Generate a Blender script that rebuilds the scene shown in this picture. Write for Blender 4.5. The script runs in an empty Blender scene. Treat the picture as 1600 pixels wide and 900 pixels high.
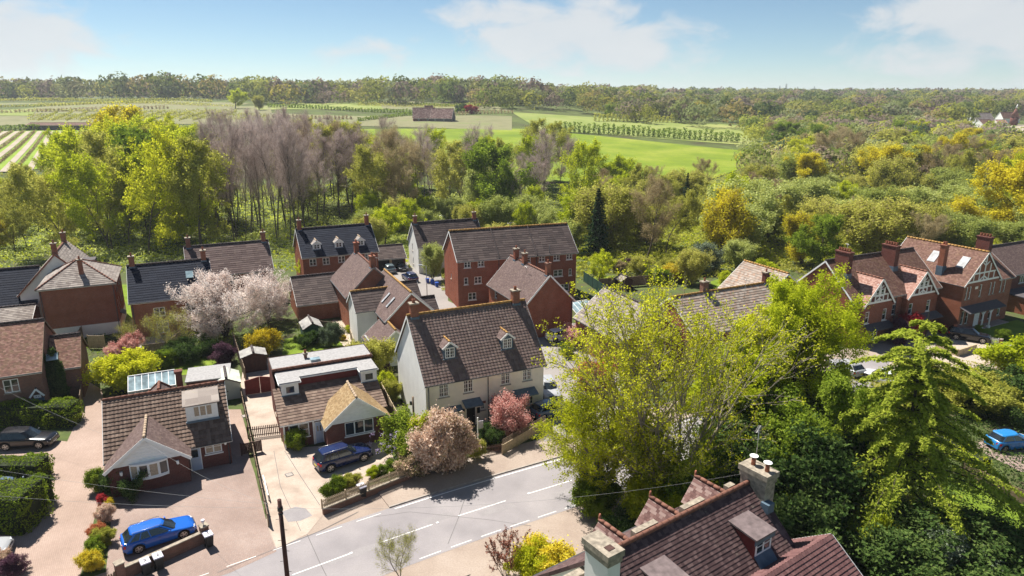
import bpy, math, random
import numpy as np
from mathutils import Vector, Matrix
R_=math.radians
S=bpy.context.scene; COL=S.collection
# ---------------------------------------------------------------- camera, sky, sun
PITCH=math.atan(300/1067.0); CH=30.0
cd=bpy.data.cameras.new('camera'); cam=bpy.data.objects.new('camera',cd); COL.objects.link(cam)
cam.location=(0,0,CH); cam.rotation_euler=(math.pi/2-PITCH,0,0)
cd.sensor_width=36; cd.lens=36*1067/1600; cd.clip_end=30000; cd.clip_start=.5
S.camera=cam
SUN_EL=56; SUN_AZ=134   # azimuth: maths angle (from +x, anticlockwise) towards the sun
sd=Vector((math.cos(R_(SUN_AZ))*math.cos(R_(SUN_EL)),math.sin(R_(SUN_AZ))*math.cos(R_(SUN_EL)),math.sin(R_(SUN_EL))))
sl=bpy.data.lights.new('sun','SUN'); sl.energy=5.0; sl.angle=R_(.55); sl.color=(1,.95,.86)
so=bpy.data.objects.new('sun',sl); COL.objects.link(so); so.location=(0,0,200)
so.rotation_euler=sd.to_track_quat('Z','Y').to_euler()
S.view_settings.view_transform='Standard'; S.view_settings.look='None'
S.view_settings.exposure=.98; S.view_settings.gamma=1
S.render.resolution_x=1024; S.render.resolution_y=576
w=bpy.data.worlds.new('World'); S.world=w; w.use_nodes=True
nt=w.node_tree; nt.nodes.clear(); NN=nt.nodes.new; LK=nt.links.new
def mth(nt,op,a,b=None,c=None,clamp=False):
    n=nt.nodes.new('ShaderNodeMath'); n.operation=op; n.use_clamp=clamp
    for i,v in enumerate((a,b,c)):
        if v is None: continue
        if isinstance(v,(int,float)): n.inputs[i].default_value=v
        else: nt.links.new(v,n.inputs[i])
    return n.outputs[0]
out=NN('ShaderNodeOutputWorld'); mixs=NN('ShaderNodeMixShader'); b1=NN('ShaderNodeBackground'); b2=NN('ShaderNodeBackground')
sky=NN('ShaderNodeTexSky'); sky.sky_type='NISHITA'; sky.sun_disc=False
sky.sun_elevation=R_(SUN_EL); sky.sun_rotation=R_(90-SUN_AZ); sky.air_density=.7; sky.dust_density=.1; sky.ozone_density=4.5
tint=NN('ShaderNodeMix'); tint.data_type='RGBA'; tint.blend_type='MULTIPLY'; tint.inputs[0].default_value=1
LK(sky.outputs[0],tint.inputs[6]); tint.inputs[7].default_value=(.84,.86,.77,1)
LK(tint.outputs[2],b1.inputs[0]); b1.inputs[1].default_value=.068
tc=NN('ShaderNodeTexCoord'); sx=NN('ShaderNodeSeparateXYZ'); LK(tc.outputs['Generated'],sx.inputs[0])
az=mth(nt,'ARCTAN2',sx.outputs[0],sx.outputs[1]); el=mth(nt,'ARCSINE',sx.outputs[2])
cv=NN('ShaderNodeCombineXYZ'); LK(az,cv.inputs[0]); LK(mth(nt,'MULTIPLY',el,1.9),cv.inputs[1])
nz=NN('ShaderNodeTexNoise'); nz.inputs['Scale'].default_value=13; nz.inputs['Detail'].default_value=9; nz.inputs['Roughness'].default_value=.56; nz.inputs['Distortion'].default_value=.35
LK(cv.outputs[0],nz.inputs['Vector'])
cov=None
for (a,e,ra,re,k) in [(-.625,.062,.115,.062,1.2),(-.74,.04,.2,.06,.95),(.065,.078,.15,.052,1.2),(-.02,.105,.09,.03,.95),(.15,.062,.12,.045,1.1),(-.2,.05,.085,.032,.62),(-.14,.075,.04,.015,.5),(.2,.13,.05,.012,.5),
    (.60,.082,.135,.06,1.25),(.72,.085,.17,.07,1.1),(.54,.045,.12,.03,.85),(1.3,.2,.3,.1,1),(2.1,.35,.4,.15,1),(-1.4,.25,.35,.12,1),(-2.3,.3,.4,.15,1),(3,.25,.4,.12,1),(.2,.75,.4,.14,.9),(-.8,.6,.3,.1,.9)]:
    dx=mth(nt,'DIVIDE',mth(nt,'SUBTRACT',az,a),ra); dy=mth(nt,'DIVIDE',mth(nt,'SUBTRACT',el,e),re)
    d=mth(nt,'ADD',mth(nt,'MULTIPLY',dx,dx),mth(nt,'MULTIPLY',dy,dy))
    g=mth(nt,'MULTIPLY',mth(nt,'EXPONENT',mth(nt,'MULTIPLY',d,-.9)),k)
    cov=g if cov is None else mth(nt,'MAXIMUM',cov,g)
val=mth(nt,'ADD',cov,mth(nt,'MULTIPLY',mth(nt,'SUBTRACT',nz.outputs[0],.5),2.1))
mr=NN('ShaderNodeMapRange'); mr.interpolation_type='SMOOTHSTEP'; LK(val,mr.inputs[0])
for i,v in ((1,.34),(2,.98),(3,0),(4,.86)): mr.inputs[i].default_value=v
LK(mr.outputs[0],mixs.inputs[0]); LK(b1.outputs[0],mixs.inputs[1]); LK(b2.outputs[0],mixs.inputs[2])
cr=NN('ShaderNodeMix'); cr.data_type='RGBA'; LK(nz.outputs[0],cr.inputs[0]); cr.inputs[6].default_value=(.78,.82,.86,1); cr.inputs[7].default_value=(.95,.95,.94,1)
LK(cr.outputs[2],b2.inputs[0]); b2.inputs[1].default_value=.44
LK(mixs.outputs[0],out.inputs[0])
# ---------------------------------------------------------------- helpers
_s,_c=math.sin(PITCH),math.cos(PITCH)
def sstep(t): t=np.clip(t,0,1); return t*t*(3-2*t)
def terrain(x,y):
    x=np.asarray(x,float); y=np.asarray(y,float)
    a=x/np.maximum(y,50)
    b=sstep((a+.05)/.45)
    t=np.clip((y-235)/560,0,1); zl=26*(t*.75+.25*sstep(t))
    t2=np.clip((y-300)/1100,0,1); zr=24*t2
    z=zl*(1-b)+zr*b
    z=z-2.2*np.exp(-((y-175-.12*x)/38)**2)
    z=z+np.clip((y-260)/400,0,1)*1.3*(np.sin(x/63+y/97)+.6*np.sin(x/31-y/57))
    t3=np.clip((y-1500)/3500,0,1); z=z+t3*(14+10*np.sin(x/900+1)+34*np.exp(-((x-3700)/560)**2))
    return z
def ray(px,py): u=(px-800)/1067.; v=(py-450)/1067.; return np.array([u,_c-v*_s,-(_s+v*_c)])
def pt(px,py,z=None):
    """ground point seen at a place of the 1600x900 photograph; z given: point at that height"""
    d=ray(px,py)
    if z is not None: t=(CH-z)/-d[2]; return Vector((d[0]*t,d[1]*t,z))
    lo=20.; t=20.
    while t<4000:
        p=d*t; g=float(terrain(p[0],p[1]))
        if CH+p[2]<g:
            a,b=lo,t
            for _ in range(18):
                m=(a+b)/2; p=d*m
                if CH+p[2]<float(terrain(p[0],p[1])): b=m
                else: a=m
            p=d*b; return Vector((p[0],p[1],float(terrain(p[0],p[1]))))
        lo=t; t*=1.02
    p=d*900; return Vector((p[0],p[1],float(terrain(p[0],p[1]))))
def tag(o,label=None,cat=None,group=None,kind=None):
    if label: o['label']=label
    if cat: o['category']=cat
    if group: o['group']=group
    if kind: o['kind']=kind
    return o
def empty(name,loc=(0,0,0),rz=0,label=None,cat=None,group=None):
    o=bpy.data.objects.new(name,None); COL.objects.link(o); o.location=loc; o.rotation_euler=(0,0,rz)
    o.empty_display_size=.3
    return tag(o,label,cat,group)
def link(name,me,parent=None,loc=None,rz=None):
    o=bpy.data.objects.new(name,me); COL.objects.link(o)
    if parent is not None: o.parent=parent
    if loc is not None: o.location=loc
    if rz is not None: o.rotation_euler=(0,0,rz)
    return o
def copy_tree(o,parent=None):
    c=o.copy(); COL.objects.link(c)
    if parent is not None: c.parent=parent
    for ch in o.children: copy_tree(ch,c)
    return c
class MB:
    def __init__(s): s.v=[]; s.f=[]; s.m=[]; s.smooth=[]
    def face(s,pts,m=0,sm=False):
        n=len(s.v); s.v+= [tuple(p) for p in pts]; s.f.append(tuple(range(n,n+len(pts)))); s.m.append(m); s.smooth.append(sm)
    def hexa(s,P,m=0):   # P: 8 points, bottom 0-3 ccw, top 4-7
        n=len(s.v); s.v+=[tuple(p) for p in P]
        for f in ((3,2,1,0),(4,5,6,7),(0,1,5,4),(1,2,6,5),(2,3,7,6),(3,0,4,7)): s.f.append(tuple(n+i for i in f)); s.m.append(m); s.smooth.append(False)
    def box(s,x0,y0,z0,x1,y1,z1,m=0):
        s.hexa([(x0,y0,z0),(x1,y0,z0),(x1,y1,z0),(x0,y1,z0),(x0,y0,z1),(x1,y0,z1),(x1,y1,z1),(x0,y1,z1)],m); return s
    def fbox(s,F,a0,a1,z0,z1,d0,d1,m=0):
        s.hexa([F(a0,z0,d1),F(a1,z0,d1),F(a1,z0,d0),F(a0,z0,d0),F(a0,z1,d1),F(a1,z1,d1),F(a1,z1,d0),F(a0,z1,d0)],m); return s
    def bar(s,p,q,w,h,m=0,up=(0,0,1)):
        p=Vector(p);q=Vector(q);d=(q-p).normalized(); u=Vector(up)
        if abs(d.dot(u))>.98: u=Vector((1,0,0))
        sd_=d.cross(u).normalized(); u=sd_.cross(d); a=sd_*w/2; b=u*h/2
        s.hexa([p-a-b,p+a-b,q+a-b,q-a-b,p-a+b,p+a+b,q+a+b,q-a+b],m); return s
    def tube(s,p,q,r0,r1=None,n=8,m=0,cap=True,sm=True):
        p=Vector(p);q=Vector(q);r1=r0 if r1 is None else r1; d=(q-p).normalized(); u=Vector((0,0,1)) if abs(d.z)<.95 else Vector((1,0,0))
        a=d.cross(u).normalized(); b=d.cross(a); k=len(s.v)
        for i in range(n):
            t=2*math.pi*i/n; o=a*math.cos(t)+b*math.sin(t); s.v.append(tuple(p+o*r0)); s.v.append(tuple(q+o*r1))
        for i in range(n):
            j=(i+1)%n; s.f.append((k+2*i,k+2*i+1,k+2*j+1,k+2*j)); s.m.append(m); s.smooth.append(sm)
        if cap:
            s.f.append(tuple(k+2*i for i in range(n))); s.m.append(m); s.smooth.append(False)
            s.f.append(tuple(k+2*i+1 for i in reversed(range(n)))); s.m.append(m); s.smooth.append(False)
        return s
    def prism(s,poly,z0,z1,m=0):
        b=[(x,y,z0) for x,y in poly]; t=[(x,y,z1) for x,y in poly]; n=len(poly)
        s.face(t,m); s.face(b[::-1],m)
        for i in range(n): j=(i+1)%n; s.face([b[i],b[j],t[j],t[i]],m)
        return s
    def mesh(s,name,mats):
        me=bpy.data.meshes.new(name); me.from_pydata(s.v,[],s.f)
        for m_ in (mats if isinstance(mats,(list,tuple)) else [mats]): me.materials.append(m_)
        me.polygons.foreach_set('material_index',s.m); me.polygons.foreach_set('use_smooth',s.smooth)
        uv=me.uv_layers.new(name='UVMap'); U=[]
        for p in me.polygons:
            n=p.normal
            if abs(n.z)>.999 or n.length<.5: t=Vector((1,0,0)); b=Vector((0,1,0))
            else: t=Vector((-n.y,n.x,0)).normalized(); b=n.cross(t)
            for vi in p.vertices:
                c=me.vertices[vi].co; U+= [c.dot(t),c.dot(b)]
        uv.data.foreach_set('uv',U)
        me.update(); return me
    def build(s,name,mats,parent=None,loc=None,rz=None):
        return link(name,s.mesh(name,mats),parent,loc,rz)
# ---------------------------------------------------------------- materials
MC={}
def newmat(name):
    m=bpy.data.materials.new(name); m.use_nodes=True; nt=m.node_tree; b=nt.nodes['Principled BSDF']; b.inputs['Specular IOR Level'].default_value=.3
    return m,nt,b
def ramp(nt,fac,stops):
    r=nt.nodes.new('ShaderNodeValToRGB'); e=r.color_ramp.elements
    while len(e)<len(stops): e.new(.5)
    for i,(p,c) in enumerate(stops): e[i].position=p; e[i].color=(*c,1)
    nt.links.new(fac,r.inputs[0]); return r.outputs[0]
def noise(nt,scale,detail=4,vec=None,rough=.55):
    n=nt.nodes.new('ShaderNodeTexNoise'); n.inputs['Scale'].default_value=scale; n.inputs['Detail'].default_value=detail; n.inputs['Roughness'].default_value=rough
    if vec is None:
        t=nt.nodes.new('ShaderNodeTexCoord'); vec=t.outputs['Object']
    nt.links.new(vec,n.inputs['Vector']); return n.outputs[0]
def mixc(nt,fac,a,b,mode='MIX'):
    m=nt.nodes.new('ShaderNodeMix'); m.data_type='RGBA'; m.blend_type=mode
    for i,v in ((0,fac),(6,a),(7,b)):
        if isinstance(v,(int,float)): m.inputs[i].default_value=v
        elif isinstance(v,tuple): m.inputs[i].default_value=(*v,1)
        else: nt.links.new(v,m.inputs[i])
    return m.outputs[2]
def mrange(nt,v,a,b,c=0,d=1):
    n=nt.nodes.new('ShaderNodeMapRange'); nt.links.new(v,n.inputs[0])
    for i,x in ((1,a),(2,b),(3,c),(4,d)): n.inputs[i].default_value=x
    return n.outputs[0]
def bump(nt,b,h,dist=.02,st=.6):
    n=nt.nodes.new('ShaderNodeBump'); n.inputs['Distance'].default_value=dist; n.inputs['Strength'].default_value=st
    nt.links.new(h,n.inputs['Height']); nt.links.new(n.outputs[0],b.inputs['Normal'])
def plain(name,c,rough=.6,metal=0,var=.12,scale=3,spec=.3):
    if name in MC: return MC[name]
    m,nt,b=newmat(name); f=noise(nt,scale,5)
    col=ramp(nt,f,[(.3,tuple(x*(1-var) for x in c)),(.7,tuple(min(1,x*(1+var)) for x in c))])
    nt.links.new(col,b.inputs['Base Color']); b.inputs['Roughness'].default_value=rough; b.inputs['Metallic'].default_value=metal; b.inputs['Specular IOR Level'].default_value=spec
    MC[name]=m; return m
def paint(name,c,coat=.4):
    m,nt,b=newmat(name); f=noise(nt,1.5,3); nt.links.new(ramp(nt,f,[(.3,tuple(x*.93 for x in c)),(.7,c)]),b.inputs['Base Color'])
    b.inputs['Roughness'].default_value=.22; b.inputs['Coat Weight'].default_value=coat; b.inputs['Coat Roughness'].default_value=.05; b.inputs['Specular IOR Level'].default_value=.5; return m
def glassm(name,c=(.02,.028,.035),rough=.06):
    m,nt,b=newmat(name); f=noise(nt,.9,3); nt.links.new(ramp(nt,f,[(.35,tuple(x*.6 for x in c)),(.65,tuple(x*1.6 for x in c))]),b.inputs['Base Color'])
    b.inputs['Roughness'].default_value=rough; b.inputs['Specular IOR Level'].default_value=.75; return m
def brickm(name,c1,c2,mortar=(.33,.28,.24),w=.225,h=.075):
    m,nt,b=newmat(name); uv=nt.nodes.new('ShaderNodeUVMap'); t=nt.nodes.new('ShaderNodeTexBrick'); nt.links.new(uv.outputs[0],t.inputs['Vector'])
    t.inputs['Scale'].default_value=1; t.inputs['Brick Width'].default_value=w; t.inputs['Row Height'].default_value=h; t.inputs['Mortar Size'].default_value=.007; t.inputs['Mortar Smooth'].default_value=.3
    t.inputs['Color1'].default_value=(*c1,1); t.inputs['Color2'].default_value=(*c2,1); t.inputs['Mortar'].default_value=(*mortar,1); t.inputs['Bias'].default_value=-.1
    n=noise(nt,.8,5); n2=noise(nt,5,6)
    c=mixc(nt,mrange(nt,n,.35,.72,0,.55),t.outputs[0],tuple(x*.55 for x in c1)); c=mixc(nt,mrange(nt,n2,.55,.8,0,.4),c,tuple(min(1,x*1.5+.04) for x in c2))
    nt.links.new(c,b.inputs['Base Color']); b.inputs['Roughness'].default_value=.9; b.inputs['Specular IOR Level'].default_value=.12
    bump(nt,b,t.outputs['Fac'],-.006,.7); return m
def tilem(name,c1,c2,c3,moss=None,mossamt=.3,rough=.85,line=False):
    """roof tile: UV in tile units, one colour per tile plus lichen and stains"""
    m,nt,b=newmat(name); uv=nt.nodes.new('ShaderNodeUVMap'); fl=nt.nodes.new('ShaderNodeVectorMath'); fl.operation='FLOOR'; nt.links.new(uv.outputs[0],fl.inputs[0])
    wn=nt.nodes.new('ShaderNodeTexWhiteNoise'); wn.noise_dimensions='2D'; nt.links.new(fl.outputs[0],wn.inputs[0])
    c=ramp(nt,wn.outputs[0],[(.1,c1),(.55,c2),(.95,c3)])
    n=noise(nt,.45,6); c=mixc(nt,mrange(nt,n,.35,.7,0,.3),c,tuple(x*.7 for x in c1))
    if moss: n3=noise(nt,2.2,8,rough=.75); c=mixc(nt,mrange(nt,n3,.62-mossamt*.25,.72,0,.75),c,moss)
    n4=noise(nt,30,3); c=mixc(nt,mrange(nt,n4,.4,.7,0,.25),c,tuple(min(1,x*1.5) for x in c2))
    nt.links.new(c,b.inputs['Base Color']); b.inputs['Roughness'].default_value=rough; b.inputs['Specular IOR Level'].default_value=.25
    bump(nt,b,n4,.01,.4); return m
def leafm(name,c1,c2,c3,trans=.35):
    m,nt,b=newmat(name); at=nt.nodes.new('ShaderNodeAttribute'); at.attribute_name='v'
    oi=nt.nodes.new('ShaderNodeObjectInfo'); n=noise(nt,.5,3)
    f=mth(nt,'ADD',mth(nt,'MULTIPLY',at.outputs['Fac'],.6),mth(nt,'MULTIPLY',n,.5)); f=mth(nt,'ADD',f,mth(nt,'MULTIPLY',mth(nt,'SUBTRACT',oi.outputs['Random'],.5),.34))
    c=ramp(nt,f,[(.15,c1),(.5,c2),(.9,c3)])
    d=nt.nodes.new('ShaderNodeBsdfDiffuse'); tr=nt.nodes.new('ShaderNodeBsdfTranslucent'); mx=nt.nodes.new('ShaderNodeMixShader'); mx.inputs[0].default_value=trans
    nt.links.new(c,d.inputs[0]); nt.links.new(c,tr.inputs[0]); nt.links.new(d.outputs[0],mx.inputs[1]); nt.links.new(tr.outputs[0],mx.inputs[2])
    nt.nodes.remove(b); nt.links.new(mx.outputs[0],nt.nodes['Material Output'].inputs[0]); return m
def groundm(name,stops,scale=.3,detail=8,fine=6,rough=.95,bd=.05,stops2=None,paver=None):
    m,nt,b=newmat(name); n=noise(nt,scale,detail); c=ramp(nt,n,stops)
    n2=noise(nt,fine,6,rough=.7); c=mixc(nt,mrange(nt,n2,.35,.75,0,.55),c,stops2 or tuple(x*.6 for x in stops[0][1]))
    h=n2
    if paver:
        uv=nt.nodes.new('ShaderNodeUVMap'); mp=nt.nodes.new('ShaderNodeMapping'); mp.inputs['Rotation'].default_value=(0,0,paver[2]); nt.links.new(uv.outputs[0],mp.inputs[0])
        t=nt.nodes.new('ShaderNodeTexBrick'); nt.links.new(mp.outputs[0],t.inputs['Vector']); t.inputs['Scale'].default_value=1; t.inputs['Brick Width'].default_value=paver[0]; t.inputs['Row Height'].default_value=paver[1]; t.inputs['Mortar Size'].default_value=.008
        t.inputs['Color1'].default_value=(1.03,1.02,1.01,1); t.inputs['Color2'].default_value=(.93,.92,.91,1); t.inputs['Mortar'].default_value=(.74,.72,.7,1)
        c=mixc(nt,1,c,t.outputs[0],'MULTIPLY'); h=t.outputs['Fac']; bd=-.006
    nt.links.new(c,b.inputs['Base Color']); b.inputs['Roughness'].default_value=rough; b.inputs['Specular IOR Level'].default_value=.12
    bump(nt,b,h,bd,.5); return m
M=dict(
 cream=plain('cream_render',(.84,.79,.70),.9,var=.07,scale=1.2), white=plain('white_paint',(.82,.82,.80),.5,var=.05), wgable=plain('white_render',(.74,.73,.70),.9,var=.06,scale=1),
 lead=plain('blue_grey_lead',(.09,.135,.18),.55,var=.2), felt=plain('grey_felt',(.30,.29,.29),.9,var=.2,scale=4), dkfelt=plain('dark_felt',(.09,.08,.085),.9,var=.25,scale=6),
 glass=glassm('window_glass'), cglass=glassm('conservatory_glass',(.22,.3,.33),.12), blind=plain('window_blind',(.42,.33,.24),.7,var=.25,scale=9),
 brick=brickm('red_brick',(.30,.085,.042),(.20,.058,.035)), brickd=brickm('dark_red_brick',(.17,.055,.042),(.105,.04,.033),mortar=(.2,.16,.14)), bricko=brickm('orange_brick',(.31,.105,.055),(.22,.075,.042)),
 brickold=brickm('weathered_brick',(.24,.11,.075),(.15,.08,.06),mortar=(.25,.22,.2)), stone=plain('weathered_stone',(.28,.24,.19),.95,var=.4,scale=4),
 tdark=tilem('brown_pantile',(.055,.04,.038),(.08,.057,.053),(.11,.083,.075),(.3,.24,.18),.1), tblue=tilem('slate_blue_tile',(.006,.009,.022),(.009,.013,.028),(.014,.019,.036),(.04,.04,.055),.03,rough=.85),
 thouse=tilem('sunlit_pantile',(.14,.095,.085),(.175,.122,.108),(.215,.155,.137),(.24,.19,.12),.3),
 tbrown=tilem('bungalow_tile',(.115,.075,.058),(.165,.112,.087),(.225,.16,.125),(.10,.085,.05),.2), tpurple=tilem('plum_brown_tile',(.085,.054,.05),(.115,.076,.07),(.15,.105,.095),(.25,.19,.13),.25),
 tgrey=tilem('pale_grey_tile',(.17,.14,.125),(.24,.205,.185),(.32,.28,.25),(.36,.3,.2),.2), tgold=tilem('golden_brown_tile',(.20,.13,.06),(.27,.18,.09),(.33,.24,.13),(.12,.08,.04),.3),
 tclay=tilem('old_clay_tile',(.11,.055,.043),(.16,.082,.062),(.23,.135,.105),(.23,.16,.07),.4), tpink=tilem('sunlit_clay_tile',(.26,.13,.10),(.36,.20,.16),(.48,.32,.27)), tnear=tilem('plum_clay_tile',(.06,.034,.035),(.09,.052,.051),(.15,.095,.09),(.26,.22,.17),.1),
 tnear2=tilem('smooth_plum_tile',(.11,.052,.052),(.14,.068,.066),(.17,.088,.084)), tlich=tilem('lichen_tile',(.22,.17,.14),(.3,.25,.21),(.38,.33,.29),(.42,.16,.05),.5), tmoss=tilem('mossy_clay_tile',(.14,.07,.055),(.23,.11,.085),(.33,.19,.15),(.19,.15,.07),.7),
 ridge=plain('ridge_tile_red',(.18,.08,.055),.85,var=.3,scale=3), ridgeo=plain('lichen_ridge',(.34,.19,.06),.9,var=.35,scale=3), ridged=plain('dark_ridge',(.07,.055,.055),.85,var=.3), ridgec=plain('buff_ridge',(.36,.27,.19),.9,var=.2),
 pot=plain('terracotta',(.30,.11,.065),.8,var=.25), black=plain('black_plastic',(.02,.02,.022),.45), dgrey=plain('dark_grey_metal',(.06,.06,.065),.5), blackdoor=plain('black_door',(.012,.012,.014),.4),
 bluedoor=plain('pale_blue_door',(.42,.5,.62),.5,var=.04), wood=plain('grey_brown_wood',(.20,.145,.10),.9,var=.35,scale=5), woodp=plain('pale_wood',(.42,.33,.22),.9,var=.25,scale=5), woodd=plain('dark_wood',(.07,.035,.028),.8,var=.3), redwood=plain('dark_red_wood',(.16,.03,.025),.75,var=.2),
 greenw=plain('dark_green_wood',(.02,.06,.045),.8,var=.25), mint=plain('pale_green_boards',(.50,.56,.50),.8,var=.05), polec=plain('telegraph_pole_wood',(.075,.032,.028),.9,var=.3,scale=2),
 rimm=plain('alloy',(.45,.44,.43),.35,metal=.7), tyre=plain('tyre_rubber',(.012,.012,.013),.8), tail=plain('tail_light_red',(.5,.015,.012),.25), headl=plain('headlamp_clear',(.5,.52,.55),.15,spec=.6), plate=plain('number_plate_yellow',(.6,.48,.05),.5,var=.03), platew=plain('number_plate_white',(.6,.6,.6),.5,var=.03),
 cblue=paint('bright_blue_paint',(.006,.105,.48)), cnavy=paint('navy_paint',(.006,.014,.07)), cblack=paint('black_paint',(.006,.006,.01)), cwhite=paint('white_paint_car',(.68,.70,.75)), csilver=paint('silver_paint',(.38,.39,.41)), cgreyb=paint('blue_grey_paint',(.09,.13,.2)), cteal=paint('grey_teal_paint',(.12,.16,.18)), csky=paint('sky_blue_paint',(.02,.2,.5)),
 line=plain('road_paint_white',(.72,.70,.68),.8,var=.12,scale=8), bark=plain('grey_bark',(.11,.09,.07),.95,var=.4,scale=2), barkd=plain('dark_bark',(.045,.036,.028),.95,var=.4,scale=2), barkp=plain('pale_bark',(.26,.22,.18),.95,var=.3,scale=2), twig=plain('grey_mauve_twigs',(.24,.185,.165),.95,var=.25,scale=.6), twigb=plain('brown_twigs',(.17,.125,.08),.95,var=.3,scale=.6),
 binlid=plain('white_bin_lid',(.62,.58,.66),.5,var=.1,scale=4), bluebin=plain('blue_plastic',(.02,.08,.4),.5), copper=plain('faded_plastic',(.3,.3,.3),.5),
)
# ---------------------------------------------------------------- roofs, walls, windows, houses
ST=dict(pan=(.34,.30,.02,.05,6),panf=(.34,.33,.035,.05,4),flat=(.34,.40,.026,0,.4),plain=(.22,.17,.012,.006,1),roll=(.30,.36,.045,.05,5),big=(.36,.36,.035,.0,1),near=(.19,.21,.022,.008,1),near2=(.24,.22,.03,.04,4))
def slope_arrays(A,B,C,D,style,rng):
    tw,th,tk,amp,ns=ST[style]
    A,B,C,D=[np.array(p,float) for p in (A,B,C,D)]
    W=np.linalg.norm(B-A); u=(B-A)/W; dv=(D-A)-u*np.dot(D-A,u); Sl=np.linalg.norm(dv); v=dv/Sl; n=np.cross(u,v)
    uD=np.dot(D-A,u); uC=np.dot(C-A,u); umin=min(0,uD); umax=max(W,uC)
    du=tw/ns; ks=np.arange(umin,umax+du,du)
    V=[];F=[];U=[];nr=max(1,int(round(Sl/th))); th=Sl/nr; off=0
    for j in range(nr):
        v0,v1=j*th,(j+1)*th+.0
        lo=[uD*x/Sl for x in (v0,v1)]; hi=[W+(uC-W)*x/Sl for x in (v0,v1)]
        sh=0 if style not in('plain','big','near') else (tw/2)*(j%2)
        kk=ks+sh-(tw if sh else 0)
        kk=np.append(kk,[kk[-1]+du,kk[-1]+2*du])
        pr=amp*(.5-.5*np.cos(2*np.pi*kk/tw)) if style in('pan','panf','roll','near2') else rng.uniform(0,1,len(kk))*amp
        a=np.clip(kk,lo[0],hi[0]); b=np.clip(kk,lo[1],hi[1])
        jit=rng.uniform(-.004,.004)
        P0=A+np.outer(a,u)+v*v0+np.outer(pr+tk+jit,n); P1=A+np.outer(b,u)+v*v1+np.outer(pr*.7,n); P2=A+np.outer(a,u)+v*v0+np.outer(pr*.7-.01,n)
        m=len(kk); V+=[P0,P1,P2]; i=np.arange(m-1); ok=((a[1:]-a[:-1])>1e-4)|((b[1:]-b[:-1])>1e-4)
        i=i[ok]; F.append(np.stack([off+i,off+i+1,off+m+i+1,off+m+i],1)); 
        ok2=(a[1:]-a[:-1])[ok]>1e-4; i2=i[ok2]; F.append(np.stack([off+2*m+i2,off+2*m+i2+1,off+i2+1,off+i2],1))
        uu=lambda idx:(np.floor((kk[idx]-sh)/tw+1e-3))
        def uvs(ix): 
            base=np.floor((kk[ix]-sh)/tw+1e-3)+.1+17*(j%2)
            return np.stack([np.stack([base,np.full(len(ix),j+.5)],1)]*4,1)
        U.append(uvs(i)); U.append(uvs(i2)); off+=3*m
    return np.concatenate(V),np.concatenate(F),np.concatenate(U)
def tiles(name,slopes,mat,style,parent,seed=1):
    rng=np.random.default_rng(seed); VV=[];FF=[];UU=[];o=0
    for s in slopes:
        V,F,U=slope_arrays(*s,style,rng); VV.append(V); FF.append(F+o); UU.append(U); o+=len(V)
    V=np.concatenate(VV);F=np.concatenate(FF);U=np.concatenate(UU)
    me=bpy.data.meshes.new(name); me.vertices.add(len(V)); me.vertices.foreach_set('co',V.ravel()); me.loops.add(F.size); me.loops.foreach_set('vertex_index',F.ravel().astype(np.int32))
    me.polygons.add(len(F)); me.polygons.foreach_set('loop_start',(np.arange(len(F))*4).astype(np.int32)); me.polygons.foreach_set('loop_total',np.full(len(F),4,np.int32))
    uv=me.uv_layers.new(name='UVMap'); uv.data.foreach_set('uv',U.reshape(-1)); me.materials.append(mat); me.polygons.foreach_set('use_smooth',np.zeros(len(F),bool)); me.update(calc_edges=True)
    o=link(name,me,parent); o['kind']='stuff'; return o
def mkface(O,t,n):
    O=Vector(O);t=Vector(t);n=Vector(n)
    return lambda a,z,d=0:O+t*a+n*d+Vector((0,0,z))
def faces_of(L,D,x0=0,y0=0):
    return dict(F=mkface((x0,y0,0),(1,0,0),(0,-1,0)),R=mkface((x0+L,y0,0),(0,1,0),(1,0,0)),B=mkface((x0+L,y0+D,0),(-1,0,0),(0,1,0)),L=mkface((x0,y0+D,0),(0,-1,0),(-1,0,0)))
def wall_face(mb,F,W,H,holes,z0=-.3,mi=0,rv=.1):
    xs=sorted(set([0,W]+[max(0,min(W,v)) for h in holes for v in (h[0],h[0]+h[2])])); zs=sorted(set([z0,H]+[v for h in holes for v in (h[1],h[1]+h[3])]))
    for i in range(len(xs)-1):
        for j in range(len(zs)-1):
            cx=(xs[i]+xs[i+1])/2; cz=(zs[j]+zs[j+1])/2
            if any(h[0]<cx<h[0]+h[2] and h[1]<cz<h[1]+h[3] for h in holes): continue
            mb.face([F(xs[i],zs[j]),F(xs[i+1],zs[j]),F(xs[i+1],zs[j+1]),F(xs[i],zs[j+1])],mi)
    for h in holes:
        a0,a1,b0,b1=h[0],h[0]+h[2],h[1],h[1]+h[3]
        mb.face([F(a0,b0),F(a1,b0),F(a1,b0,-rv),F(a0,b0,-rv)],mi); mb.face([F(a0,b1),F(a0,b1,-rv),F(a1,b1,-rv),F(a1,b1)],mi)
        mb.face([F(a0,b0),F(a0,b0,-rv),F(a0,b1,-rv),F(a0,b1)],mi); mb.face([F(a1,b0),F(a1,b1),F(a1,b1,-rv),F(a1,b0,-rv)],mi)
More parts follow.
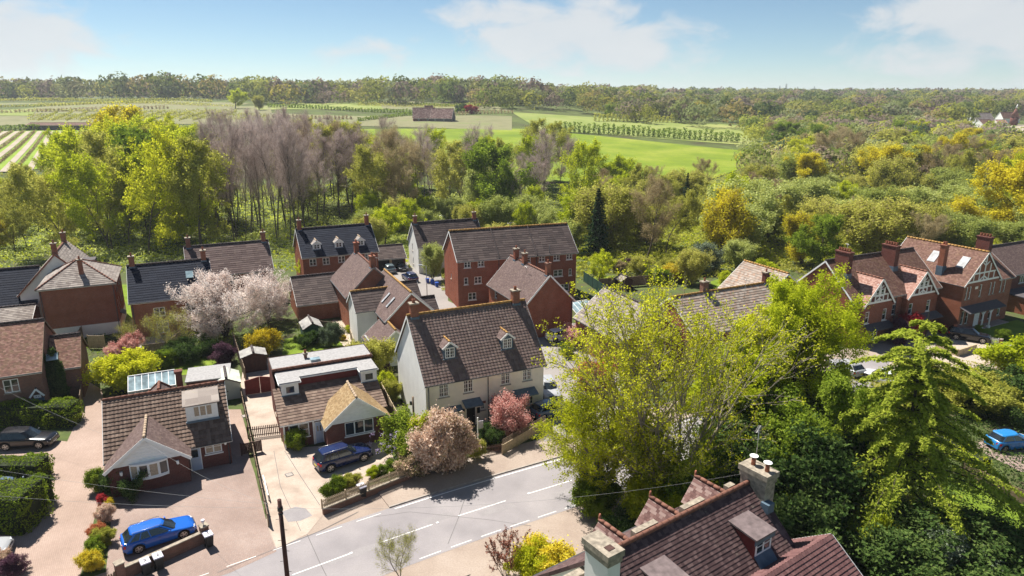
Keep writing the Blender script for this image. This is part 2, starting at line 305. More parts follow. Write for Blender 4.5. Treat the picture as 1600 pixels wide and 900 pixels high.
def window(parent,F,x,z,w_,h_,c=2,r=1,proud=False,fm='white',gm='glass',sill='stone',lintel=None,fw=.085,gb=.04,sub=False,name='window',bars=0):
    """frame (part) with its pane (sub-part); c lights across, r rows of glazing in each"""
    d1=.05 if proud else -.05; d0=d1-.05; mb=MB()
    mb.fbox(F,x,x+w_,z,z+fw,d0,d1); mb.fbox(F,x,x+w_,z+h_-fw,z+h_,d0,d1); mb.fbox(F,x,x+fw,z+fw,z+h_-fw,d0,d1); mb.fbox(F,x+w_-fw,x+w_,z+fw,z+h_-fw,d0,d1)
    for i in range(1,c): a=x+w_*i/c; mb.fbox(F,a-fw*.6,a+fw*.6,z+fw,z+h_-fw,d0,d1-.004)
    lw=w_/c
    for j in range(1,r):
        for i in range(c): mb.fbox(F,x+lw*i+fw*.61,x+lw*(i+1)-fw*.61,z+h_*j/r-gb/2,z+h_*j/r+gb/2,d0+.005,d1-.012)
    if bars:
        for i in range(c):
            a=x+lw*(i+.5)
            for j in range(r): mb.fbox(F,a-gb/2,a+gb/2,z+(h_*j/r if j else fw)+gb*.51,z+(h_*(j+1)/r if j<r-1 else h_-fw)-gb*.51,d0+.005,d1-.014)
    f=mb.build(name if not sub else name+'_frame',M[fm],parent)
    g=MB(); g.face([F(x+fw*.5,z+fw*.5,d0+.015),F(x+w_-fw*.5,z+fw*.5,d0+.015),F(x+w_-fw*.5,z+h_-fw*.5,d0+.015),F(x+fw*.5,z+h_-fw*.5,d0+.015)])
    g.build('pane',M[gm],f if not sub else parent)
    if sill: MB().fbox(F,x-.08,x+w_+.08,z-.09,z-.005,0.003,.09).build('sill' ,M[sill],parent)
    if lintel: MB().fbox(F,x-.08,x+w_+.08,z+h_+.005,z+h_+.24,.002,.025).build('lintel',M[lintel],parent)
    return f
def chimney(parent,x,y,w_,d_,z0,z1,mat='brickd',pots=1,axis='x',capm='stone',potm='pot',ph=.4,pr=.12,flash=True):
    mb=MB(); mb.box(x-w_/2,y-d_/2,z0,x+w_/2,y+d_/2,z1-.22); ms=[M[mat],M[capm],M['lead']]
    mb.box(x-w_/2-.05,y-d_/2-.05,z1-.22,x+w_/2+.05,y+d_/2+.05,z1-.12); mb.box(x-w_/2-.09,y-d_/2-.09,z1-.12,x+w_/2+.09,y+d_/2+.09,z1,1)
    o=mb.build('chimney',ms,parent)
    if flash: MB().box(x-w_/2-.06,y-d_/2-.07,z0+.2,x+w_/2+.06,y+d_/2+.07,z0+.5 if not isinstance(flash,float) else flash).build('flashing',M['lead'],parent)
    for i in range(pots):
        t=(i-(pots-1)/2)*min(.42,(max(w_,d_)-.2)/max(1,pots)) ; px,py=(x+t,y) if axis=='x' else (x,y+t)
        p=MB(); p.tube((px,py,z1),(px,py,z1+ph),pr,pr*.8,10); p.tube((px,py,z1+ph-.06),(px,py,z1+ph),pr*1.05,pr*1.05,10); p.build('chimney_pot',M[potm],o)
    return o
def ridge(parent,p,q,mat,r=.13,piece=.45,single=False):
    p=Vector(p);q=Vector(q);d=q-p;n=max(1,int(d.length/piece)); mb=MB(); me=None; rng=random.Random(3)
    for i in range(n):
        a=p+d*(i/n); b=p+d*((i+.985)/n); rr=r*(1+.04*(i%2))
        if single:
            if me is None:
                k=MB(); k.tube((0,0,0),(d.length/n*.975,0,0),r*1.05,r,10); me=k.mesh('ridge_tile',M[mat])
            o=link('ridge_tile',me,parent); o.location=a; o.rotation_euler=(0,-math.atan2(d.z,math.hypot(d.x,d.y)),math.atan2(d.y,d.x)+rng.uniform(-.01,.01))
        else: mb.tube(a,b,rr*1.03,rr,8)
    if not single: mb.build('ridge',M[mat],parent)
def gutter(mb,p,q): mb.bar(p,q,.11,.09)
def slab(mb,A,B,C,D,th=.08,off=-.03,mi=0):
    A,B,C,D=[Vector(p) for p in (A,B,C,D)]; n=(B-A).cross(D-A).normalized(); t=n*off; b=n*(off-th)
    mb.hexa([A+b,B+b,C+b,D+b,A+t,B+t,C+t,D+t],mi)
def dormer(parent,F,x,zsill,w_,h_,rise,back,wall='lead',tile='tdark',style='pan',fm='white',c=2,r=3,rm='ridgeo',pitch=None,sl=1.0,gab='white',gm='glass',bars=1):
    """gabled dormer: front wall on plane d=0 of F, running backwards (negative d)"""
    mb=MB(); hw=w_/2+.16; zt=zsill+h_+.1
    mb.fbox(F,x-hw,x+hw,zsill-.25,zt,-back,0); mb.face([F(x-hw,zt,0),F(x+hw,zt,0),F(x,zt+rise,0)]); mb.face([F(x-hw,zt,-back*.3),F(x-hw,zt,0),F(x,zt+rise,0),F(x,zt+rise,-back*.3)])
    d=mb.build('dormer',M[wall],parent)
    ov=.18; e=hw+.14; k=rise/hw; ze=zt-.14*k; bk=-back-1.3
    A,B=F(x-e,ze,bk),F(x-e,ze,ov); C,D_=F(x,zt+rise,ov),F(x,zt+rise,bk)
    A2,B2=F(x+e,ze,ov),F(x+e,ze,bk)
    tiles('roof_tiles',[(A,B,C,D_),(A2,B2,D_,C)],M[tile],style,d)
    s=MB(); slab(s,A,B,C,D_,.07,-.02); slab(s,A2,B2,D_,C,.07,-.02); s.build('roof',M[gab],d)
    b=MB(); b.bar(F(x-e,ze-.03,ov+.03),F(x,zt+rise-.03,ov+.03),.05,.17); b.bar(F(x+e,ze-.03,ov+.031),F(x,zt+rise-.03,ov+.031),.05,.17); b.build('bargeboard',M[gab],d)
    ridge(d,F(x,zt+rise+.04,ov),F(x,zt+rise+.04,bk),rm,.09)
    window(d,F,x-w_/2,zsill,w_,h_,c,r,True,fm,gm,None,sub=True,bars=bars)
    MB().fbox(F,x-hw-.08,x+hw+.08,zsill-.36,zsill-.02,.003,.14).build('lead_apron',M['lead'],d)
    return d
def house(name,label,cat,ox,oy,ang,L,D,ze,zr,wall='brick',tile='tdark',style='pan',gable='white',wins={},chim=(),hl=0,hr=0,ev=.3,vg=.18,rm='ridge',zb=0,band=None,under='white',group=None,pipes=(),noroof=False,trim=True,seed=1,single=False,rev=None,gfill=None):
    g=empty(name,(ox,oy,zb),R_(ang),label,cat,group); FS=faces_of(L,D); mb=MB(); ms=[M[wall],M[rev or wall]]
    for k,F in FS.items():
        W=L if k in 'FB' else D
        hs=[q for q in wins.get(k,[]) if q[1]+q[3]<=ze+.01]
        wall_face(mb,F,W,ze,[(q[0],q[1],q[2],q[3]) for q in hs],-1.5 )
    hz=(zr-ze)/(D/2)
    if not noroof:
        if hl==0: mb.face([FS['L'](0,ze),FS['L'](D,ze),FS['L'](D/2,zr-.06)])
        if hr==0: mb.face([FS['R'](0,ze),FS['R'](D,ze),FS['R'](D/2,zr-.06)])
    mb.build('wall',ms,g)
    if band: 
        b=MB(); 
        for k,F in FS.items(): b.fbox(F,-.02,(L if k in 'FB' else D)+.02,-1.4,band[0],.004,.035)
        b.build('rendered_plinth',M[band[1]],g)
    for k,l in wins.items():
        for q in l:
            opt=dict(q[6]) if len(q)>6 else {}
            if q[1]+q[3]>ze+.01: opt['proud']=True
            window(g,FS[k],q[0],q[1],q[2],q[3],q[4],q[5],**opt)
    if noroof: return g,FS
    zE=ze-ev*hz; xl=-vg if hl==0 else -ev; xr=L+vg if hr==0 else L+ev; rl=-vg if hl==0 else hl; rr=L+vg if hr==0 else L-hr
    A,B,C_,D_=(xl,-ev,zE),(xr,-ev,zE),(rr,D/2,zr),(rl,D/2,zr); A2,B2=(xr,D+ev,zE),(xl,D+ev,zE)
    sl=[(A,B,C_,D_),(A2,B2,D_,C_)]
    if hl: sl.append((B2,A,D_,D_))
    if hr: sl.append((B,A2,C_,C_))
    tiles('roof_tiles',sl,M[tile],style,g,seed)
    s=MB()
    for q in sl: slab(s,*q)
    s.build('roof',M['woodd'],g)
    ridge(g,(rl,D/2,zr+.05),(rr,D/2,zr+.05),rm,single=single)
    for h,x,e in ((hl,rl,xl),(hr,rr,xr)):
        if h: ridge(g,(x,D/2,zr+.04),(e,-ev,zE+.04),rm,.1); ridge(g,(x,D/2,zr+.04),(e,D+ev,zE+.04),rm,.1)
    if trim:
        for h,x in ((hl,xl-.015),(hr,xr+.015)):
            if h==0:
                b=MB(); b.bar((x,-ev,zE-.09),(x,D/2,zr-.09),.03,.2); b.bar((x,D+ev,zE-.09),(x,D/2,zr-.091),.03,.2); b.build('bargeboard',M[gable],g)
        b=MB(); gutter(b,(xl,-ev-.05,zE-.03),(xr,-ev-.05,zE-.03)); b.build('gutter',M['dgrey' if gable!='white' else 'dgrey'],g)
        b=MB(); gutter(b,(xl,D+ev+.05,zE-.03),(xr,D+ev+.05,zE-.03)); b.build('gutter',M['dgrey'],g)
        b=MB(); b.box(xl,-ev+.0,zE-.16,xr,-.02,zE-.05); b.build('soffit',M[under],g)
        for (k,a) in pipes:
            b=MB(); b.tube(FS[k](a,-.3,.07),FS[k](a,zE-.05,.07),.045,n=8); b.build('downpipe',M['dgrey'],g)
    for c in chim: chimney(g,*c[:6],**(c[6] if len(c)>6 else {}))
    return g,FS
def xgable(g,FS,x0,x1,yf,ze,zr,yback,wall,tile,style,fill='white',wins=(),rm='ridgec',ev=.25,vg=.25,face='F',fillz=None):
    """cross gable projecting from the front: side walls and front wall from x0 to x1 at y=yf, ridge running back to yback"""
    W=x1-x0; F=mkface((x0,yf,0),(1,0,0),(0,-1,0)); mb=MB(); wall_face(mb,F,W,ze,[q[:4] for q in wins if q[1]+q[3]<=ze+.01],-1.2)
    mb.face([(x0,0,-.5),(x0,yf,-.5),(x0,yf,ze),(x0,0,ze)]); mb.face([(x1,yf,-.5),(x1,0,-.5),(x1,0,ze),(x1,yf,ze)])
    mb.build('front_wing_wall',M[wall],g); xc=(x0+x1)/2
    t=MB(); t.face([F(-.0,ze,0),F(W,ze,0),F(W/2,zr-.05,0)]); t.build('gable',M[fill],g)
    k=(zr-ze)/(W/2); zE=ze-ev*k; yv=yf-vg
    A,B,C_,D_=(x0-ev,yback,zE),(x0-ev,yv,zE),(xc,yv,zr),(xc,yback,zr); A2,B2=(x1+ev,yv,zE),(x1+ev,yback,zE)
    tiles('roof_tiles',[(A,B,C_,D_),(A2,B2,D_,C_)],M[tile],style,g,5)
    s=MB(); slab(s,A,B,C_,D_); slab(s,A2,B2,D_,C_); s.build('wing_roof',M['woodd'],g)
    b=MB(); b.bar((x0-ev,yv-.02,zE-.08),(xc,yv-.02,zr-.08),.03,.24); b.bar((x1+ev,yv-.021,zE-.08),(xc,yv-.021,zr-.08),.03,.24); b.build('bargeboard',M['white'],g)
    ridge(g,(xc,yv,zr+.04),(xc,yback,zr+.04),rm,.11)
    for q in wins:
        opt=dict(q[6]) if len(q)>6 else {}
        if q[1]+q[3]>ze+.01: opt['proud']=True
        window(g,F,*q[:6],**opt)
    return F
def canopy(g,F,a0,a1,z,out_=.9,drop=.35,mat='lead',name='canopy'):
    mb=MB(); slab(mb,F(a0,z-drop,out_),F(a1,z-drop,out_),F(a1,z,0.01),F(a0,z,.01),.07,0); mb.fbox(F,a0,a1,z-drop-.12,z-drop-.03,out_-.06,out_); return mb.build(name,M[mat],g)
def door(g,F,x,w_,h_,mat,z0=0,glass=False):
    mb=MB(); mb.fbox(F,x-.07,x,z0,z0+h_+.07,.004,.04); mb.fbox(F,x+w_,x+w_+.07,z0,z0+h_+.07,.004,.04); mb.fbox(F,x,x+w_,z0+h_,z0+h_+.07,.004,.04); mb.build('door_frame',M['white'],g)
    d=MB(); d.fbox(F,x,x+w_,z0,z0+h_,.004,.028)
    for i in (0,1):
        for j in (0,1): d.fbox(F,x+w_*(.14+.43*i),x+w_*(.43+.43*i),z0+h_*(.1+.42*j),z0+h_*(.44+.44*j),.0285,.042)
    d=d.build('door',M[mat],g); MB().fbox(F,x+w_*.82,x+w_*.88,z0+h_*.46,z0+h_*.5,.043,.08).build('handle',M['rimm'],d)
    if glass: MB().fbox(F,x+w_*.2,x+w_*.4,z0+h_*.58,z0+h_*.85,.0425,.046).build('pane',M['glass'],d); MB().fbox(F,x+w_*.6,x+w_*.8,z0+h_*.58,z0+h_*.85,.0425,.046).build('pane',M['glass'],d)
    return d
def aerial(g,x,y,z,h=1.2,rz=0):
    mb=MB(); mb.tube((x,y,z),(x,y,z+h),.02,n=5); c,s=math.cos(rz),math.sin(rz); mb.tube((x-.5*c,y-.5*s,z+h-.1),(x+.5*c,y+.5*s,z+h-.1),.014,n=4)
    for i in range(7):
        t=-.45+i*.15; mb.tube((x+t*c-.16*s,y+t*s+.16*c,z+h-.1),(x+t*c+.16*s,y+t*s-.16*c,z+h-.1),.009,n=4)
    mb.build('aerial',M['rimm'],g)
# ---------------------------------------------------------------- trees
def unit(a): return a/np.maximum(np.linalg.norm(a,axis=-1,keepdims=True),1e-9)
def grow(seed,H,trunk=.3,lean=0,spread=1.0,levels=3,kids=(9,6,5),ang=(50,45,40),ratio=(.5,.5,.5),r0=.25,up=.06,wob=.12,f0=.3,multi=1,droop=0,conic=0.,base_r=.0,lsp=(.15,.42)):
    rng=np.random.default_rng(seed); segs=[]; tips=[]; st=[]
    for k in range(multi):
        a=2*math.pi*k/max(1,multi)+rng.uniform(0,1); l=.0 if multi==1 else rng.uniform(*lsp)
        st.append((np.array([math.cos(a)*base_r,math.sin(a)*base_r,0.]),unit(np.array([math.cos(a)*l+lean,math.sin(a)*l,1.])),H*(rng.uniform(.8,1) if multi>1 else 1),r0,0))
    while st:
        p,d,Ln,r,lv=st.pop(); n=(9,6,4,3,2)[lv]; sl=Ln/n; pts=[p]; ds=[d]
        for i in range(n):
            d=unit(d+rng.normal(0,wob*(1+.4*lv),3)+np.array([0,0,up if lv else .02])-np.array([0,0,droop*(i/n) if lv else 0]))
            q=p+d*sl; a0=1-i/n*.85; a1=1-(i+1)/n*.85
            segs.append((*p,*q,r*a0,r*a1,lv)); p=q; pts.append(p); ds.append(d)
        if lv>=levels-1:
            for i in range(1,n+1): tips.append((*pts[i],*ds[i]))
        if lv<levels:
            nk=kids[lv]
            for k in range(nk):
                lo=f0 if lv==0 else .2
                f=lo+(1-lo)*(k+rng.uniform(.1,.9))/nk; i=min(n-1,int(f*n)); fr=f*n-i; q=pts[i]*(1-fr)+pts[i+1]*fr; dd=ds[min(i+1,n)]
                az=k*2.4+rng.uniform(-.5,.5)+lv; a=R_(ang[lv]*rng.uniform(.75,1.2)*(1-.35*f))
                t=unit(np.cross(dd,[.13,.27,.95] if abs(dd[2])<.9 else [1,0,.1])); b=np.cross(dd,t); nd=dd*math.cos(a)+(t*math.cos(az)+b*math.sin(az))*math.sin(a)
                if lv==0: prof=(1-f)*1.1+.25 if conic else (.45+.9*math.sin(math.pi*min(1,(f-lo)/(1-lo)*.8+.15)))
                else: prof=1-.35*f
                L2=Ln*ratio[lv]*prof*(spread if lv==0 else 1)*rng.uniform(.75,1.15)
                st.append((q,unit(nd),L2,max(.012,r*(1-.8*f)*(.5 if lv==0 else .55)),lv+1))
    return np.array(segs),np.array(tips)
def npmesh(name,V,F,mats,attr=None,smooth=False,mi=None):
    k=F.shape[1]; me=bpy.data.meshes.new(name); me.vertices.add(len(V)); me.vertices.foreach_set('co',np.ascontiguousarray(V,dtype=np.float32).ravel()); me.loops.add(F.size); me.loops.foreach_set('vertex_index',F.ravel().astype(np.int32))
    me.polygons.add(len(F)); me.polygons.foreach_set('loop_start',(np.arange(len(F))*k).astype(np.int32)); me.polygons.foreach_set('loop_total',np.full(len(F),k,np.int32))
    for m in (mats if isinstance(mats,(list,tuple)) else [mats]): me.materials.append(m)
    if mi is not None: me.polygons.foreach_set('material_index',mi.astype(np.int32))
    if attr is not None: a=me.attributes.new('v','FLOAT','FACE'); a.data.foreach_set('value',attr.astype(np.float32))
    me.polygons.foreach_set('use_smooth',np.full(len(F),bool(smooth)))
    me.update(calc_edges=True); return me
def tubes(segs,minr=0,scale=1.0,n=5):
    s=segs; p=s[:,0:3]; q=s[:,3:6]; d=unit(q-p); ref=np.where(np.abs(d[:,2:3])>.95,np.array([[1.,0,0]]),np.array([[0,0,1.]])); a=unit(np.cross(d,ref)); b=np.cross(d,a)
    V=[];N=len(s)
    for i in range(n):
        t=2*math.pi*i/n; o=a*math.cos(t)+b*math.sin(t); V.append(p+o*np.maximum(s[:,6:7],minr)); V.append(q+o*np.maximum(s[:,7:8],minr*.7))
    V=np.stack(V,1).reshape(-1,3); base=np.arange(N)[:,None]*2*n; F=[]
    for i in range(n): j=(i+1)%n; F.append(base+np.array([[2*i,2*i+1,2*j+1,2*j]]))
    return V,np.concatenate(F)
def leaves(rng,cent,num,sig,size,flat=.0,out=None,aspect=1.5,up=.35,ndir=None,var=.35):
    """num leaf faces scattered round every centre"""
    c=np.repeat(cent,num,0); n=len(c); o=rng.normal(0,1,(n,3))*sig; 
    if flat: o[:,2]*=flat
    c=c+o; nr=rng.normal(0,1,(n,3)); mid=cent.mean(0); nr=unit(nr)*.9+unit(c-mid)*.5+np.array([0,0,up]); nr=unit(nr)
    t=unit(np.cross(nr,rng.normal(0,1,(n,3)))); b=np.cross(nr,t); s=size*rng.uniform(1-var,1+var,(n,1)); 
    a=t*s*.5; bb=b*s*.5/aspect
    V=np.stack([c-a,c-bb*1.35+a*.5,c+bb*1.35+a*.8],1).reshape(-1,3); F=np.arange(n*3).reshape(-1,3)
    return V,F,rng.uniform(0,1,n)
def spikes(rng,cent,dirs,num,ln,wd,spread=.7,up=.3):
    """thin twigs: slender triangles"""
    c=np.repeat(cent,num,0); d=np.repeat(dirs,num,0); n=len(c); d=unit(d+rng.normal(0,spread,(n,3))+np.array([0,0,up])); c=c+rng.normal(0,ln*.25,(n,3))
    sd=unit(np.cross(d,rng.normal(0,1,(n,3)))); L=ln*rng.uniform(.5,1.2,(n,1)); w=wd*rng.uniform(.6,1.2,(n,1))
    V=np.stack([c-sd*w,c+sd*w*1.2,c+d*L],1).reshape(-1,3); return V,np.arange(n*3).reshape(-1,3)
def cat(parts):
    V=[];F=[];A=[];Mi=[];o=0
    for v,f,a,m in parts:
        if f.shape[1]==4: f=np.concatenate([f[:,[0,1,2]],f[:,[0,2,3]]]); a=None if a is None else np.concatenate([a,a])
        V.append(v);F.append(f+o);A.append(a if a is not None else np.full(len(f),.5));Mi.append(np.full(len(f),m));o+=len(v)
    return np.concatenate(V),np.concatenate(F),np.concatenate(A),np.concatenate(Mi)
LM=dict(
 yg=leafm('yellow_green_leaf',(.32,.36,.012),(.52,.55,.025),(.68,.66,.05),.6), gold=leafm('golden_leaf',(.36,.32,.012),(.58,.50,.025),(.70,.62,.05),.6), lime=leafm('lime_leaf',(.29,.36,.012),(.46,.52,.022),(.62,.65,.05),.6),
 mid=leafm('mid_green_leaf',(.10,.16,.012),(.19,.27,.025),(.32,.40,.05),.5), dark=leafm('dark_green_leaf',(.03,.06,.016),(.07,.12,.03),(.16,.22,.06),.35), olive=leafm('olive_leaf',(.25,.26,.035),(.42,.42,.07),(.58,.56,.14),.55),
 pale=leafm('pale_willow_leaf',(.22,.27,.05),(.37,.42,.11),(.54,.58,.22),.55), brown=leafm('budding_brown_leaf',(.22,.16,.08),(.36,.28,.15),(.50,.42,.24),.45), mauve=leafm('bare_mauve_twig',(.30,.225,.20),(.44,.345,.31),(.6,.5,.46),.35),
 bl=leafm('pale_blossom',(.5,.36,.30),(.74,.61,.55),(.88,.81,.76),.45), pink=leafm('pink_blossom',(.48,.18,.16),(.68,.38,.33),(.82,.62,.54),.4), pkl=leafm('cream_pink_leaf',(.22,.24,.08),(.62,.42,.31),(.80,.66,.54),.4), red=leafm('crimson_leaf',(.22,.012,.02),(.4,.03,.04),(.5,.08,.08),.3),
 orang=leafm('orange_red_leaf',(.4,.11,.05),(.55,.2,.09),(.6,.34,.15),.3), yel=leafm('yellow_leaf',(.42,.30,.01),(.6,.46,.02),(.72,.62,.08),.35), pur=leafm('purple_leaf',(.05,.02,.04),(.10,.045,.07),(.18,.10,.13),.2), lil=leafm('lilac_flower',(.35,.25,.5),(.5,.4,.65),(.65,.55,.75),.3), 
 hedge=leafm('hedge_leaf',(.08,.13,.01),(.17,.24,.02),(.34,.40,.05),.35), fir=leafm('fir_needle',(.012,.03,.014),(.03,.06,.025),(.07,.11,.04),.1), cedar=leafm('cedar_needle',(.22,.28,.03),(.38,.44,.05),(.54,.58,.1),.45), ivy=leafm('ivy_leaf',(.09,.12,.012),(.18,.22,.02),(.36,.39,.05),.35),
 grass=leafm('grass_blade',(.10,.17,.012),(.17,.26,.02),(.26,.35,.04),.3), copper=leafm('copper_leaf',(.16,.05,.035),(.26,.10,.07),(.36,.18,.12),.3),
 sea=leafm('grey_green_leaf',(.10,.14,.06),(.16,.2,.13),(.27,.31,.22),.25))
PROTO={}
def tree_proto(key,segs,tips,leaf,bark,nl,sig,size,tw=0,twl=.9,tww=.012,minr=.012,flat=0,tmat=None,seed=7,nside=5,trunklv=1,up=.35,frac=1.0,ivy=None,out=None,aspect=1.5):
    rng=np.random.default_rng(seed); 
    tr=segs[segs[:,8]<=trunklv]; br=segs[segs[:,8]>trunklv]
    V,F=tubes(tr,minr*1.5,n=6); tm=npmesh('trunk',V,F,M[bark],smooth=True)
    parts=[]; mats=[LM[leaf]]
    if frac<1: sel=rng.uniform(0,1,len(tips))<frac; lt=tips[sel]
    else: lt=tips
    if nl: v,f,a=leaves(rng,lt[:,:3],nl,sig,size,flat,up=up,aspect=aspect); parts.append((v,f,a,0))
    mats.append(LM[tmat] if tmat else M[bark])
    if len(br): v,f=tubes(br,minr,n=3); parts.append((v,f,rng.uniform(.3,.7,len(f)),1))
    if tw: v,f=spikes(rng,tips[:,:3],tips[:,3:6],tw,twl,tww); parts.append((v,f,rng.uniform(0,1,len(f)),1))
    if ivy:
        lv,frc,dens,isz,irad=ivy; mats.append(LM['mid' if lv=='mid' else lv]); s=segs[segs[:,8]<=1]; zt=s[:,2].max()*frc; s=s[s[:,2]<zt]
        k=rng.integers(0,len(s),dens); t=rng.uniform(0,1,(dens,1)); c=s[k,:3]*(1-t)+s[k,3:6]*t
        v,f,a=leaves(rng,c,1,irad,isz,up=.1); parts.append((v,f,a,2))
    V,F,A,Mi=cat(parts); cm=npmesh('crown',V,F,mats,A,mi=Mi)
    PROTO[key]=(tm,cm,segs[:,5].max())
def make_tree(key,loc,scale,rz,label,cat='tree',group=None,name='tree',sxy=1.0,parts=('trunk','crown'),z=1.0):
    tm,cm,h=PROTO[key]; e=empty(name,loc,rz,label,cat,group); e.scale=(scale*sxy,scale*sxy,scale*z); link('trunk',tm,e); link('crown',cm,e); return e
def G(seed,H,**k): return grow(seed,H,**k)
# --- prototypes
for i in range(3):   # tall bare grey-mauve trees
    s,t=G(11+i,22,levels=3,kids=(17,6,4),ang=(38,42,42),ratio=(.22,.55,.5),r0=.24,f0=.38,up=.05,wob=.09); tree_proto(f'bare{i}',s,t,'mauve','bark',0,.4,.16,tw=2,twl=1.2,tww=.022,minr=.028,tmat='mauve',seed=i)
for i in range(2):   # bare but broader, brown
    s,t=G(21+i,15,levels=3,kids=(12,7,5),ang=(48,42,40),ratio=(.42,.48,.5),r0=.24,f0=.2,up=.12,wob=.11); tree_proto(f'bush_bare{i}',s,t,'brown','bark',5,.45,.2,tw=7,twl=.9,tww=.018,minr=.016,tmat='brown',seed=i)
for i,(lf,nm) in enumerate((('olive','feath0'),('lime','feath1'),('yg','feath2'))):  # tall feathery spring trees
    s,t=G(31+i,20,levels=3,kids=(18,7,4),ang=(52,46,44),ratio=(.30,.52,.5),r0=.2,f0=.22,up=.05,wob=.1); tree_proto(nm,s,t,lf,'bark',8,.36,.34,tw=1,twl=.8,tww=.015,minr=.02,seed=i,tmat=None)
for lf,nm,sd in (('yg','oak0',41),('gold','oak1',42),('mid','oak2',43),('lime','oak3',44)):
    s,t=G(sd,14,levels=3,kids=(13,7,5),ang=(62,48,42),ratio=(.42,.5,.48),r0=.38,f0=.16,up=.06,wob=.12,spread=1.1); tree_proto(nm,s,t,lf,'barkd',12,.5,.42,seed=sd)
for lf,nm,sd in (('pale','wil0',51),('olive','wil1',52),('pale','wil2',53),('gold','wil3',54)):
    s,t=G(sd,9,levels=3,kids=(11,7,4),ang=(50,42,38),ratio=(.48,.5,.5),r0=.2,f0=.1,up=.14,wob=.1,multi=3); tree_proto(nm,s,t,lf,'bark',6,.45,.3,tw=2,twl=.8,tww=.02,seed=sd,tmat='olive' if lf=='pale' else 'brown')
for lf,nm,sd in (('mid','shr0',61),('lime','shr1',62),('olive','shr2',63),('hedge','shr3',64),('dark','shr4',65),('yel','shr5',66),('pkl','shr6',67),('pink','shr7',68),('red','shr8',69),('pur','shr9',70),('orang','shr10',71),('sea','shr11',72),('yg','shr12',73),('copper','shr13',74),('brown','shr14',75)):
    s,t=G(sd,2.4,levels=2,kids=(9,6),ang=(55,48),ratio=(.55,.5),r0=.05,f0=.12,up=.08,wob=.14,multi=4,base_r=.15); tree_proto(nm,s,t,lf,'barkd',26,.17,.13,tw=1,twl=.3,tww=.006,minr=.006,seed=sd)
def conifer(key,leaf,H,R,seed,layers=26,drp=.3,size=.3,dens=60,bark='barkd',top=.03,irregular=.2,lenpow=.9,f0=.08,flat=.25,wf=.26,nbr=7,asp=2.2):
    rng=np.random.default_rng(seed); segs=[]; cs=[]; nz=9; 
    for i in range(nz): segs.append((0,0,H*i/nz,0,0,H*(i+1)/nz,.02+.022*H*(1-i/nz)*.6,.02+.022*H*(1-(i+1)/nz)*.6,0))
    for k in range(layers):
        f=f0+(1-f0)*(k/layers); z=H*f; L=R*((1-f)**lenpow+top)*rng.uniform(1-irregular,1+irregular); nb=nbr if f<.8 else 5
        for b in range(nb):
            a=b*2*math.pi/nb+k*.8+rng.uniform(-.25,.25); l=L*rng.uniform(.65,1.15); p=np.array([0,0,z]); d=unit(np.array([math.cos(a),math.sin(a),.25])); n=5
            for j in range(n):
                q=p+d*l/n; segs.append((*p,*q,.05*(1-j/n)+.012,.05*(1-(j+1)/n)+.01,1+(j>1))); m=int(dens*(.4+j/n*.7))
                t=rng.uniform(0,1,(m,1)); c=p+(q-p)*t; side=np.array([-math.sin(a),math.cos(a),0]); wdt=l*wf*(1-.5*j/n)*(.35+.65*math.sin(math.pi*min(1,(j+.6)/n)))
                c=c+side*rng.normal(0,1,(m,1))*wdt*.75+np.array([0,0,1])*(rng.normal(0,1,(m,1))*.06-abs(rng.normal(0,1,(m,1)))*.08*drp); cs.append(c); p=q; d=unit(d+np.array([0,0,-drp/n*1.8]))
    segs=np.array(segs); c=np.concatenate(cs); V,F=tubes(segs[segs[:,8]<1],n=7); tm=npmesh('trunk',V,F,M[bark],smooth=True)
    v,f,a=leaves(rng,c,1,.02,size,up=.9,aspect=asp); v2,f2=tubes(segs[segs[:,8]>=1],n=3)
    V,F,A,Mi=cat([(v,f,a,0),(v2,f2,None,1)]); cm=npmesh('crown',V,F,[LM[leaf],M[bark]],A,mi=Mi); PROTO[key]=(tm,cm,H)
conifer('fir','fir',16,3.6,5,layers=30,drp=.35,size=.42,dens=22); conifer('wellingtonia','fir',20,3.4,6,layers=22,size=.7,dens=14,lenpow=.45,drp=.2)
def hedge_mesh(name,L,W,H,leaf,size=.13,dens=90,seed=3,rnd=.25,under='barkd'):
    """clipped hedge: dark twiggy core block with leaf faces over all sides"""
    rng=np.random.default_rng(seed); n=int(dens*(2*L*H+2*W*H+L*W)); P=rng.uniform(0,1,(n,3))*np.array([L,W,H]); 
    ar=np.array([W*H,W*H,L*H,L*H,L*W*1.25]); k=rng.choice(5,n,p=ar/ar.sum()); N=np.zeros((n,3))
    for i,(ax,v,s) in enumerate(((0,0,-1),(0,L,1),(1,0,-1),(1,W,1),(2,H,1))): P[k==i,ax]=v; N[k==i,ax]=s
    c=np.array([L/2,W/2,H/2]); e=np.minimum(np.minimum(P[:,0],L-P[:,0]),np.minimum(P[:,1],W-P[:,1])); r=np.clip(rnd*2.2-e,0,None); P[:,2]-=r*r*1.1*(P[:,2]>H*.6)
    bump_=.12*np.sin(P[:,0]*1.7+P[:,2]*2.2)+.09*np.sin(P[:,1]*3.1+P[:,0]*4.1)+.08*np.sin(P[:,2]*4+P[:,0]*1.3); P+=N*bump_[:,None]+rng.normal(0,.045,(n,3))
    nr=unit(N*.9+rng.normal(0,.6,(n,3))); t=unit(np.cross(nr,rng.normal(0,1,(n,3)))); b=np.cross(nr,t); s=size*rng.uniform(.6,1.3,(n,1))
    V=np.stack([P-t*s*.55,P-b*s*.45+t*s*.3,P+b*s*.45+t*s*.4],1).reshape(-1,3); A=rng.uniform(0,1,n)*.6+.2
    return npmesh(name,V,np.arange(n*3).reshape(-1,3),LM[leaf],A)
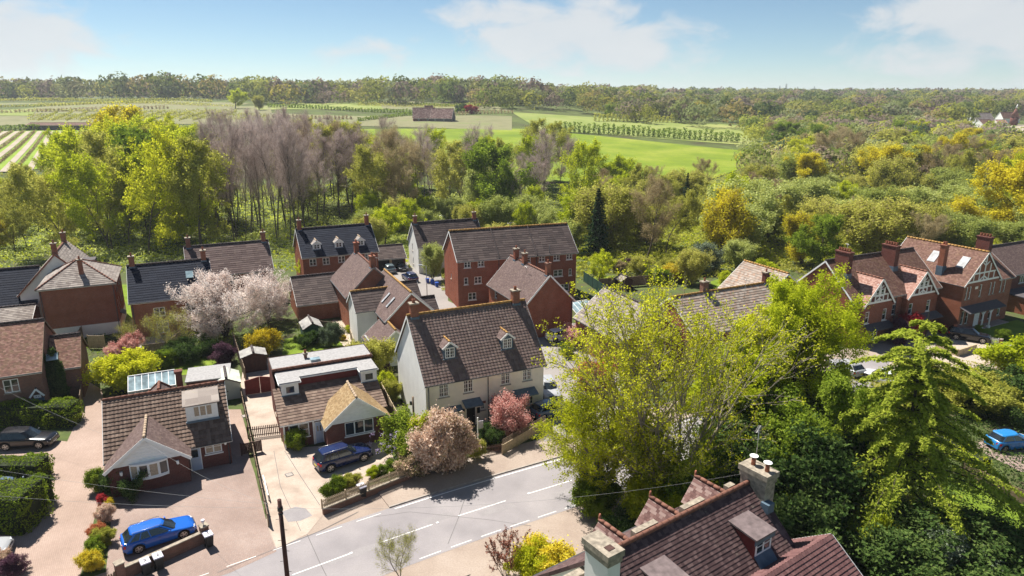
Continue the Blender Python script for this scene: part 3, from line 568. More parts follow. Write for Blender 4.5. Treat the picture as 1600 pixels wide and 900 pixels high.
def hedge(x,y,rz,L,W,H,leaf,label,seed=1,size=.13,dens=90,z=0,cat_='hedge',group=None):
    e=empty('hedge',(x,y,z),R_(rz),label,cat_,group); link('foliage',hedge_mesh('foliage',L,W,H,leaf,size,dens,seed),e)
    MB().box(.14,.14,0,L-.14,W-.14,H-.2).build('twiggy_core',LMcore,e); return e
LMcore=plain('hedge_core',(.02,.028,.01),.95,var=.4)
# ---------------------------------------------------------------- cars
def interp(x,xs,ys): return float(np.interp(x,xs,ys))
def car(name,label,loc,heading,L=4.6,W=1.82,H=1.47,paintm='cblue',kind='estate',group=None,rails=False,glassmat='cargl',yplate=True,detail=True,name2=None):
    """x forward; origin at ground centre"""
    e=empty('car',loc,R_(heading),label,'car',group); wr=.33 if kind!='suv' else .37; xr=-L/2+.95 if kind!='hatch' else -L/2+.66; xf=L/2-.9 if kind!='hatch' else L/2-.78
    belt=H*.635; lo=.19 if kind!='suv' else .25
    if kind=='estate': top=[(-L/2,.72),(-L/2+.05,.95),(-L/2+.22,belt+.03),(-L*.18,belt),(L*.16,belt-.02),(L*.22,belt-.06),(L/2-.3,belt-.2),(L/2-.08,belt-.32),(L/2,.52)]; gb=(-L/2+.10,L*.25); gt=(-L/2+.62,L*.075)
    elif kind=='suv': top=[(-L/2,.75),(-L/2+.04,1.0),(-L/2+.2,belt+.04),(-L*.18,belt),(L*.16,belt-.01),(L*.24,belt-.05),(L/2-.28,belt-.15),(L/2-.06,belt-.3),(L/2,.6)]; gb=(-L/2+.08,L*.245); gt=(-L/2+.5,L*.08)
    elif kind=='hatch': top=[(-L/2,.7),(-L/2+.04,.92),(-L/2+.16,belt+.05),(-L*.18,belt+.03),(L*.16,belt-.04),(L*.26,belt-.1),(L/2-.25,belt-.24),(L/2-.06,belt-.36),(L/2,.5)]; gb=(-L/2+.07,L*.3); gt=(-L/2+.55,L*.07)
    else: top=[(-L/2,.7),(-L/2+.05,.9),(-L/2+.25,belt),(-L*.3,belt),(L*.16,belt-.02),(L*.22,belt-.06),(L/2-.3,belt-.2),(L/2-.08,belt-.32),(L/2,.52)]; gb=(-L/2+.5,L*.25); gt=(-L/2+1.15,L*.07)
    X=sorted(set([round(-L/2+L*i/46,3) for i in range(47)]+[round(c+wr*1.22*math.cos(t*math.pi/10),3) for c in (xr,xf) for t in range(11)]))
    mb=MB(); rows=[]
    for x in X:
        t=abs(x)/(L/2); hw=W/2*(1-.10*max(0,(t-.72)/.28)**2*1.6-(.05 if t>.985 else 0)); zt=interp(x,[a for a,b in top],[b for a,b in top])
        zb=lo
        for c in (xr,xf):
            d=wr*1.2; 
            if abs(x-c)<d: zb=max(zb,wr+math.sqrt(d*d-(x-c)**2)*.98)
        if t>.9: zb=max(zb,lo+.12*(t-.9)/.1)
        zb=min(zb,zt-.1); sh=max(zb+.02,zt-.12)
        rows.append([(x,-hw*.93,zb),(x,-hw,max(zb+.01,min(sh,.45))),(x,-hw,sh),(x,-hw*.975,zt-.035),(x,-hw*.87,zt),(x,-hw*.4,zt+.025),(x,hw*.4,zt+.025),(x,hw*.87,zt),(x,hw*.975,zt-.035),(x,hw,sh),(x,hw,max(zb+.01,min(sh,.45))),(x,hw*.93,zb)])
    n=len(rows[0]); mb.v=[p for r in rows for p in r]
    for i in range(len(rows)-1):
        for j in range(n-1): mb.f.append((i*n+j,i*n+n+j,i*n+n+j+1,i*n+j+1)); mb.m.append(0); mb.smooth.append(True)
    mb.f.append(tuple(range(n))); mb.m.append(0); mb.smooth.append(False); k=(len(rows)-1)*n; mb.f.append(tuple(k+j for j in reversed(range(n)))); mb.m.append(0); mb.smooth.append(False)
    body=mb.build('body',[M[paintm]],e)
    u=MB(); u.box(-L/2+.15,-W/2+.2,lo-.03,L/2-.15,W/2-.2,.55); u.box(-L/2+.02,-W/2+.12,lo+.02,-L/2+.3,W/2-.12,lo+.2); u.box(L/2-.3,-W/2+.12,lo+.02,L/2-.015,W/2-.12,lo+.17); u.build('underbody',M['black'],e)
    # greenhouse
    wb,wt=W/2*.885,W/2*.69; zb0=interp(0,[a for a,b in top],[b for a,b in top])-.03; zt0=H-.06
    def ring(t,ex=0.):
        x0=gb[0]+(gt[0]-gb[0])*t; x1=gb[1]+(gt[1]-gb[1])*t; w_=wb+(wt-wb)*t+ex; z=zb0+(zt0-zb0)*t; c=.16
        zf=-.05*(1-t)
        return [(x0-ex,-w_+c,z),(x0+c*.8,-w_,z),(x1-.5,-w_,z),(x1-.12,-w_+.16,z+zf),(x1+.03+ex,0,z+zf),(x1-.12,w_-.16,z+zf),(x1-.5,w_,z),(x0+c*.8,w_,z),(x0-ex,w_-c,z)]
    g=MB(); a=ring(0);b=ring(1)
    for i in range(9): j=(i+1)%9; g.face([a[i],a[j],b[j],b[i]])
    g.face(b); g.build('windows',M[glassmat],e)
    r=MB(); r0=ring(.93,.012); r1=ring(1,.015); r1=[(x,y,zt0+.0) for x,y,z in r1]; r2=[(x*.93+gt[0]*.04,y*.88,H-.012) for x,y,z in r1]; rc=(sum(gt)/2,0,H+.008)
    for q0,q1 in ((r0,r1),(r1,r2)):
        for i in range(9): j=(i+1)%9; r.face([q0[i],q0[j],q1[j],q1[i]],0,True)
    for i in range(9): j=(i+1)%9; r.face([r2[i],r2[j],rc],0,True)
    r.build('roof',M[paintm],e)
    p=MB()
    for s in (-1,1):
        def P(x,t,ex=.012): w_=wb+(wt-wb)*t+ex; return (x,s*w_,zb0+(zt0-zb0)*t)
        for (xa,xb,w_) in ((gb[1]-.45,gt[1]-.42,.07),(gb[0]+.22,gt[0]+.2,.2 if kind!='coupe' else .1),((gb[0]+gb[1])/2-.02,(gt[0]+gt[1])/2+.0,.07),(gb[0]+.95,gt[0]+.62,.06)):
            if kind in('hatch','coupe') and w_==.06: continue
            q=[P(xa-w_/2,0),P(xa+w_/2,0),P(xb+w_/2,.95),P(xb-w_/2,.95)]
            if s>0: q=q[::-1]
            p.face(q)
        # screen pillars
        a0=ring(0,.012);b0=ring(.95,.012)
        i=(2,3) if s<0 else (6,5)
        q=[a0[i[0]],a0[i[1]],b0[i[1]],b0[i[0]]]; A=Vector(q[0]);B=Vector(q[1]);C=Vector(q[2]);D=Vector(q[3]); f=.35
        p.face([A.lerp(B,.35),A.lerp(B,.35+f),D.lerp(C,.35+f),D.lerp(C,.35)] if s<0 else [A.lerp(B,.35+f),A.lerp(B,.35),D.lerp(C,.35),D.lerp(C,.35+f)])
    p.build('pillars',M[paintm],e)
    if rails:
        q=MB()
        for s in (-1,1): q.tube((gt[0]+.1,s*wt*.93,H+.03),(gt[1]-.15,s*wt*.93,H+.03),.018,n=6); q.tube((gt[0]+.1,s*wt*.93,H-.03),(gt[0]+.1,s*wt*.93,H+.03),.018,n=6); q.tube((gt[1]-.15,s*wt*.93,H-.03),(gt[1]-.15,s*wt*.93,H+.03),.018,n=6)
        q.build('roof_rail',M['rimm'],e)
    # wheels
    tm=MB(); 
    tm.tube((0,-.11,0),(0,.11,0),wr,n=24); tme=tm.mesh('tyre',M['tyre'])
    rm_=MB(); rm_.tube((0,-.0,0),(0,.118,0),wr*.66,n=20,m=1); 
    for kx in range(5):
        a=kx*2*math.pi/5; 
        rm_.hexa([(wr*.1*math.cos(a+1.5),.10,wr*.1*math.sin(a+1.5)),(wr*.1*math.cos(a-1.5),.10,wr*.1*math.sin(a-1.5)),(wr*.66*math.cos(a-.2),.10,wr*.66*math.sin(a-.2)),(wr*.66*math.cos(a+.2),.10,wr*.66*math.sin(a+.2)),
                  (wr*.1*math.cos(a+1.5),.130,wr*.1*math.sin(a+1.5)),(wr*.1*math.cos(a-1.5),.130,wr*.1*math.sin(a-1.5)),(wr*.66*math.cos(a-.2),.126,wr*.66*math.sin(a-.2)),(wr*.66*math.cos(a+.2),.126,wr*.66*math.sin(a+.2))])
    for kx in range(20):
        a=kx*2*math.pi/20; b_=(kx+1)*2*math.pi/20; rm_.face([(wr*.62*math.cos(a),.124,wr*.62*math.sin(a)),(wr*.7*math.cos(a),.124,wr*.7*math.sin(a)),(wr*.7*math.cos(b_),.124,wr*.7*math.sin(b_)),(wr*.62*math.cos(b_),.124,wr*.62*math.sin(b_))])
    rme=rm_.mesh('rim',[M['rimm'],M['black']])
    for x in (xr,xf):
        for s in (-1,1):
            t=link('wheel',tme,e,(x,s*(W/2-.125),wr),0 if s>0 else math.pi); link('rim',rme,t)
    # lamps, plates, mirrors
    hl=MB(); 
    for s in (-1,1):
        q=MB(); y0,y1=s*W*.26,s*W*.455; q.hexa([(L/2-.17,min(y0,y1),belt-.42),(L/2-.01-.11*(s<0),min(y0,y1),belt-.42),(L/2-.01-.11*(s>0),max(y0,y1),belt-.42),(L/2-.17,max(y0,y1),belt-.42),(L/2-.3,min(y0,y1),belt-.26),(L/2-.045-.13*(s<0),min(y0,y1),belt-.27),(L/2-.045-.13*(s>0),max(y0,y1),belt-.27),(L/2-.3,max(y0,y1),belt-.26)]); q.build('headlight',M['headl'],e)
        q=MB(); q.hexa([(-L/2-.012+.09*(s<0),min(y0,y1),belt-.3),(-L/2+.2,min(y0,s*W*.485,y1),belt-.3),(-L/2+.2,max(y0,y1,s*W*.485),belt-.3),(-L/2-.012+.09*(s>0),max(y0,y1),belt-.3),(-L/2+.0+.09*(s<0),min(y0,y1),belt-.1),(-L/2+.22,min(y0,y1,s*W*.487),belt-.1),(-L/2+.22,max(y0,y1,s*W*.487),belt-.1),(-L/2+.0+.09*(s>0),max(y0,y1),belt-.1)]); q.build('tail_light',M['tail'],e)
        q=MB(); q.hexa([(gb[1]-.62,s*(W/2-.02)-.0,belt+.02),(gb[1]-.52,s*(W/2-.02),belt+.02),(gb[1]-.52,s*(W/2+.14),belt+.04),(gb[1]-.62,s*(W/2+.14),belt+.04),(gb[1]-.64,s*(W/2-.02),belt+.12),(gb[1]-.55,s*(W/2-.02),belt+.12),(gb[1]-.55,s*(W/2+.14),belt+.14),(gb[1]-.64,s*(W/2+.14),belt+.14)][::1]); q.build('wing_mirror',M[paintm],e)
    q=MB(); q.box(-L/2-.022,-.26,.52,-L/2+.02,.26,.63); q.build('number_plate',M['plate' if yplate else 'platew'],e)
    q=MB(); q.box(L/2-.02,-.26,.36,L/2+.016,.26,.47); q.build('number_plate',M['platew'],e)
    q=MB(); q.box(L/2-.05,-W*.22,belt-.40,L/2+.004,W*.22,belt-.28); q.build('grille',M['black'],e)
    if detail:
        q=MB()
        for s in (-1,1):
            q.box(-.16,s*(W/2+.002)-.01,belt-.17,0,s*(W/2+.002)+.012,belt-.145); q.box(-1.05,s*(W/2+.002)-.01,belt-.17,-.9,s*(W/2+.002)+.012,belt-.145)
            for xx in (.85,-.05,-.95): q.box(xx-.006,s*(W/2)-.004,.4,xx+.006,s*(W/2)+.003,belt-.13)
        q.build('door_trim',M['black'],e)
    return e
M["skyl"]=glassm("skylight_glass",(.22,.23,.25),.6)
M["plumfelt"]=plain("plum_felt",(.15,.115,.115),.8,var=.3)
M["tmot"]=tilem("mottled_clay_tile",(.10,.05,.045),(.18,.10,.088),(.30,.215,.19))
M['cargl']=glassm('car_glass',(.015,.02,.024),.04)
M['carglp']=glassm('hazy_car_glass',(.05,.07,.08),.12)
# ---------------------------------------------------------------- ground, roads, fields
M.update(soil=groundm('garden_ground',[(.3,(.10,.085,.05)),(.55,(.075,.11,.03)),(.75,(.14,.17,.05))],.5,8,4),
 rough=groundm('rough_woodland_floor',[(.3,(.07,.065,.03)),(.5,(.09,.12,.03)),(.7,(.15,.19,.05))],.06,9,.6,bd=.3),
 lawn=groundm('lawn',[(.3,(.11,.17,.015)),(.55,(.17,.24,.025)),(.75,(.25,.30,.05))],.6,8,9), field=groundm('bright_grass_field',[(.32,(.12,.18,.012)),(.5,(.185,.245,.015)),(.68,(.27,.30,.04))],.035,10,.3,bd=.2,stops2=(.10,.15,.02)),
 field2=groundm('pale_grass_field',[(.32,(.16,.21,.04)),(.52,(.23,.27,.07)),(.7,(.31,.31,.11))],.035,8,.4,bd=.2,stops2=(.19,.22,.07)), field3=groundm('stubbly_orchard_ground',[(.3,(.15,.155,.07)),(.5,(.215,.205,.11)),(.7,(.14,.19,.05))],.05,8,.5,bd=.2,stops2=(.18,.17,.09)),
 strip=groundm('bare_orchard_strip',[(.3,(.34,.29,.22)),(.6,(.42,.36,.28))],.1,8,1), stripg=groundm('green_orchard_strip',[(.3,(.18,.27,.03)),(.6,(.24,.34,.04))],.1,8,1),
 asphalt=groundm('worn_asphalt',[(.3,(.215,.20,.21)),(.5,(.27,.25,.26)),(.72,(.33,.305,.31))],.3,10,9,bd=.01,stops2=(.22,.2,.19)), asph2=groundm('estate_asphalt',[(.3,(.25,.23,.22)),(.7,(.33,.30,.28))],.2,8,10,bd=.01),
 pave=groundm('pinkish_pavement',[(.3,(.30,.235,.195)),(.55,(.37,.30,.25)),(.75,(.41,.34,.29))],.35,9,8,bd=.01), conc=groundm('worn_concrete_drive',[(.3,(.31,.245,.20)),(.5,(.43,.35,.29)),(.72,(.51,.43,.37))],.55,10,7,bd=.01,stops2=(.29,.23,.19)),
 paver=groundm('brick_paving',[(.3,(.25,.195,.175)),(.55,(.31,.245,.22)),(.75,(.37,.30,.27))],.35,8,5,stops2=(.30,.2,.16),paver=(.21,.105,.55)), paverl=groundm('sandy_brick_paving',[(.3,(.31,.235,.195)),(.55,(.38,.29,.245)),(.75,(.44,.345,.295))],.28,8,5,stops2=(.34,.24,.2),paver=(.21,.105,.9)),
 kerbm=plain('kerb_stone',(.33,.29,.26),.9,var=.2), bind=plain('shingle_path',(.40,.33,.27),.95,var=.25,scale=8), patio=plain('patio_slab',(.36,.32,.29),.9,var=.18))
def struct(o): o['kind']='structure'; return o
def ground_sheet():
    xs=np.unique(np.concatenate([np.linspace(-140,160,60),np.sign(np.linspace(-1,1,81))*np.abs(np.linspace(-1,1,81))**2.2*7500])); ys=np.unique(np.concatenate([np.linspace(-80,20,6),np.linspace(20,900,150),900+np.linspace(0,1,60)**1.8*5200]))
    X,Y=np.meshgrid(xs,ys); Z=terrain(X,Y); near=((Y<150)&(np.abs(X)<150)); Z=np.where(near,-.02+0*Z+np.where(Y>128,Z,0),Z)
    V=np.stack([X,Y,Z],-1).reshape(-1,3); nx=len(xs);ny=len(ys); i,j=np.meshgrid(np.arange(nx-1),np.arange(ny-1)); k=(j*nx+i).ravel(); F=np.stack([k,k+1,k+nx+1,k+nx],1)
    me=npmesh('ground',V,F,M['rough'],smooth=True); struct(link('ground',me))
ground_sheet()
def sheet(name,poly,z,mat,drape=False,step=14,off=.25):
    """flat area as a sheet; drape: laid over the terrain"""
    mb=MB()
    if not drape: mb.face([(x,y,z) for x,y in poly])
    else:
        P=np.array(poly); # quad patch subdivided
        a,b,c,d=[P[i] for i in range(4)]; nu=max(2,int(np.linalg.norm(b-a)/step)); nv=max(2,int(np.linalg.norm(d-a)/step)); n0=len(mb.v)
        for j in range(nv+1):
            for i in range(nu+1):
                u,v=i/nu,j/nv; q=(a*(1-u)+b*u)*(1-v)+(d*(1-u)+c*u)*v; mb.v.append((q[0],q[1],float(terrain(*q))+off))
        for j in range(nv):
            for i in range(nu): k=j*(nu+1)+i; mb.f.append((k,k+1,k+nu+2,k+nu+1)); mb.m.append(0); mb.smooth.append(True)
    o=mb.build(name,M[mat]); return struct(o)
def P2(*pts): return [tuple(pt(*p)[:2]) for p in pts]
def P0(*pts): return [tuple(pt(p[0],p[1],0.0)[:2]) for p in pts]
sheet('garden_ground',[(-120,20),(140,20),(140,126),(-120,126)],.0,'soil')
# the road: centre line and width
RC=[(-40,19.5),(-24,31.0),(-14.0,37.9),(-6.2,42.9),(.3,46.6),(6.2,49.8),(12.5,53.2),(22,59),(34,66.5),(48,74.5),(70,86)]
def offs(line,d):
    out=[]
    for i,p in enumerate(line):
        a=np.array(line[max(0,i-1)],float);b=np.array(line[min(len(line)-1,i+1)],float);t=(b-a)/np.linalg.norm(b-a); out.append((p[0]-t[1]*d,p[1]+t[0]*d))
    return out
def smooth(line,n=6):
    P=np.array(line,float); out=[]
    for i in range(len(P)-1):
        p0,p1,p2,p3=P[max(0,i-1)],P[i],P[i+1],P[min(len(P)-1,i+2)]
        for k in range(n): t=k/n; out.append(tuple(.5*((2*p1)+(-p0+p2)*t+(2*p0-5*p1+4*p2-p3)*t*t+(-p0+3*p1-3*p2+p3)*t**3)))
    out.append(tuple(P[-1])); return out
RS=smooth(RC)
def ribbon(name,line,d0,d1,z,mat,th=0):
    A=offs(line,d0);B=offs(line,d1); mb=MB()
    for i in range(len(A)-1):
        q=[(*A[i],z),(*A[i+1],z),(*B[i+1],z),(*B[i],z)]
        if th: mb.hexa([(x,y,z-th) for x,y,_ in q]+q)
        else: mb.face(q)
    return struct(mb.build(name,M[mat]))
ribbon('pavement',RS,-7.6,7.2,.004,'pave'); ribbon('road',RS,-3.3,3.55,.012,'asphalt')
def walk(line,s):
    for i in range(len(line)-1):
        a=np.array(line[i]);b=np.array(line[i+1]);l=np.linalg.norm(b-a)
        if s<=l: return a+(b-a)*s/l,(b-a)/l
        s-=l
    return np.array(line[-1]),(b-a)/l
def length(line): return sum(math.dist(line[i],line[i+1]) for i in range(len(line)-1))
def dashes(line,d,ln,gap,w_,s0,s1,z=.018,name='road_marking'):
    Lx=offs(line,d); s=s0; mb=MB(); k=0
    while s<s1:
        n=max(1,int(ln/2.5))
        for i in range(n):
            p,t=walk(Lx,s+ln*i/n); q,t2=walk(Lx,s+ln*(i+1)/n); a=np.array([-t[1],t[0]])*w_/2; b=np.array([-t2[1],t2[0]])*w_/2; mb.face([(*(p-a),z),(*(q-a),z),(*(q+b),z),(*(p+b),z)])
        s+=ln+gap
    return struct(mb.build(name,M['line']))
LT=length(RS); def_s=lambda x: min(range(int(LT*4)),key=lambda k:abs(walk(RS,k/4)[0][0]-x))/4
dashes(RS,.0,4,2.1,.085,def_s(-14.2),LT-6)
dashes(RS,3.25,1.9,1.1,.055,def_s(-22),def_s(-7.2)); dashes(RS,3.25,30,1,.10,def_s(-7.0),def_s(-6.5)); dashes(RS,-3.05,1.6,.75,.07,def_s(-8),def_s(8))
# cat's eyes
for i,s in enumerate((def_s(-5.4),def_s(1.3),def_s(-11.0))):
    p,t=walk(RS,s); e=MB().box(-.09,-.07,0,.09,.07,.025).build('cats_eye',M['white'],None,(p[0],p[1],.012),math.atan2(t[1],t[0])); tag(e,('white road stud on the centre line, middle one of three','white road stud on the centre line nearest the huge tree','white road stud on the centre line nearest the telegraph pole')[i],'road stud','road studs on the centre line')
# kerb on the far side from the white house eastwards
K=[q for q in RS if q[0]>-7.5]; o=ribbon('kerb',K,3.56,3.68,.10,'kerbm',.14); ribbon('footway',K,3.69,6.4,.095,'pave',.1)
A=[(-11.6,44.9),(-9.5,46.2),(-7.9,47.2)]
# driveways, lane and paths
sheet('lane_paving',P0((-60,830),(-30,930),(118,930),(150,800),(166,742),(170,650),(158,608),(120,585),(128,640),(105,690),(20,680),(-60,700)),.008,'paverl')
sheet('brick_driveway',P0((178,770),(200,765),(300,705),(378,680),(398,740),(420,830),(432,862),(360,895),(330,905),(180,920),(165,900)),.016,'paver')
sheet('concrete_driveway',P0((385,545),(420,545),(440,690),(460,700),(600,690),(618,720),(560,770),(515,792),(480,835),(432,858),(418,818),(400,700),(376,600)),.02,'conc')
sheet('estate_road',P0((838,640),(800,560),(836,505),(905,505),(960,560),(980,640),(930,690),(850,690)),.016,'asph2')
sheet('estate_road',P0((560,462),(590,408),(632,402),(690,420),(700,440),(700,470),(760,500),(700,520),(640,490)),.012,'asph2')
sheet('gravel_drive',P0((1380,590),(1400,545),(1450,520),(1490,505),(1560,520),(1570,560),(1530,570),(1470,600)),.022,'bind')
sheet('brick_driveway',P0((1520,700),(1560,665),(1680,680),(1680,790),(1610,745),(1545,712)),.022,'paver')
sheet('near_forecourt',[(-3,33),(1.5,41.2),(5.5,43.7),(12,48),(20,50),(16,42),(8,36)],.022,'pave')
sheet('side_path',P0((345,640),(376,640),(392,700),(372,716),(352,700)),.024,'paverl')
sheet('white_patio',P0((588,555),(640,540),(655,560),(600,575)),.024,'patio')
for q in (((255,560),(330,556),(350,580),(250,590)),((445,530),(520,520),(540,545),(440,560)),((90,535),(130,535),(130,570),(95,580)),((190,445),(206,445),(208,500),(185,500)),((925,435),(960,430),(975,445),(930,455)),((1110,440),(1160,425),(1190,440),(1120,462)),((1500,520),(1590,500),(1640,520),(1560,545)),((1430,730),(1540,760),(1640,800),(1640,860),(1480,820))): sheet('lawn',P0(*q),.028,'lawn')
sheet('garden_path',P0((205,500),(250,500),(300,545),(215,560)),.026,'patio'); sheet('garden_path',P0((520,500),(560,500),(545,545),(500,550)),.026,'bind')
# far fields on the hill
sheet('bright_green_field',P2((770,283),(1090,290),(1215,240),(850,205)),0,'field',True)
sheet('bright_green_field',P2((540,262),(860,262),(860,202),(560,202)),0,'field',True)
sheet('pale_green_field',P2((850,205),(1290,232),(1180,198),(800,176)),0,'field2',True)
sheet('bare_orchard_field',P2((380,196),(800,204),(800,182),(400,176)),0,'field3',True)
sheet('pale_green_field',P2((400,172),(600,171),(590,160),(400,158)),0,'field2',True)
sheet('bare_orchard_field',P2((-160,196),(430,196),(420,163),(-160,163)),0,'field3',True); sheet('bare_orchard_field',P2((600,170),(800,174),(760,163),(560,158)),0,'field3',True)
sheet('pale_green_field',P2((-160,182),(50,182),(60,170),(-160,172)),0,'field2',True,off=.5)
sheet('ploughed_field',P2((1520,208),(1720,208),(1700,195),(1530,195)),0,'strip',True)
sheet('green_orchard_field',P2((-260,275),(150,262),(150,204),(-160,208)),0,'stripg',True)
# orchard strips converging up the hill (left)
for i in range(12):
    a=pt(-190+i*39,270); b=pt(-25+i*17.5,206); dx=(b-a)
    if i%1==0:
        w0,w1=3.0,3.0; c=Vector((1,0,0)); mb=MB(); n=14; n0=0
        for k in range(n+1):
            p=a.lerp(b,k/n); mb.v+= [(p.x-w0/2,p.y,float(terrain(p.x-w0/2,p.y))+.45),(p.x+w0/2,p.y,float(terrain(p.x+w0/2,p.y))+.45)]
        for k in range(n): mb.f.append((2*k,2*k+1,2*k+3,2*k+2)); mb.m.append(0); mb.smooth.append(True)
        struct(mb.build('orchard_strip',M['strip']))

# repairs, covers and joints in the road and drives
M['tar']=groundm('dark_tar_patch',[(.3,(.15,.14,.14)),(.7,(.19,.18,.18))],.8,8,12,bd=.005); M['tarl']=groundm('pale_worn_patch',[(.3,(.265,.245,.25)),(.7,(.32,.30,.30))],.8,8,12,bd=.005)
for i,(q,m) in enumerate(((((660,812),(700,800),(712,806),(672,819)),'tarl'),(((505,880),(560,857),(590,848),(600,853),(566,866),(516,884)),'tarl'),(((745,800),(800,786),(808,792),(752,807)),'tarl'),(((860,772),(905,758),(915,765),(870,780)),'tarl'),(((440,800),(462,792),(478,795),(488,806),(470,814),(450,816)),'tarl'))): sheet('road_patch',P0(*q),.0155+.0002*i if i<4 else .026,m)
def line_sheet(name,pts_,w_,z,mat):
    q=[pt(x,y,0.0) for x,y in pts_]; mb=MB()
    for a,b in zip(q[:-1],q[1:]): d=(b-a).normalized(); n_=Vector((-d.y,d.x,0))*w_/2; mb.face([(p.x,p.y,z) for p in (a-n_,b-n_,b+n_,a+n_)])
    struct(mb.build(name,M[mat]))
line_sheet('road_crack',[(470,815),(482,840),(500,880),(510,900)],.05,.0165,'tar'); line_sheet('road_crack',[(585,808),(640,800),(700,806),(760,812),(830,822)],.04,.0172,'tar'); line_sheet('road_crack',[(700,850),(716,810),(726,780)],.05,.0168,'tar')
line_sheet('drive_joint',[(445,705),(470,745),(500,790)],.05,.0245,'tar'); line_sheet('drive_joint',[(428,705),(438,760),(470,830)],.04,.0243,'tar'); line_sheet('drive_joint',[(340,895),(420,862),(500,830),(560,800)],.05,.0262,'tar')
for i,(x,y) in enumerate(((728,722),(1010,735),(383,650),(452,742))):
    p=pt(x,y,0.0); q=MB(); q.box(-.3,-.3,0,.3,.3,.012); q.box(-.24,-.24,.0121,.24,.24,.016,1); o=q.build('manhole_cover',[M['dgrey'],M['kerbm']],None,(p.x,p.y,.1 if i==0 else .025),.6); tag(o,('square iron cover in the footway by the pink bushes','square iron cover on the forecourt under the huge tree','square iron cover in the side yard of the tiled bungalow','square iron cover in the concrete drive by the navy car')[i],'manhole cover')
# ---------------------------------------------------------------- houses
def merge(h,into):
    m=Matrix.Translation(into.location)@Matrix.Rotation(into.rotation_euler.z,4,'Z'); k=Matrix.Translation(h.location)@Matrix.Rotation(h.rotation_euler.z,4,'Z'); r=m.inverted()@k
    for ch in list(h.children): ch.parent=into; ch.matrix_parent_inverse=Matrix.Identity(4); ch.matrix_basis=r
    bpy.data.objects.remove(h)
sk=dict(sill='stone'); lw=dict(lintel='brick')
# A: white semi-detached house
WA=dict(sill='felt',lintel='bricko',bars=1)
g,FS=house('semi_detached_house','cream rendered pair of houses with dark pantiled roof and two small dormers beside the road','house',-7.8,56.9,25,12,9.2,5.2,10.15,'cream','thouse','pan',rm='ridgeo',seed=2,
  wins=dict(F=[(1.25,3.4,.95,1.3,2,3,WA),(3.65,3.4,.95,1.3,2,3,WA),(7.45,3.5,.95,1.3,2,3,WA),(9.75,3.5,.95,1.3,2,3,WA),(5.35,1.35,.42,.65,1,2,dict(sill='felt',lintel='bricko',bars=1)),(1.5,.9,1.2,1.2,2,3,dict(bars=1)),(9.6,.9,1.3,1.2,2,3,dict(bars=1))],R=[(4,3.4,.7,1,1,2)]),
  chim=[(.55,4.6,.72,.66,9.2,11.35,dict(mat='bricko',pots=1,flash=10.0,ph=.35,pr=.16)),(11.1,4.6,.72,.66,9.2,11.35,dict(mat='bricko',pots=1,flash=10.0,ph=.35,pr=.16))],pipes=[('F',.25),('F',6.1)])
F=FS['F']; MB().box(-.012,-.02,-.3,.0,9.22,5.19).build('side_render',M['wgable'],g); MB().face
q=MB(); q.face([(-.014,9.2,5.19),(-.014,0,5.19),(-.014,4.6,10.05)]); q.build('gable_render',M['wgable'],g)
hz=4.95/4.6
for x in (2.85,8.7): dormer(g,mkface((0,1.3,0),(1,0,0),(0,-1,0)),x,6.6,.92,1.0,.5,1.6,wall='lead',tile='tpurple',style='plain',rm='ridgeo',r=3)
canopy(g,F,1.6,3.35,2.35,.6,.3); canopy(g,F,3.45,5.25,2.75,1.0,.35); canopy(g,F,6.4,8.5,2.4,.6,.3); canopy(g,F,8.6,11.0,2.75,1.0,.35)
door(g,F,3.9,.85,2.0,'blackdoor'); door(g,F,8.9,.85,2.0,'blackdoor')
for x,z in ((3.15,4.55),(9.25,4.65)): MB().fbox(F,x-.13,x+.13,z-.14,z+.14,.003,.08).build('alarm_box',M['cream'],g)
q=MB(); q.fbox(F,4.95,5.22,1.15,1.7,.003,.12); q.build('meter_box',M['black'],g)
q=MB(); q.fbox(F,3.55,3.68,1.6,1.85,.003,.13); q.build('wall_lamp',M['black'],g)
# B: bungalow with flat-roofed dormer
g,FS=house('bungalow','brick bungalow with golden tiled front gable and long flat felt roofed dormer','house',-20,54.1,25,9,9.2,2.5,5.3,'brickd','tbrown','big',noroof=True,wins=dict(F=[(.45,.9,1.75,1.25,2,2,dict(sill='white'))],L=[(3,.9,1,1.1,2,1)]))
def rect_slope(g,x0,x1,y0,z0,y1,z1,mat,style,name='roof'):
    A,B,C_,D_=(x0,y0,z0),(x1,y0,z0),(x1,y1,z1),(x0,y1,z1); tiles('roof_tiles',[(A,B,C_,D_)],M[mat],style,g,3); s=MB(); slab(s,A,B,C_,D_); s.build(name,M['woodd'],g)
rect_slope(g,-.25,9.25,-.3,2.42,4.15,4.12,'tbrown','big')
q=MB(); q.face([(0,0,2.4),(0,9.2,2.4),(0,9.2,5.04),(0,4.2,4.8),(0,4.2,4.02)][::-1]); q.face([(9,0,2.4),(9,9.2,2.4),(9,9.2,5.04),(9,4.2,4.8),(9,4.2,4.02)]); q.face([(0,9.2,2.4),(9,9.2,2.4),(9,9.2,5.1),(0,9.2,5.1)]); q.build('upper_wall',M['brickd'],g)
q=MB(); q.box(.1,6.0,5.05,9.45,9.45,5.2); q.build('flat_roof_back',M['felt'],g); q=MB(); q.box(.05,5.95,4.9,9.5,6.0,5.24); q.box(.05,9.45,4.9,9.5,9.5,5.24); q.box(.0,5.95,4.9,.05,9.5,5.24); q.box(9.5,5.95,4.9,9.55,9.5,5.24); q.build('flat_roof_edge',M['woodd'],g)
q=MB(); q.prism([(.25,2.95),(2.15,2.95),(2.15,3.95),(7.55,3.95),(7.55,2.95),(9.3,2.95),(9.3,5.85),(.25,5.85)],4.93,5.02); q.build('flat_roof_front',M['felt'],g)
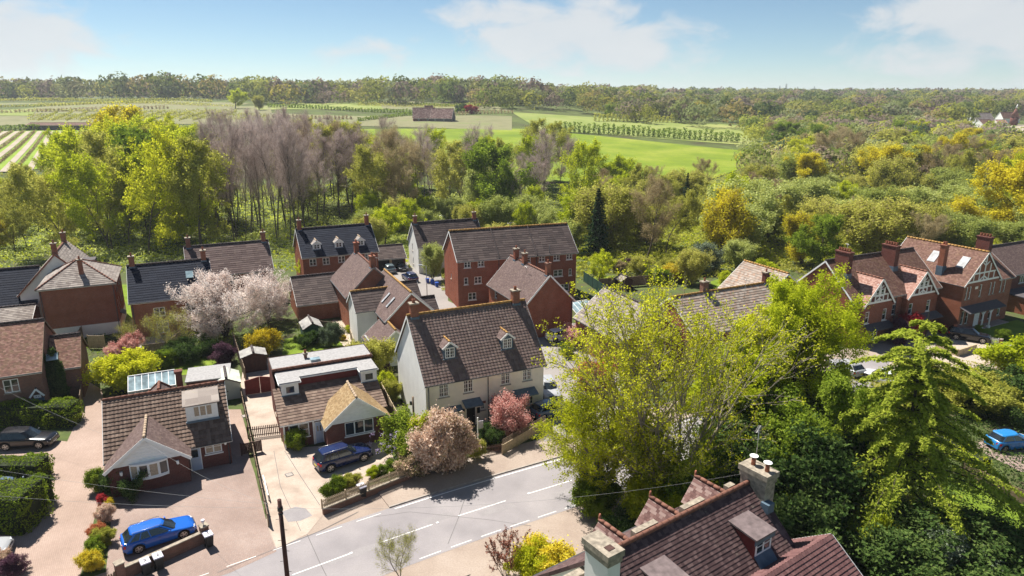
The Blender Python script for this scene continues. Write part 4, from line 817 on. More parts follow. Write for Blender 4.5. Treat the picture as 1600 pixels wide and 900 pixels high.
q=MB(); q.prism([(.2,2.9),(2.2,2.9),(2.2,3.9),(7.5,3.9),(7.5,2.9),(9.35,2.9),(9.35,5.8),(.2,5.8)],4.82,4.925); q.build('fascia',M['white'],g)
q=MB(); q.box(2.1,4.1,3.9,7.6,4.2,4.8); q.build('dormer_cladding',M['redwood'],g)
for x in (.45,7.7):
    q=MB(); q.box(x,3.1,3.3,x+1.5,5.5,4.8); q.build('dormer_wall',M['white'],g); Fd=mkface((0,3.1,0),(1,0,0),(0,-1,0)); window(g,Fd,x+.3,3.83,.9,.8,1,1,True,'white','glass',None,fw=.09)
    q=MB(); q.fbox(Fd,x-.06,x+1.56,3.62,3.74,.002,.12); q.build('lead_apron',M['lead'],g)
ridge(g,(0,5.9,5.26),(9.4,5.9,5.26),'ridge')
WB=[(1.55,1.1,2.55,1.3,3,1,dict(sill='white'))]
Fx=xgable(g,FS,3.4,8.8,-2.0,2.45,4.7,1.6,'brickd','tgold','plain',wins=WB,rm='ridgec')
q=MB(); 
for i in range(7):
    z0=2.5+i*.3; wd=(4.62-z0-.3)/(4.7-2.45)*5.4/2
    if wd>0: q.fbox(Fx,2.7-wd,2.7+wd,z0+.02,z0+.05,.002,.02)
q.build('gable_board_edge',M['white'],g)
for x in (0,2.5): q=MB(); q.fbox(FS['F'],x,x+.12,0,2.4,.01,.11); q.build('porch_post',M['white'],g)
door(g,FS['F'],2.72,.62,2.0,'bluedoor',glass=True)
q=MB(); q.fbox(FS['F'],-.25,3.3,2.3,2.44,.22,.3); q.build('gutter',M['white'],g); chimney(g,3.4,8.0,.28,.28,5.2,5.75,mat='brickold',pots=1,ph=.3,flash=False)
q=MB(); q.box(3.7,6.6,5.2,4.6,7.3,5.42); q.build('roof_light',M['cglass'],g)
# C: bungalow with hipped dormer and front gable
g,FS=house('bungalow','brick bungalow with brown tiled roof, white boarded front gable and bow window','house',-31.9,48.0,25,9,8.6,2.5,5.75,'brickd','tbrown','roll',rm='ridge',seed=4,wins=dict(F=[(7.05,1.25,1.3,1.1,2,2,dict(gm='blind',sill='white'))],B=[(2,1,1.5,1.1,2,1)]),pipes=[('F',8.85)])
BWf=xgable(g,FS,.2,5.8,-1.7,2.45,4.65,2.2,'brickd','tpurple','plain',rm='ridgec')
q=MB(); Fg=BWf
for i in range(8):
    z0=2.5+i*.26; wd=(4.5-z0)/(4.65-2.45)*5.6/2
    if wd>0: q.fbox(Fg,2.8-wd,2.8+wd,z0+.02,z0+.045,.002,.018)
q.build('gable_board_edge',M['white'],g)
# bow window: five canted lights
xs=[1.45,2.0,2.62,3.24,3.86,4.4]; ds=[.02,.22,.33,.33,.22,.02]; xs=[1.5,2.1,2.8,3.5,4.15]; ds=[.03,.26,.34,.26,.03]
q=MB(); 
for i in range(4):
    a=Vector((.2+xs[i],-1.7-ds[i],0)); b=Vector((.2+xs[i+1],-1.7-ds[i+1],0)); t=(b-a).normalized(); n=Vector((t.y,-t.x,0)); Fb=mkface(a,t,n); Lb=(b-a).length
    window(g,Fb,0,1.3,Lb,1.15,1,1,True,'white','glass' if i%2 else 'blind',None,fw=.08); 
q.prism([(.2+x,-1.7-d-.12) for x,d in zip(xs,ds)]+[(4.35,-1.7),(1.7,-1.7)],1.18,1.30); q.prism([(.2+x,-1.7-d-.12) for x,d in zip(xs,ds)]+[(4.35,-1.7),(1.7,-1.7)],2.45,2.55); q.build('bow_window_sill',M['white'],g)
door(g,FS['F'],5.92,.75,2.0,'bluedoor'); q=MB(); q.fbox(FS['F'],6.0,6.5,1.2,1.9,.045,.05); q.build('door_glass',M['glass'],g)
for x,zz,Fq in ((4.85,1.95,BWf),(.9,1.9,BWf),(8.65,2.0,FS['F'])):
    q=MB(); q.fbox(Fq,x-.06,x+.06,zz-.15,zz-.05,.004,.12); q.fbox(Fq,x-.09,x+.09,zz-.03,zz+.2,.05,.22); q.build('wall_lantern',M['white'],g)
Fd=mkface((0,1.45,0),(1,0,0),(0,-1,0)); q=MB(); q.box(5.95,1.45,3.6,8.4,4.2,5.25); q.build('dormer',M['white'],g); q=MB(); slab(q,(5.75,1.2,5.28),(8.6,1.2,5.28),(8.6,4.45,5.62),(5.75,4.45,5.62),.09,0.02); q.build('dormer_roof',M['tgrey'],g)
q=MB(); q.fbox(Fd,5.88,8.47,3.66,3.82,.002,.12); q.build('lead_apron',M['lead'],g); window(g,Fd,6.5,4.1,1.5,1.0,3,1,True,'white','blind',None)
chimney(g,5.6,6.1,.5,.5,4.6,6.75,mat='brickd',pots=0,capm='brickd',flash=False); 
# rear hip and conservatory of C
g2,_=house('rear_wing','x','house',*(Vector((-31.9,48.0))+Vector((math.cos(R_(25))*5.3-math.sin(R_(25))*8.6,math.sin(R_(25))*5.3+math.cos(R_(25))*8.6))),115,3.4,3.2,2.4,4.3,'brickd','tpurple','plain',hr=1.6); merge(g2,g)
# conservatory with pale blue glazing bars
cx,cy=pt(258,589,2.6)[:2]; cg=empty('conservatory',(cx-2.3,cy-2.8,0),R_(25),'glazed lean-to conservatory with pale blue bars behind the front gable bungalow','conservatory')
q=MB(); 
for i in range(8): q.bar((i*.6,0,2.2),(i*.6,1.9,3.1),.05,.05); q.bar((i*.6,3.8,2.2),(i*.6,1.9,3.1),.05,.05); q.box(i*.6-.03,-.03,0,i*.6+.03,.03,2.2)
q.bar((0,0,2.2),(4.2,0,2.2),.08,.08); q.bar((0,1.9,3.12),(4.2,1.9,3.12),.08,.08); q.bar((0,3.8,2.2),(4.2,3.8,2.2),.08,.08); q.build('frame',M['white'],cg)
q=MB(); q.face([(0,0,2.19),(4.2,0,2.19),(4.2,1.9,3.09),(0,1.9,3.09)]); q.face([(4.2,3.8,2.19),(0,3.8,2.19),(0,1.9,3.09),(4.2,1.9,3.09)]); q.face([(0,0,0),(4.2,0,0),(4.2,0,2.19),(0,0,2.19)]); q.face([(0,3.8,0),(0,0,0),(0,0,2.19),(0,1.9,3.08),(0,3.8,2.19)]); q.face([(4.2,0,0),(4.2,3.8,0),(4.2,3.8,2.19),(4.2,1.9,3.08),(4.2,0,2.19)]); q.build('glazing',M['cglass'],cg)
# D: weathered brick house, left edge
g,FS=house('brick_house','old red brick house with mossy clay tiled roof at left edge behind the hedge','house',-56.2,55.9,25,12,10,4.8,8.3,'brickold','tmoss','plain',rm='ridged',seed=6,wins=dict(F=[(8.9,1.9+.9,1.25,1.35,2,2),(5.8,2.8,1.2,1.3,2,2),(9.2,.5,1.25,1.3,2,2),(5.8,.6,1.2,1.3,2,2)],R=[(6,3,.8,1.1,1,2)]),gable='wood')
F=FS['F']; dormer(g,F,11.4,1.9,.6,.3,.6,.1,wall='brickold',tile='tdark',style='plain',gab='white',rm='ridged')
g2,_=house('w','x','house',-46.4,64.0,25,2.4,6,3.7,6.0,'brickold','tmoss','plain',rm='ridged',seed=7,gable='wood'); merge(g2,g)
p=pt(81,555,5.2); s=MB().box(-.5,-.4,0,.5,.4,.1); s=s.build('skylight',M['cglass'],g); s.location=g.matrix_world.inverted()@Vector((0,0,0)); s.matrix_parent_inverse=Matrix.Identity(4); s.location=(Matrix.Rotation(-R_(25),3,'Z')@(Vector((p.x,p.y,5.0))-Vector((-56.2,55.9,0)))); s.rotation_euler=(R_(38),0,0)
# E: three storey hipped house, and its row to the left
W3=dict(sill=None,lintel=None)
g,FS=house('three_storey_house','tall square red brick house with pale hipped roof, blank front wall and white ground floor','house',-58.8,81.5,25,8.2,9,7.0,9.4,'brick','tgrey','big',hl=4.05,hr=4.05,rm='ridge',seed=8,band=(1.6,'wgable'),
  wins=dict(R=[(1.0,5.4,.75,1.1,1,2),(2.4,5.4,.75,1.1,1,2),(5,5.4,.75,1.1,1,2),(7,5.4,.75,1.1,1,2),(1.0,3.1,.75,1.2,1,2),(2.4,3.1,.75,1.2,1,2),(5,3.1,.75,1.2,1,2),(7,3.1,.75,1.2,1,2),(2.2,.6,1,1.0,1,2),(6.5,.6,1,1.0,1,2)]),pipes=[('F',.15),('F',8.05)],chim=[(4.6,1.9,.5,.5,7.6,9.9,dict(mat='bricko',flash=False))])
q=MB(); q.fbox(FS['F'],2.6,3.15,.1,.9,.04,.07); q.build('window',M['glass'],g)
canopy(g,FS['R'],1.6,3.4,2.4,.6,.3,'lead')
g,FS=house('gabled_house','pale rendered house with steep gable and two chimneys behind the tall hipped house','house',-57.2,91.5,115,10,9.4,4.6,9.6,'wgable','tgrey','big',rm='ridge',seed=9,gable='brick',chim=[(.5,4.7,.6,.6,9,11,dict(mat='bricko',flash=False)),(8.8,4.7,.6,.6,9,11,dict(mat='bricko',flash=False))])
q=MB(); q.box(4.2,.7,5.4,6.4,3.4,7.5); q.build('dormer',M['dkfelt'],g)
g,FS=house('terrace_house','dark tiled house with pale rendered wall at left edge behind the low garage roof','house',-80,80.9,24,17.5,9.5,3.4,7.2,'wgable','tblue','flat',rm='ridged',seed=10)
g,FS=house('garage','low garage with pale grey tiled roof running up to the tall hipped house','garage',-77,78.2,22,15.8,5.2,2.3,3.4,'bricko','tgrey','big',rm='ridged',seed=11,wins=dict(F=[(8.6,1.1,2.1,.9,3,1)]))
# F, G, H
g,FS=house('brick_house','brick house with blue black tiled roof and two end chimneys behind the blossom tree','house',-48.3,82.6,25,9.6,9.2,5,8.6,'bricko','tblue','flat',rm='ridged',seed=12,wins=dict(F=[(2.5,2.6,1.3,1.2,2,2),(6.2,2.8,1.3,1.2,2,2),(2.6,.3,1.4,1.7,2,2,dict(sill=None)),(6,.6,1.3,1.2,2,2)]),chim=[(.5,4.6,.62,.62,8,9.9,dict(mat='bricko')),(9.1,4.6,.62,.62,8,9.9,dict(mat='bricko'))],pipes=[('F',.2)])
q=MB(); slab(q,(6.7,1.9,6.8),(7.6,1.9,6.8),(7.6,2.8,7.5),(6.7,2.8,7.5),.08,.12); q.build('skylight',M['cglass'],g)
g,FS=house('brick_house','brick house with plum tiled roof standing behind the blossom tree at the wood edge','house',-46.3,94.4,25,11.5,8.8,5.2,8.6,'brick','tpurple','flat',rm='ridged',seed=13,wins=dict(F=[(1.7,3.5,1,1.2,2,3),(5.2,3.4,1.1,1.3,2,3),(8.6,3.4,1.1,1.3,2,3)]),chim=[(.5,4.4,.62,.62,8,10,dict(mat='bricko')),(11,4.4,.62,.62,8,10,dict(mat='bricko'))])
g,FS=house('detached_house','red brick house with dark blue roof and three small gabled dormers','house',-33.6,106.8,25,12.2,9.4,5.2,8.85,'brick','tblue','flat',rm='ridged',seed=14,wins=dict(F=[(1.0,3.5,1.1,1.15,2,2),(3.1,3.5,1.1,1.15,2,2),(5.6,3.6,1.1,1.1,2,2),(10.0,3.6,1.1,1.1,2,2),(8,3.6,.8,1.1,1,2),(1.2,.8,1.3,1.3,2,2),(9.6,.8,1.3,1.3,2,2)],R=[(2,3.4,.8,1.1,1,2)]),chim=[(.5,4.7,.62,.62,8.2,10.4,dict(mat='brick')),(11.7,4.7,.62,.62,8.2,10.4,dict(mat='brick'))])
for x in (2.5,6.05,9.65): dormer(g,mkface((0,1.0,0),(1,0,0),(0,-1,0)),x,6.0,.95,.8,.5,1.4,wall='white',tile='tgrey',style='flat',rm='ridgec',r=2,bars=0)
# I: open garage pair
g,FS=house('double_garage','open fronted double garage with dark tiled roof between the brick house and the white house','garage',-24.1,117.2,22,5.4,5.4,2.4,4.05,'brickd','tdark','flat',rm='ridged',seed=15,noroof=False)
for x in (.35,2.95): MB().fbox(FS['F'],x,x+2.1,0,2.1,.003,.02).build('shaded_bay_panel',M['blackdoor'],g)  # black panels on the wall stand for the shade inside the open bays
MB().fbox(FS['F'],2.5,2.9,0,2.3,.02,.14).build('post',M['woodp'],g)
# J
g,FS=house('white_house','white rendered house with dark roof and end chimneys at the edge of the wood','house',-16.3,116,22,12,7,5,8.4,'wgable','tdark','flat',rm='ridged',seed=16,wins=dict(L=[(2.6,3.3,.5,1.3,1,1),(2.9,.9,.5,1.2,1,1)],F=[(1.5,3.2,1,1.2,2,2)]),chim=[(.5,3.5,.6,.6,7.8,9.7,dict(mat='bricko')),(11.5,3.5,.6,.6,7.8,9.7,dict(mat='bricko'))])
aerial(g,5.5,3.5,8.3)
# K long terrace
w=[]
for x in (.95,3.0,10.2,12.5,14.85,16.95): w.append((x,6.1,.98,1.0,2,2,dict(sill='white')))
w.append((7.6,6.1,.98,1.0,2,2,dict(sill='white')))
for x,ww in ((.9,.62),(2.45,1.1),(5.4,1.1),(12.4,1.1),(14.9,1.5),(17.4,.5)): w.append((x,3.6,ww,1.05,2 if ww>.7 else 1,2,dict(sill='white')))
for x,ww in ((1.5,1.2),(5,1.2),(15.9,1.6)): w.append((x,1.2,ww,1.1,2,2,dict(sill='white')))
g,FS=house('three_storey_terrace','long three storey red brick terrace with dark roof and white windows','house',-7.8,95.3,19,18.6,8.3,7.4,10.85,'brick','tdark','flat',rm='ridgeo',seed=17,wins=dict(F=w,L=[(4.0,3.6,.5,.8,1,1)]),pipes=[('F',6.2),('F',12.1)])
for x in (6.2,12.1): MB().bar((x,-.3,7.3),(x,4.15,10.98),.12,.1).build('party_wall_verge',M['ridged'],g)
for x in (14.2,): q=MB(); q.tube(FS['F'](x,6.0,.02),FS['F'](x,8.6,.02),.05,n=6); q.build('flue',M['dgrey'],g)
aerial(g,9,3,10.2,1.6)
# L
g,FS=house('brick_house','two storey red brick house with blank gable wall beside the white hatchback','house',7.9,85.1,115,11.6,6.9,4.7,8.25,'brick','tpurple','plain',rm='ridge',seed=18,wins=dict(B=[(6.5,3.1,.9,1.0,1,2),(9.4,3.1,.6,1.0,1,2),(8.2,3.1,.7,1,1,2),(2,3.1,.8,1,1,2)]),
   chim=[(.5,3.45,.55,.55,7.6,9.7,dict(mat='bricko',capm='brickold')),(9.9,3.45,.6,.6,7.6,9.7,dict(mat='brick')),(7.2,3.45,.6,.6,7.6,9.6,dict(mat='bricko'))],pipes=[('L',6.7)])
aerial(g,4.5,4.5,7.5,1.0)
cg=empty('conservatory',(8.6,86.6,0),R_(25),'small glass roofed conservatory on the side of the gable ended brick house','conservatory')
q=MB(); 
for i in range(5): q.bar((i*.8,0,2.1),(i*.8,2.6,2.9),.06,.06)
q.bar((0,0,2.1),(3.2,0,2.1),.1,.1); q.bar((0,2.6,2.9),(3.2,2.6,2.9),.1,.1); q.box(0,0,0,.1,.1,2.1); q.box(3.1,0,0,3.2,.1,2.1); q.build('frame',M['white'],cg)
q=MB(); q.face([(0,0,2.1),(3.2,0,2.1),(3.2,2.6,2.9),(0,2.6,2.9)]); q.build('glazing',M['cglass'],cg); q=MB(); q.box(.1,.03,.0,3.1,.1,2.05); q.build('front_wall',M['bricko'],cg)
# M, N, O, P, Q
g,FS=house('long_outbuilding','long low red brick building with dark ribbed roof left of the gabled houses','house',-29.3,89.3,25,8.7,8.4,2.6,5.4,'bricko','tdark','flat',rm='ridged',seed=19)
q=MB(); slab(q,(6.1,1.0,3.4),(6.9,1.0,3.4),(6.9,2.1,4.1),(6.1,2.1,4.1),.06,.1); q.build('skylight',M['cglass'],g)
q=MB(); q.tube((6.9,2.4,4.2),(6.9,2.4,5.3),.05,n=6); q.build('vent_pipe',M['black'],g)
g,FS=house('gabled_house','red brick gabled house with two chimneys and mauve brown roof, farther of the adjoining pair','house',-14.84,88.2,115,10.6,7.2,5,8.5,'bricko','tpurple','plain',rm='ridge',seed=20,chim=[(.6,3.6,.8,.6,7.8,9.9,dict(mat='bricko',pots=2,capm='bricko')),(9.9,3.6,.7,.6,7.8,9.9,dict(mat='brick',pots=2,capm='brick'))],gable='tgrey')
aerial(g,.8,3,8.4,1.2,.5)
g,FS=house('gabled_house','brown roofed gabled house with two slim skylights and a white side wing','house',-9.2,79.3,115,12,6.2,4.6,7.55,'brick','tpurple','plain',rm='ridgeo',seed=21)
for x in (2.2,4.4): q=MB(); slab(q,(x+.45,5.5,5.3),(x,5.5,5.3),(x,4.4,6.35),(x+.45,4.4,6.35),.05,.12); q.build('skylight',M['skyl'],g)
g2,_=house('w','x','house',-19.1,79.9,25,4.8,4.6,4.7,6.5,'wgable','tdark','flat',rm='ridgeo',seed=22); merge(g2,g)
q=MB(); q.box(-1.2,6.3,2.3,1.8,8.6,2.42); q.build('flat_roof',M['felt'],g); q=MB(); q.box(-1.0,6.31,-.1,1.7,8.4,2.29); q.build('lean_to_wall',M['white'],g)
g,FS=house('garage','small garage with grey brown tiled roof behind the cream houses','garage',-11.1,74.6,115,5.5,4.8,2.3,4.35,'mint','tpurple','plain',rm='ridgeo',seed=23)
g,FS=house('garage','dark tiled garage beside the estate road behind the gabled houses','garage',-17.9,92.0,25,5.2,4.4,2.4,4.1,'brick','tdark','flat',rm='ridged',seed=24)
g,FS=house('garage','dark tiled garage roof just behind the orange ridge of the cream houses','garage',-14.3,84.6,25,5,4.2,2.4,4.0,'brick','tdark','flat',rm='ridged',seed=25)
# R, S behind the big tree
g,FS=house('gabled_house','pale grey tiled gabled house half hidden behind the big roadside tree','house',19.6,74.3,115,10.2,8.2,3.9,7.1,'brick','tgrey','big',rm='ridged',seed=26,wins=dict(L=[(2,2,1.2,1.2,2,1)]))
g2,_=house('w','x','house',20.2,71.5,26,15.2,8.6,4.6,7.7,'brick','tlich','big',rm='ridgeo',seed=27,wins=dict(F=[(3,2.8,1.4,1.2,2,1),(7,2.8,1.4,1.2,2,1),(11,2.8,1.4,1.2,2,1),(6,.8,2,1.2,2,1)]),chim=[(5.0,4.5,.8,.6,7.2,9.0,dict(mat='brickold',pots=1,capm='stone')),(14.6,4.3,.7,.6,7.2,9.1,dict(mat='brickd',pots=1))]); merge(g2,g)
aerial(g,-3,-6,7.6,2.6,.3)
g,FS=house('gabled_house','house with orange lichened pale tiles behind the bright lime tree','house',39,86.5,115,7.6,8,4.9,8.1,'brick','tlich','big',rm='ridgeo',seed=28)
def halftimber(g,F,W,ze,zr,x0=0):
    """white timbers on a gable: F face coordinates from x0, width W"""
    q=MB(); d0,d1=.004,.06; H_=zr-ze; t=.2
    def T(a,b,w_=t,d=d1): q.bar(F(x0+a[0],ze+a[1],d-.03),F(x0+b[0],ze+b[1],d-.03),.05,w_,up=tuple(F(0,0,1)-F(0,0,0)))
    def hb(p,r,w_=t,k=0):
        p=Vector((p[0],p[1],0));r=Vector((r[0],r[1],0)); d=(r-p).normalized(); n=Vector((-d.y,d.x,0))*w_/2; P=[p-n,r-n,r+n,p+n]
        e=.0015*k
        q.hexa([F(x0+v.x,ze+v.y,.004) for v in P]+[F(x0+v.x,ze+v.y,d1+e) for v in P])
    hb((0.1,.08),(W-.1,.08),.24,0); hb((W*.16,H_*.33),(W*.84,H_*.33),.19,1); hb((W/2,.1),(W/2,H_*.97),.2,2); hb((W*.34,H_*.34),(W*.34,H_*.66),.17,3); hb((W*.66,H_*.34),(W*.66,H_*.66),.17,3)
    hb((W*.2,.1),(W*.2,H_*.33),.16,4); hb((W*.36,.1),(W*.36,H_*.33),.16,4); hb((W*.64,.1),(W*.64,H_*.33),.16,4); hb((W*.8,.1),(W*.8,H_*.33),.16,4)
    hb((W*.5,H_*.2),(W*.36,H_*.0+.1),.15,5); hb((W*.5,H_*.2),(W*.64,.1),.15,5); hb((W*.5,H_*.72),(W*.38,H_*.9-.2),.13,6); hb((W*.5,H_*.6),(W*.4,H_*.74),.13,6); hb((W*.5,H_*.6),(W*.6,H_*.74),.13,6); hb((W*.34,H_*.36),(W*.2,H_*.37-.05),.08,7)
    q.build('timber_framing',M['white'],g)
# T semi-detached half timbered pair
WT=[(1.05,2.9,.75,1.5,1,2),(3.7,2.9,.75,1.5,1,2)]
g,FS=house('half_timbered_house','semi-detached red brick pair with white timbered gables, big chimneys and clay tiles','house',41.7,79.9,26,16.6,9,5.9,10,'brick','tclay','plain',rm='ridged',seed=29,wins=dict(F=[(7.6,3,.7,1.4,1,2)],R=[(3,3,.8,1.3,1,2)]),chim=[(1.6,3.3,.8,2.0,7.6,11.3,dict(mat='brickd',pots=5,axis='y',capm='brickd',pr=.15,flash=8.6)),(10.4,3.3,.8,2.0,7.6,11.3,dict(mat='brickd',pots=5,axis='y',capm='brickd',pr=.15,flash=8.6))],pipes=[('F',8.1),('F',7.2)])
for x0,x1 in ((1.15,6.35),(9.35,14.9)):
    W_=x1-x0; Fx=xgable(g,FS,x0,x1,-.7,5.4,8.45,3.0,'brick','tpink','plain',fill='brickd',wins=[(.5,2.9,.75,1.5,1,2,dict(sill='white')),(W_-1.5,2.9,.75,1.5,1,2,dict(sill='white')),(W_/2-.62,.5,1.3,1.6,2,2,dict(sill='white')),(W_/2-.75,6.15,.62,.95,1,2,dict(sill=None)),(W_/2+.13,6.15,.62,.95,1,2,dict(sill=None))],rm='ridge'); halftimber(g,Fx,W_,5.4,8.3)  # paler tiles here: sunlight on the gable slopes put into the colour
canopy(g,mkface((0,-.7,0),(1,0,0),(0,-1,0)),1.4,6.2,2.75,1.1,.5,'dkfelt'); canopy(g,mkface((0,-.7,0),(1,0,0),(0,-1,0)),9.4,15.6,2.75,1.1,.5,'dkfelt')
aerial(g,5.5,6,8.8,2.6,1)
# U
g,FS=house('half_timbered_house','large red brick house with white timbered gable, two skylights and columned porch','house',66,89.3,117,11,7.9,6.4,10.3,'bricko','tclay','plain',rm='ridgeo',seed=30,wins=dict(L=[(.55,4.2,.4,1.7,1,2),(1.3,4.2,.4,1.7,1,2),(3.6,4.2,.5,1.7,1,2),(5.9,4.2,.4,1.7,1,2),(6.7,4.2,.4,1.7,1,2),(.5,.7,.65,1.9,1,2),(1.5,.7,.65,1.9,1,2),(5.2,.6,.65,1.9,1,2),(6.8,.6,.7,1.9,1,2)]),rev=None)
halftimber(g,FS['L'],7.5,6.4,9.9,.2)
chimney(g,3.8,7.15,.75,.75,6.5,10.9,mat='bricko',pots=2,axis='x',capm='bricko',pr=.15,flash=8.0)
for x in (1.9,5.9): q=MB(); slab(q,(x+.55,6.2,7.95),(x-.5,6.2,7.95),(x-.5,4.9,9.25),(x+.55,4.9,9.25),.08,.16); q.build('skylight',M['skyl'],g)
Lf=FS['L']; canopy(g,Lf,-.2,8.1,3.3,1.4,.55,'dkfelt'); door(g,Lf,3.6,.95,2.2,'white')
for x in (3.3,5.0):
    q=MB(); q.tube(Lf(x,0,1.2),Lf(x,2.6,1.2),.11,.09,10); q.box; q.build('column',M['white'],g); q=MB(); q.fbox(Lf,x-.18,x+.18,0,.35,1.02,1.38); q.bar(Lf(x,2.0,1.2),Lf(x-.5,2.6,1.2),.07,.07); q.bar(Lf(x,2.0,1.2),Lf(x+.5,2.6,1.2),.07,.07); q.build('column_bracket',M['white'],g)
g2,_=house('w','x','house',66.2,89.6,27,3.2,8,6.3,9.2,'bricko','tclay','plain',rm='ridgeo',seed=31,wins=dict(F=[(.5,4.1,.4,1.7,1,2),(1.4,4.1,.4,1.7,1,2),(1,.7,.7,1.9,1,2)]),chim=[(1.6,3.6,.8,1.8,8,11.2,dict(mat='brickd',pots=4,axis='y',capm='brickd',pr=.15))]); merge(g2,g)
q=MB(); q.fbox(Lf,2.5,3.1,5.4,5.75,.003,.04); q.build('date_plaque',M['cream'],g)
# V
g,FS=house('brick_house','brick house with brown tiles at the right edge beyond the timbered house','house',70.6,95.2,26,12,8.5,5.1,8.2,'brickd','tpurple','plain',rm='ridged',seed=32,wins=dict(F=[(.9,3.3,1.6,1.2,3,1),(4.6,3.3,1.6,1.2,3,1)]))
q=MB(); slab(q,(.5,-4.4,2.5),(9,-4.4,2.5),(9,0,2.7),(.5,0,2.7),.12,0); q.build('porch_roof',M['dkfelt'],g); q=MB(); q.box(.7,-4.2,-.2,8.9,-.02,2.35); q.build('garage_wall',M['bricko'],g)
# W near house, bottom right
OX,OY=5.3,28.5; c35,s35=math.cos(R_(35)),math.sin(R_(35)); sl_=4.0/4.5
def WL(x,y): return (OX+x*c35-y*s35,OY+x*s35+y*c35)
g,FS=house('near_house','large near house with ribbed plum clay roof, flat topped dormers and rendered end stacks','house',*WL(-1.2,-5.2),35,11.3,10.4,4.4,9.0,'wgable','tnear','near',rm='ridge',seed=33,wins=dict(),single=True,gable='tnear')
def gl(x,y,z=0): return (x+1.2,y+5.2,z)
hz=4.6/5.2
# white rendered stack and stone cap (left), stone stack (right)
for nm,x0,x1,y0,y1,body in (('chimney',-1.95,-1.05,-1.15,.55,'wgable'),('chimney',9.75,10.75,-1.15,.6,'stone')):
    a=gl(x0,y0);b=gl(x1,y1); q=MB(); q.box(a[0]+.06,a[1]+.06,-.2 if body=='wgable' else 6,b[0]-.06,b[1]-.06,9.55); q.box(a[0],a[1],9.3,b[0],b[1],9.62,1); q.box(a[0]-.07,a[1]-.07,9.62,b[0]+.07,b[1]+.07,9.95,1); o=q.build(nm,[M[body],M['stone']],g)
    if body=='stone':
        for k in (.35,1.25): p=MB(); p.tube((a[0]+.5,a[1]+k,9.95),(a[0]+.5,a[1]+k,10.4),.13,.11,12); p.tube((a[0]+.5,a[1]+k,10.48),(a[0]+.5,a[1]+k,10.51),.24,.24,14,m=1); p.tube((a[0]+.5,a[1]+k,10.4),(a[0]+.5,a[1]+k,10.48),.03,n=6); p.build('chimney_pot',[M['pot'],M['white']],o)
    else: p=MB(); p.box(a[0]+.25,a[1]+.25,9.951,a[0]+.65,a[1]+.6,9.975); p.build('dark_flue_panel',M['woodd'],o)  # dark plate on the cap stands for the shade inside the flue
q=MB(); q.box(*gl(9.65,-1.5,8.0)[:2],7.8,*gl(10.2,-1.0)[:2],8.35); q.build('flashing',M['lead'],g)
for x in (.7,4.4,8.1):
    yb=7.5; F2=mkface(gl(0,2.15,0),(-1,0,0),(0,1,0)); F2=mkface(gl(x,2.15,0),(-1,0,0),(0,1,0)); mb=MB(); mb.fbox(F2,-.9,.9,5.6,7.75,-1.5,0); mb.face([F2(-.9,7.75,0),F2(.9,7.75,0),F2(0,8.8,0)]); d=mb.build('gablet',M['wgable'],g)
    e=1.08; k=1.05/.9; ze_=7.75-.18*k; A,B,C_,D_=F2(-e,ze_,-2.2),F2(-e,ze_,.2),F2(0,8.85,.2),F2(0,8.85,-2.2); A2,B2=F2(e,ze_,.2),F2(e,ze_,-2.2)
    tiles('roof_tiles',[(A,B,C_,D_),(A2,B2,D_,C_)],tl_ if False else M['tmot'] if 'tmot' in M else M['tpink'],'plain',d,int(x*10)); s=MB(); slab(s,A,B,C_,D_); slab(s,A2,B2,D_,C_); s.build('roof',M['woodd'],d); ridge(d,F2(0,8.9,.2),F2(0,8.9,-2.1),'ridge',.1); p=MB(); p.tube(F2(0,8.85,.17),F2(0,9.22,.17),.09,.05,8); p.build('finial',M['pot'],d)
for x0,x1 in ((1.75,3.4),(5.4,7.1),(9.1,9.7)):
    a=gl(x0,.75); b=gl(x1,1.1); q=MB(); q.box(a[0],a[1],7.6,b[0],b[1],8.55); q.build('stone_parapet',M['stone'],g)
for x,z in ((6.95,1),(.35,2)):
    a=gl(x,-2.7); b=gl(x+1.7,-1.0); q=MB(); q.box(a[0]+.12,a[1]+.12,6.2,b[0]-.12,b[1]+.6,7.86); d=q.build('dormer',M['redwood'],g); q=MB(); q.hexa([(a[0],a[1]-.05,7.9),(b[0],a[1]-.05,7.9),(b[0],b[1]+.3,8.12),(a[0],b[1]+.3,8.12),(a[0],a[1]-.05,8.0),(b[0],a[1]-.05,8.0),(b[0],b[1]+.3,8.22),(a[0],b[1]+.3,8.22)]); q.build('flat_roof',M['felt'] if False else M['plumfelt'],d)
    Fd=mkface((0,a[1]+.12,0),(1,0,0),(0,-1,0)); window(d,Fd,a[0]+.2,6.9,1.3,.95,2,2,True,'white','glass',None,sub=True); q=MB(); q.fbox(Fd,a[0]+.02,a[0]+1.68,7.62,7.88,.06,.12); q.build('fascia',M['lead'],d); q=MB(); q.hexa([(a[0]+.15,a[1]-.5,6.28),(b[0]-.15,a[1]-.5,6.28),(b[0]-.15,a[1]+.1,6.85),(a[0]+.15,a[1]+.1,6.85),(a[0]+.15,a[1]-.5,6.33),(b[0]-.15,a[1]-.5,6.33),(b[0]-.15,a[1]+.1,6.9),(a[0]+.15,a[1]+.1,6.9)]); q.build('lead_apron',M['lead'],d)
g2,_=house('w','x','house',*WL(1.5,-8.4),35,10.4,9,3.6,7.0,'brick','tnear2','near2',rm='ridge',seed=34,single=True); merge(g2,g)
for o in g.children:
    pass
a=gl(-3.1,.6); q=MB(); q.box(a[0]-.3,a[1]-1.5,7.0,a[0]+2.0,a[1]+.7,7.2); q.box(a[0]-.4,a[1]+.35,7.2,a[0]+2.0,a[1]+.8,7.5); q.build('lower_roof_edge',M['stone'],g); q=MB(); q.box(a[0]-.2,a[1]-1.4,0,a[0]+1.9,a[1]+.5,7.0); q.build('lower_wall',M['wgable'],g)
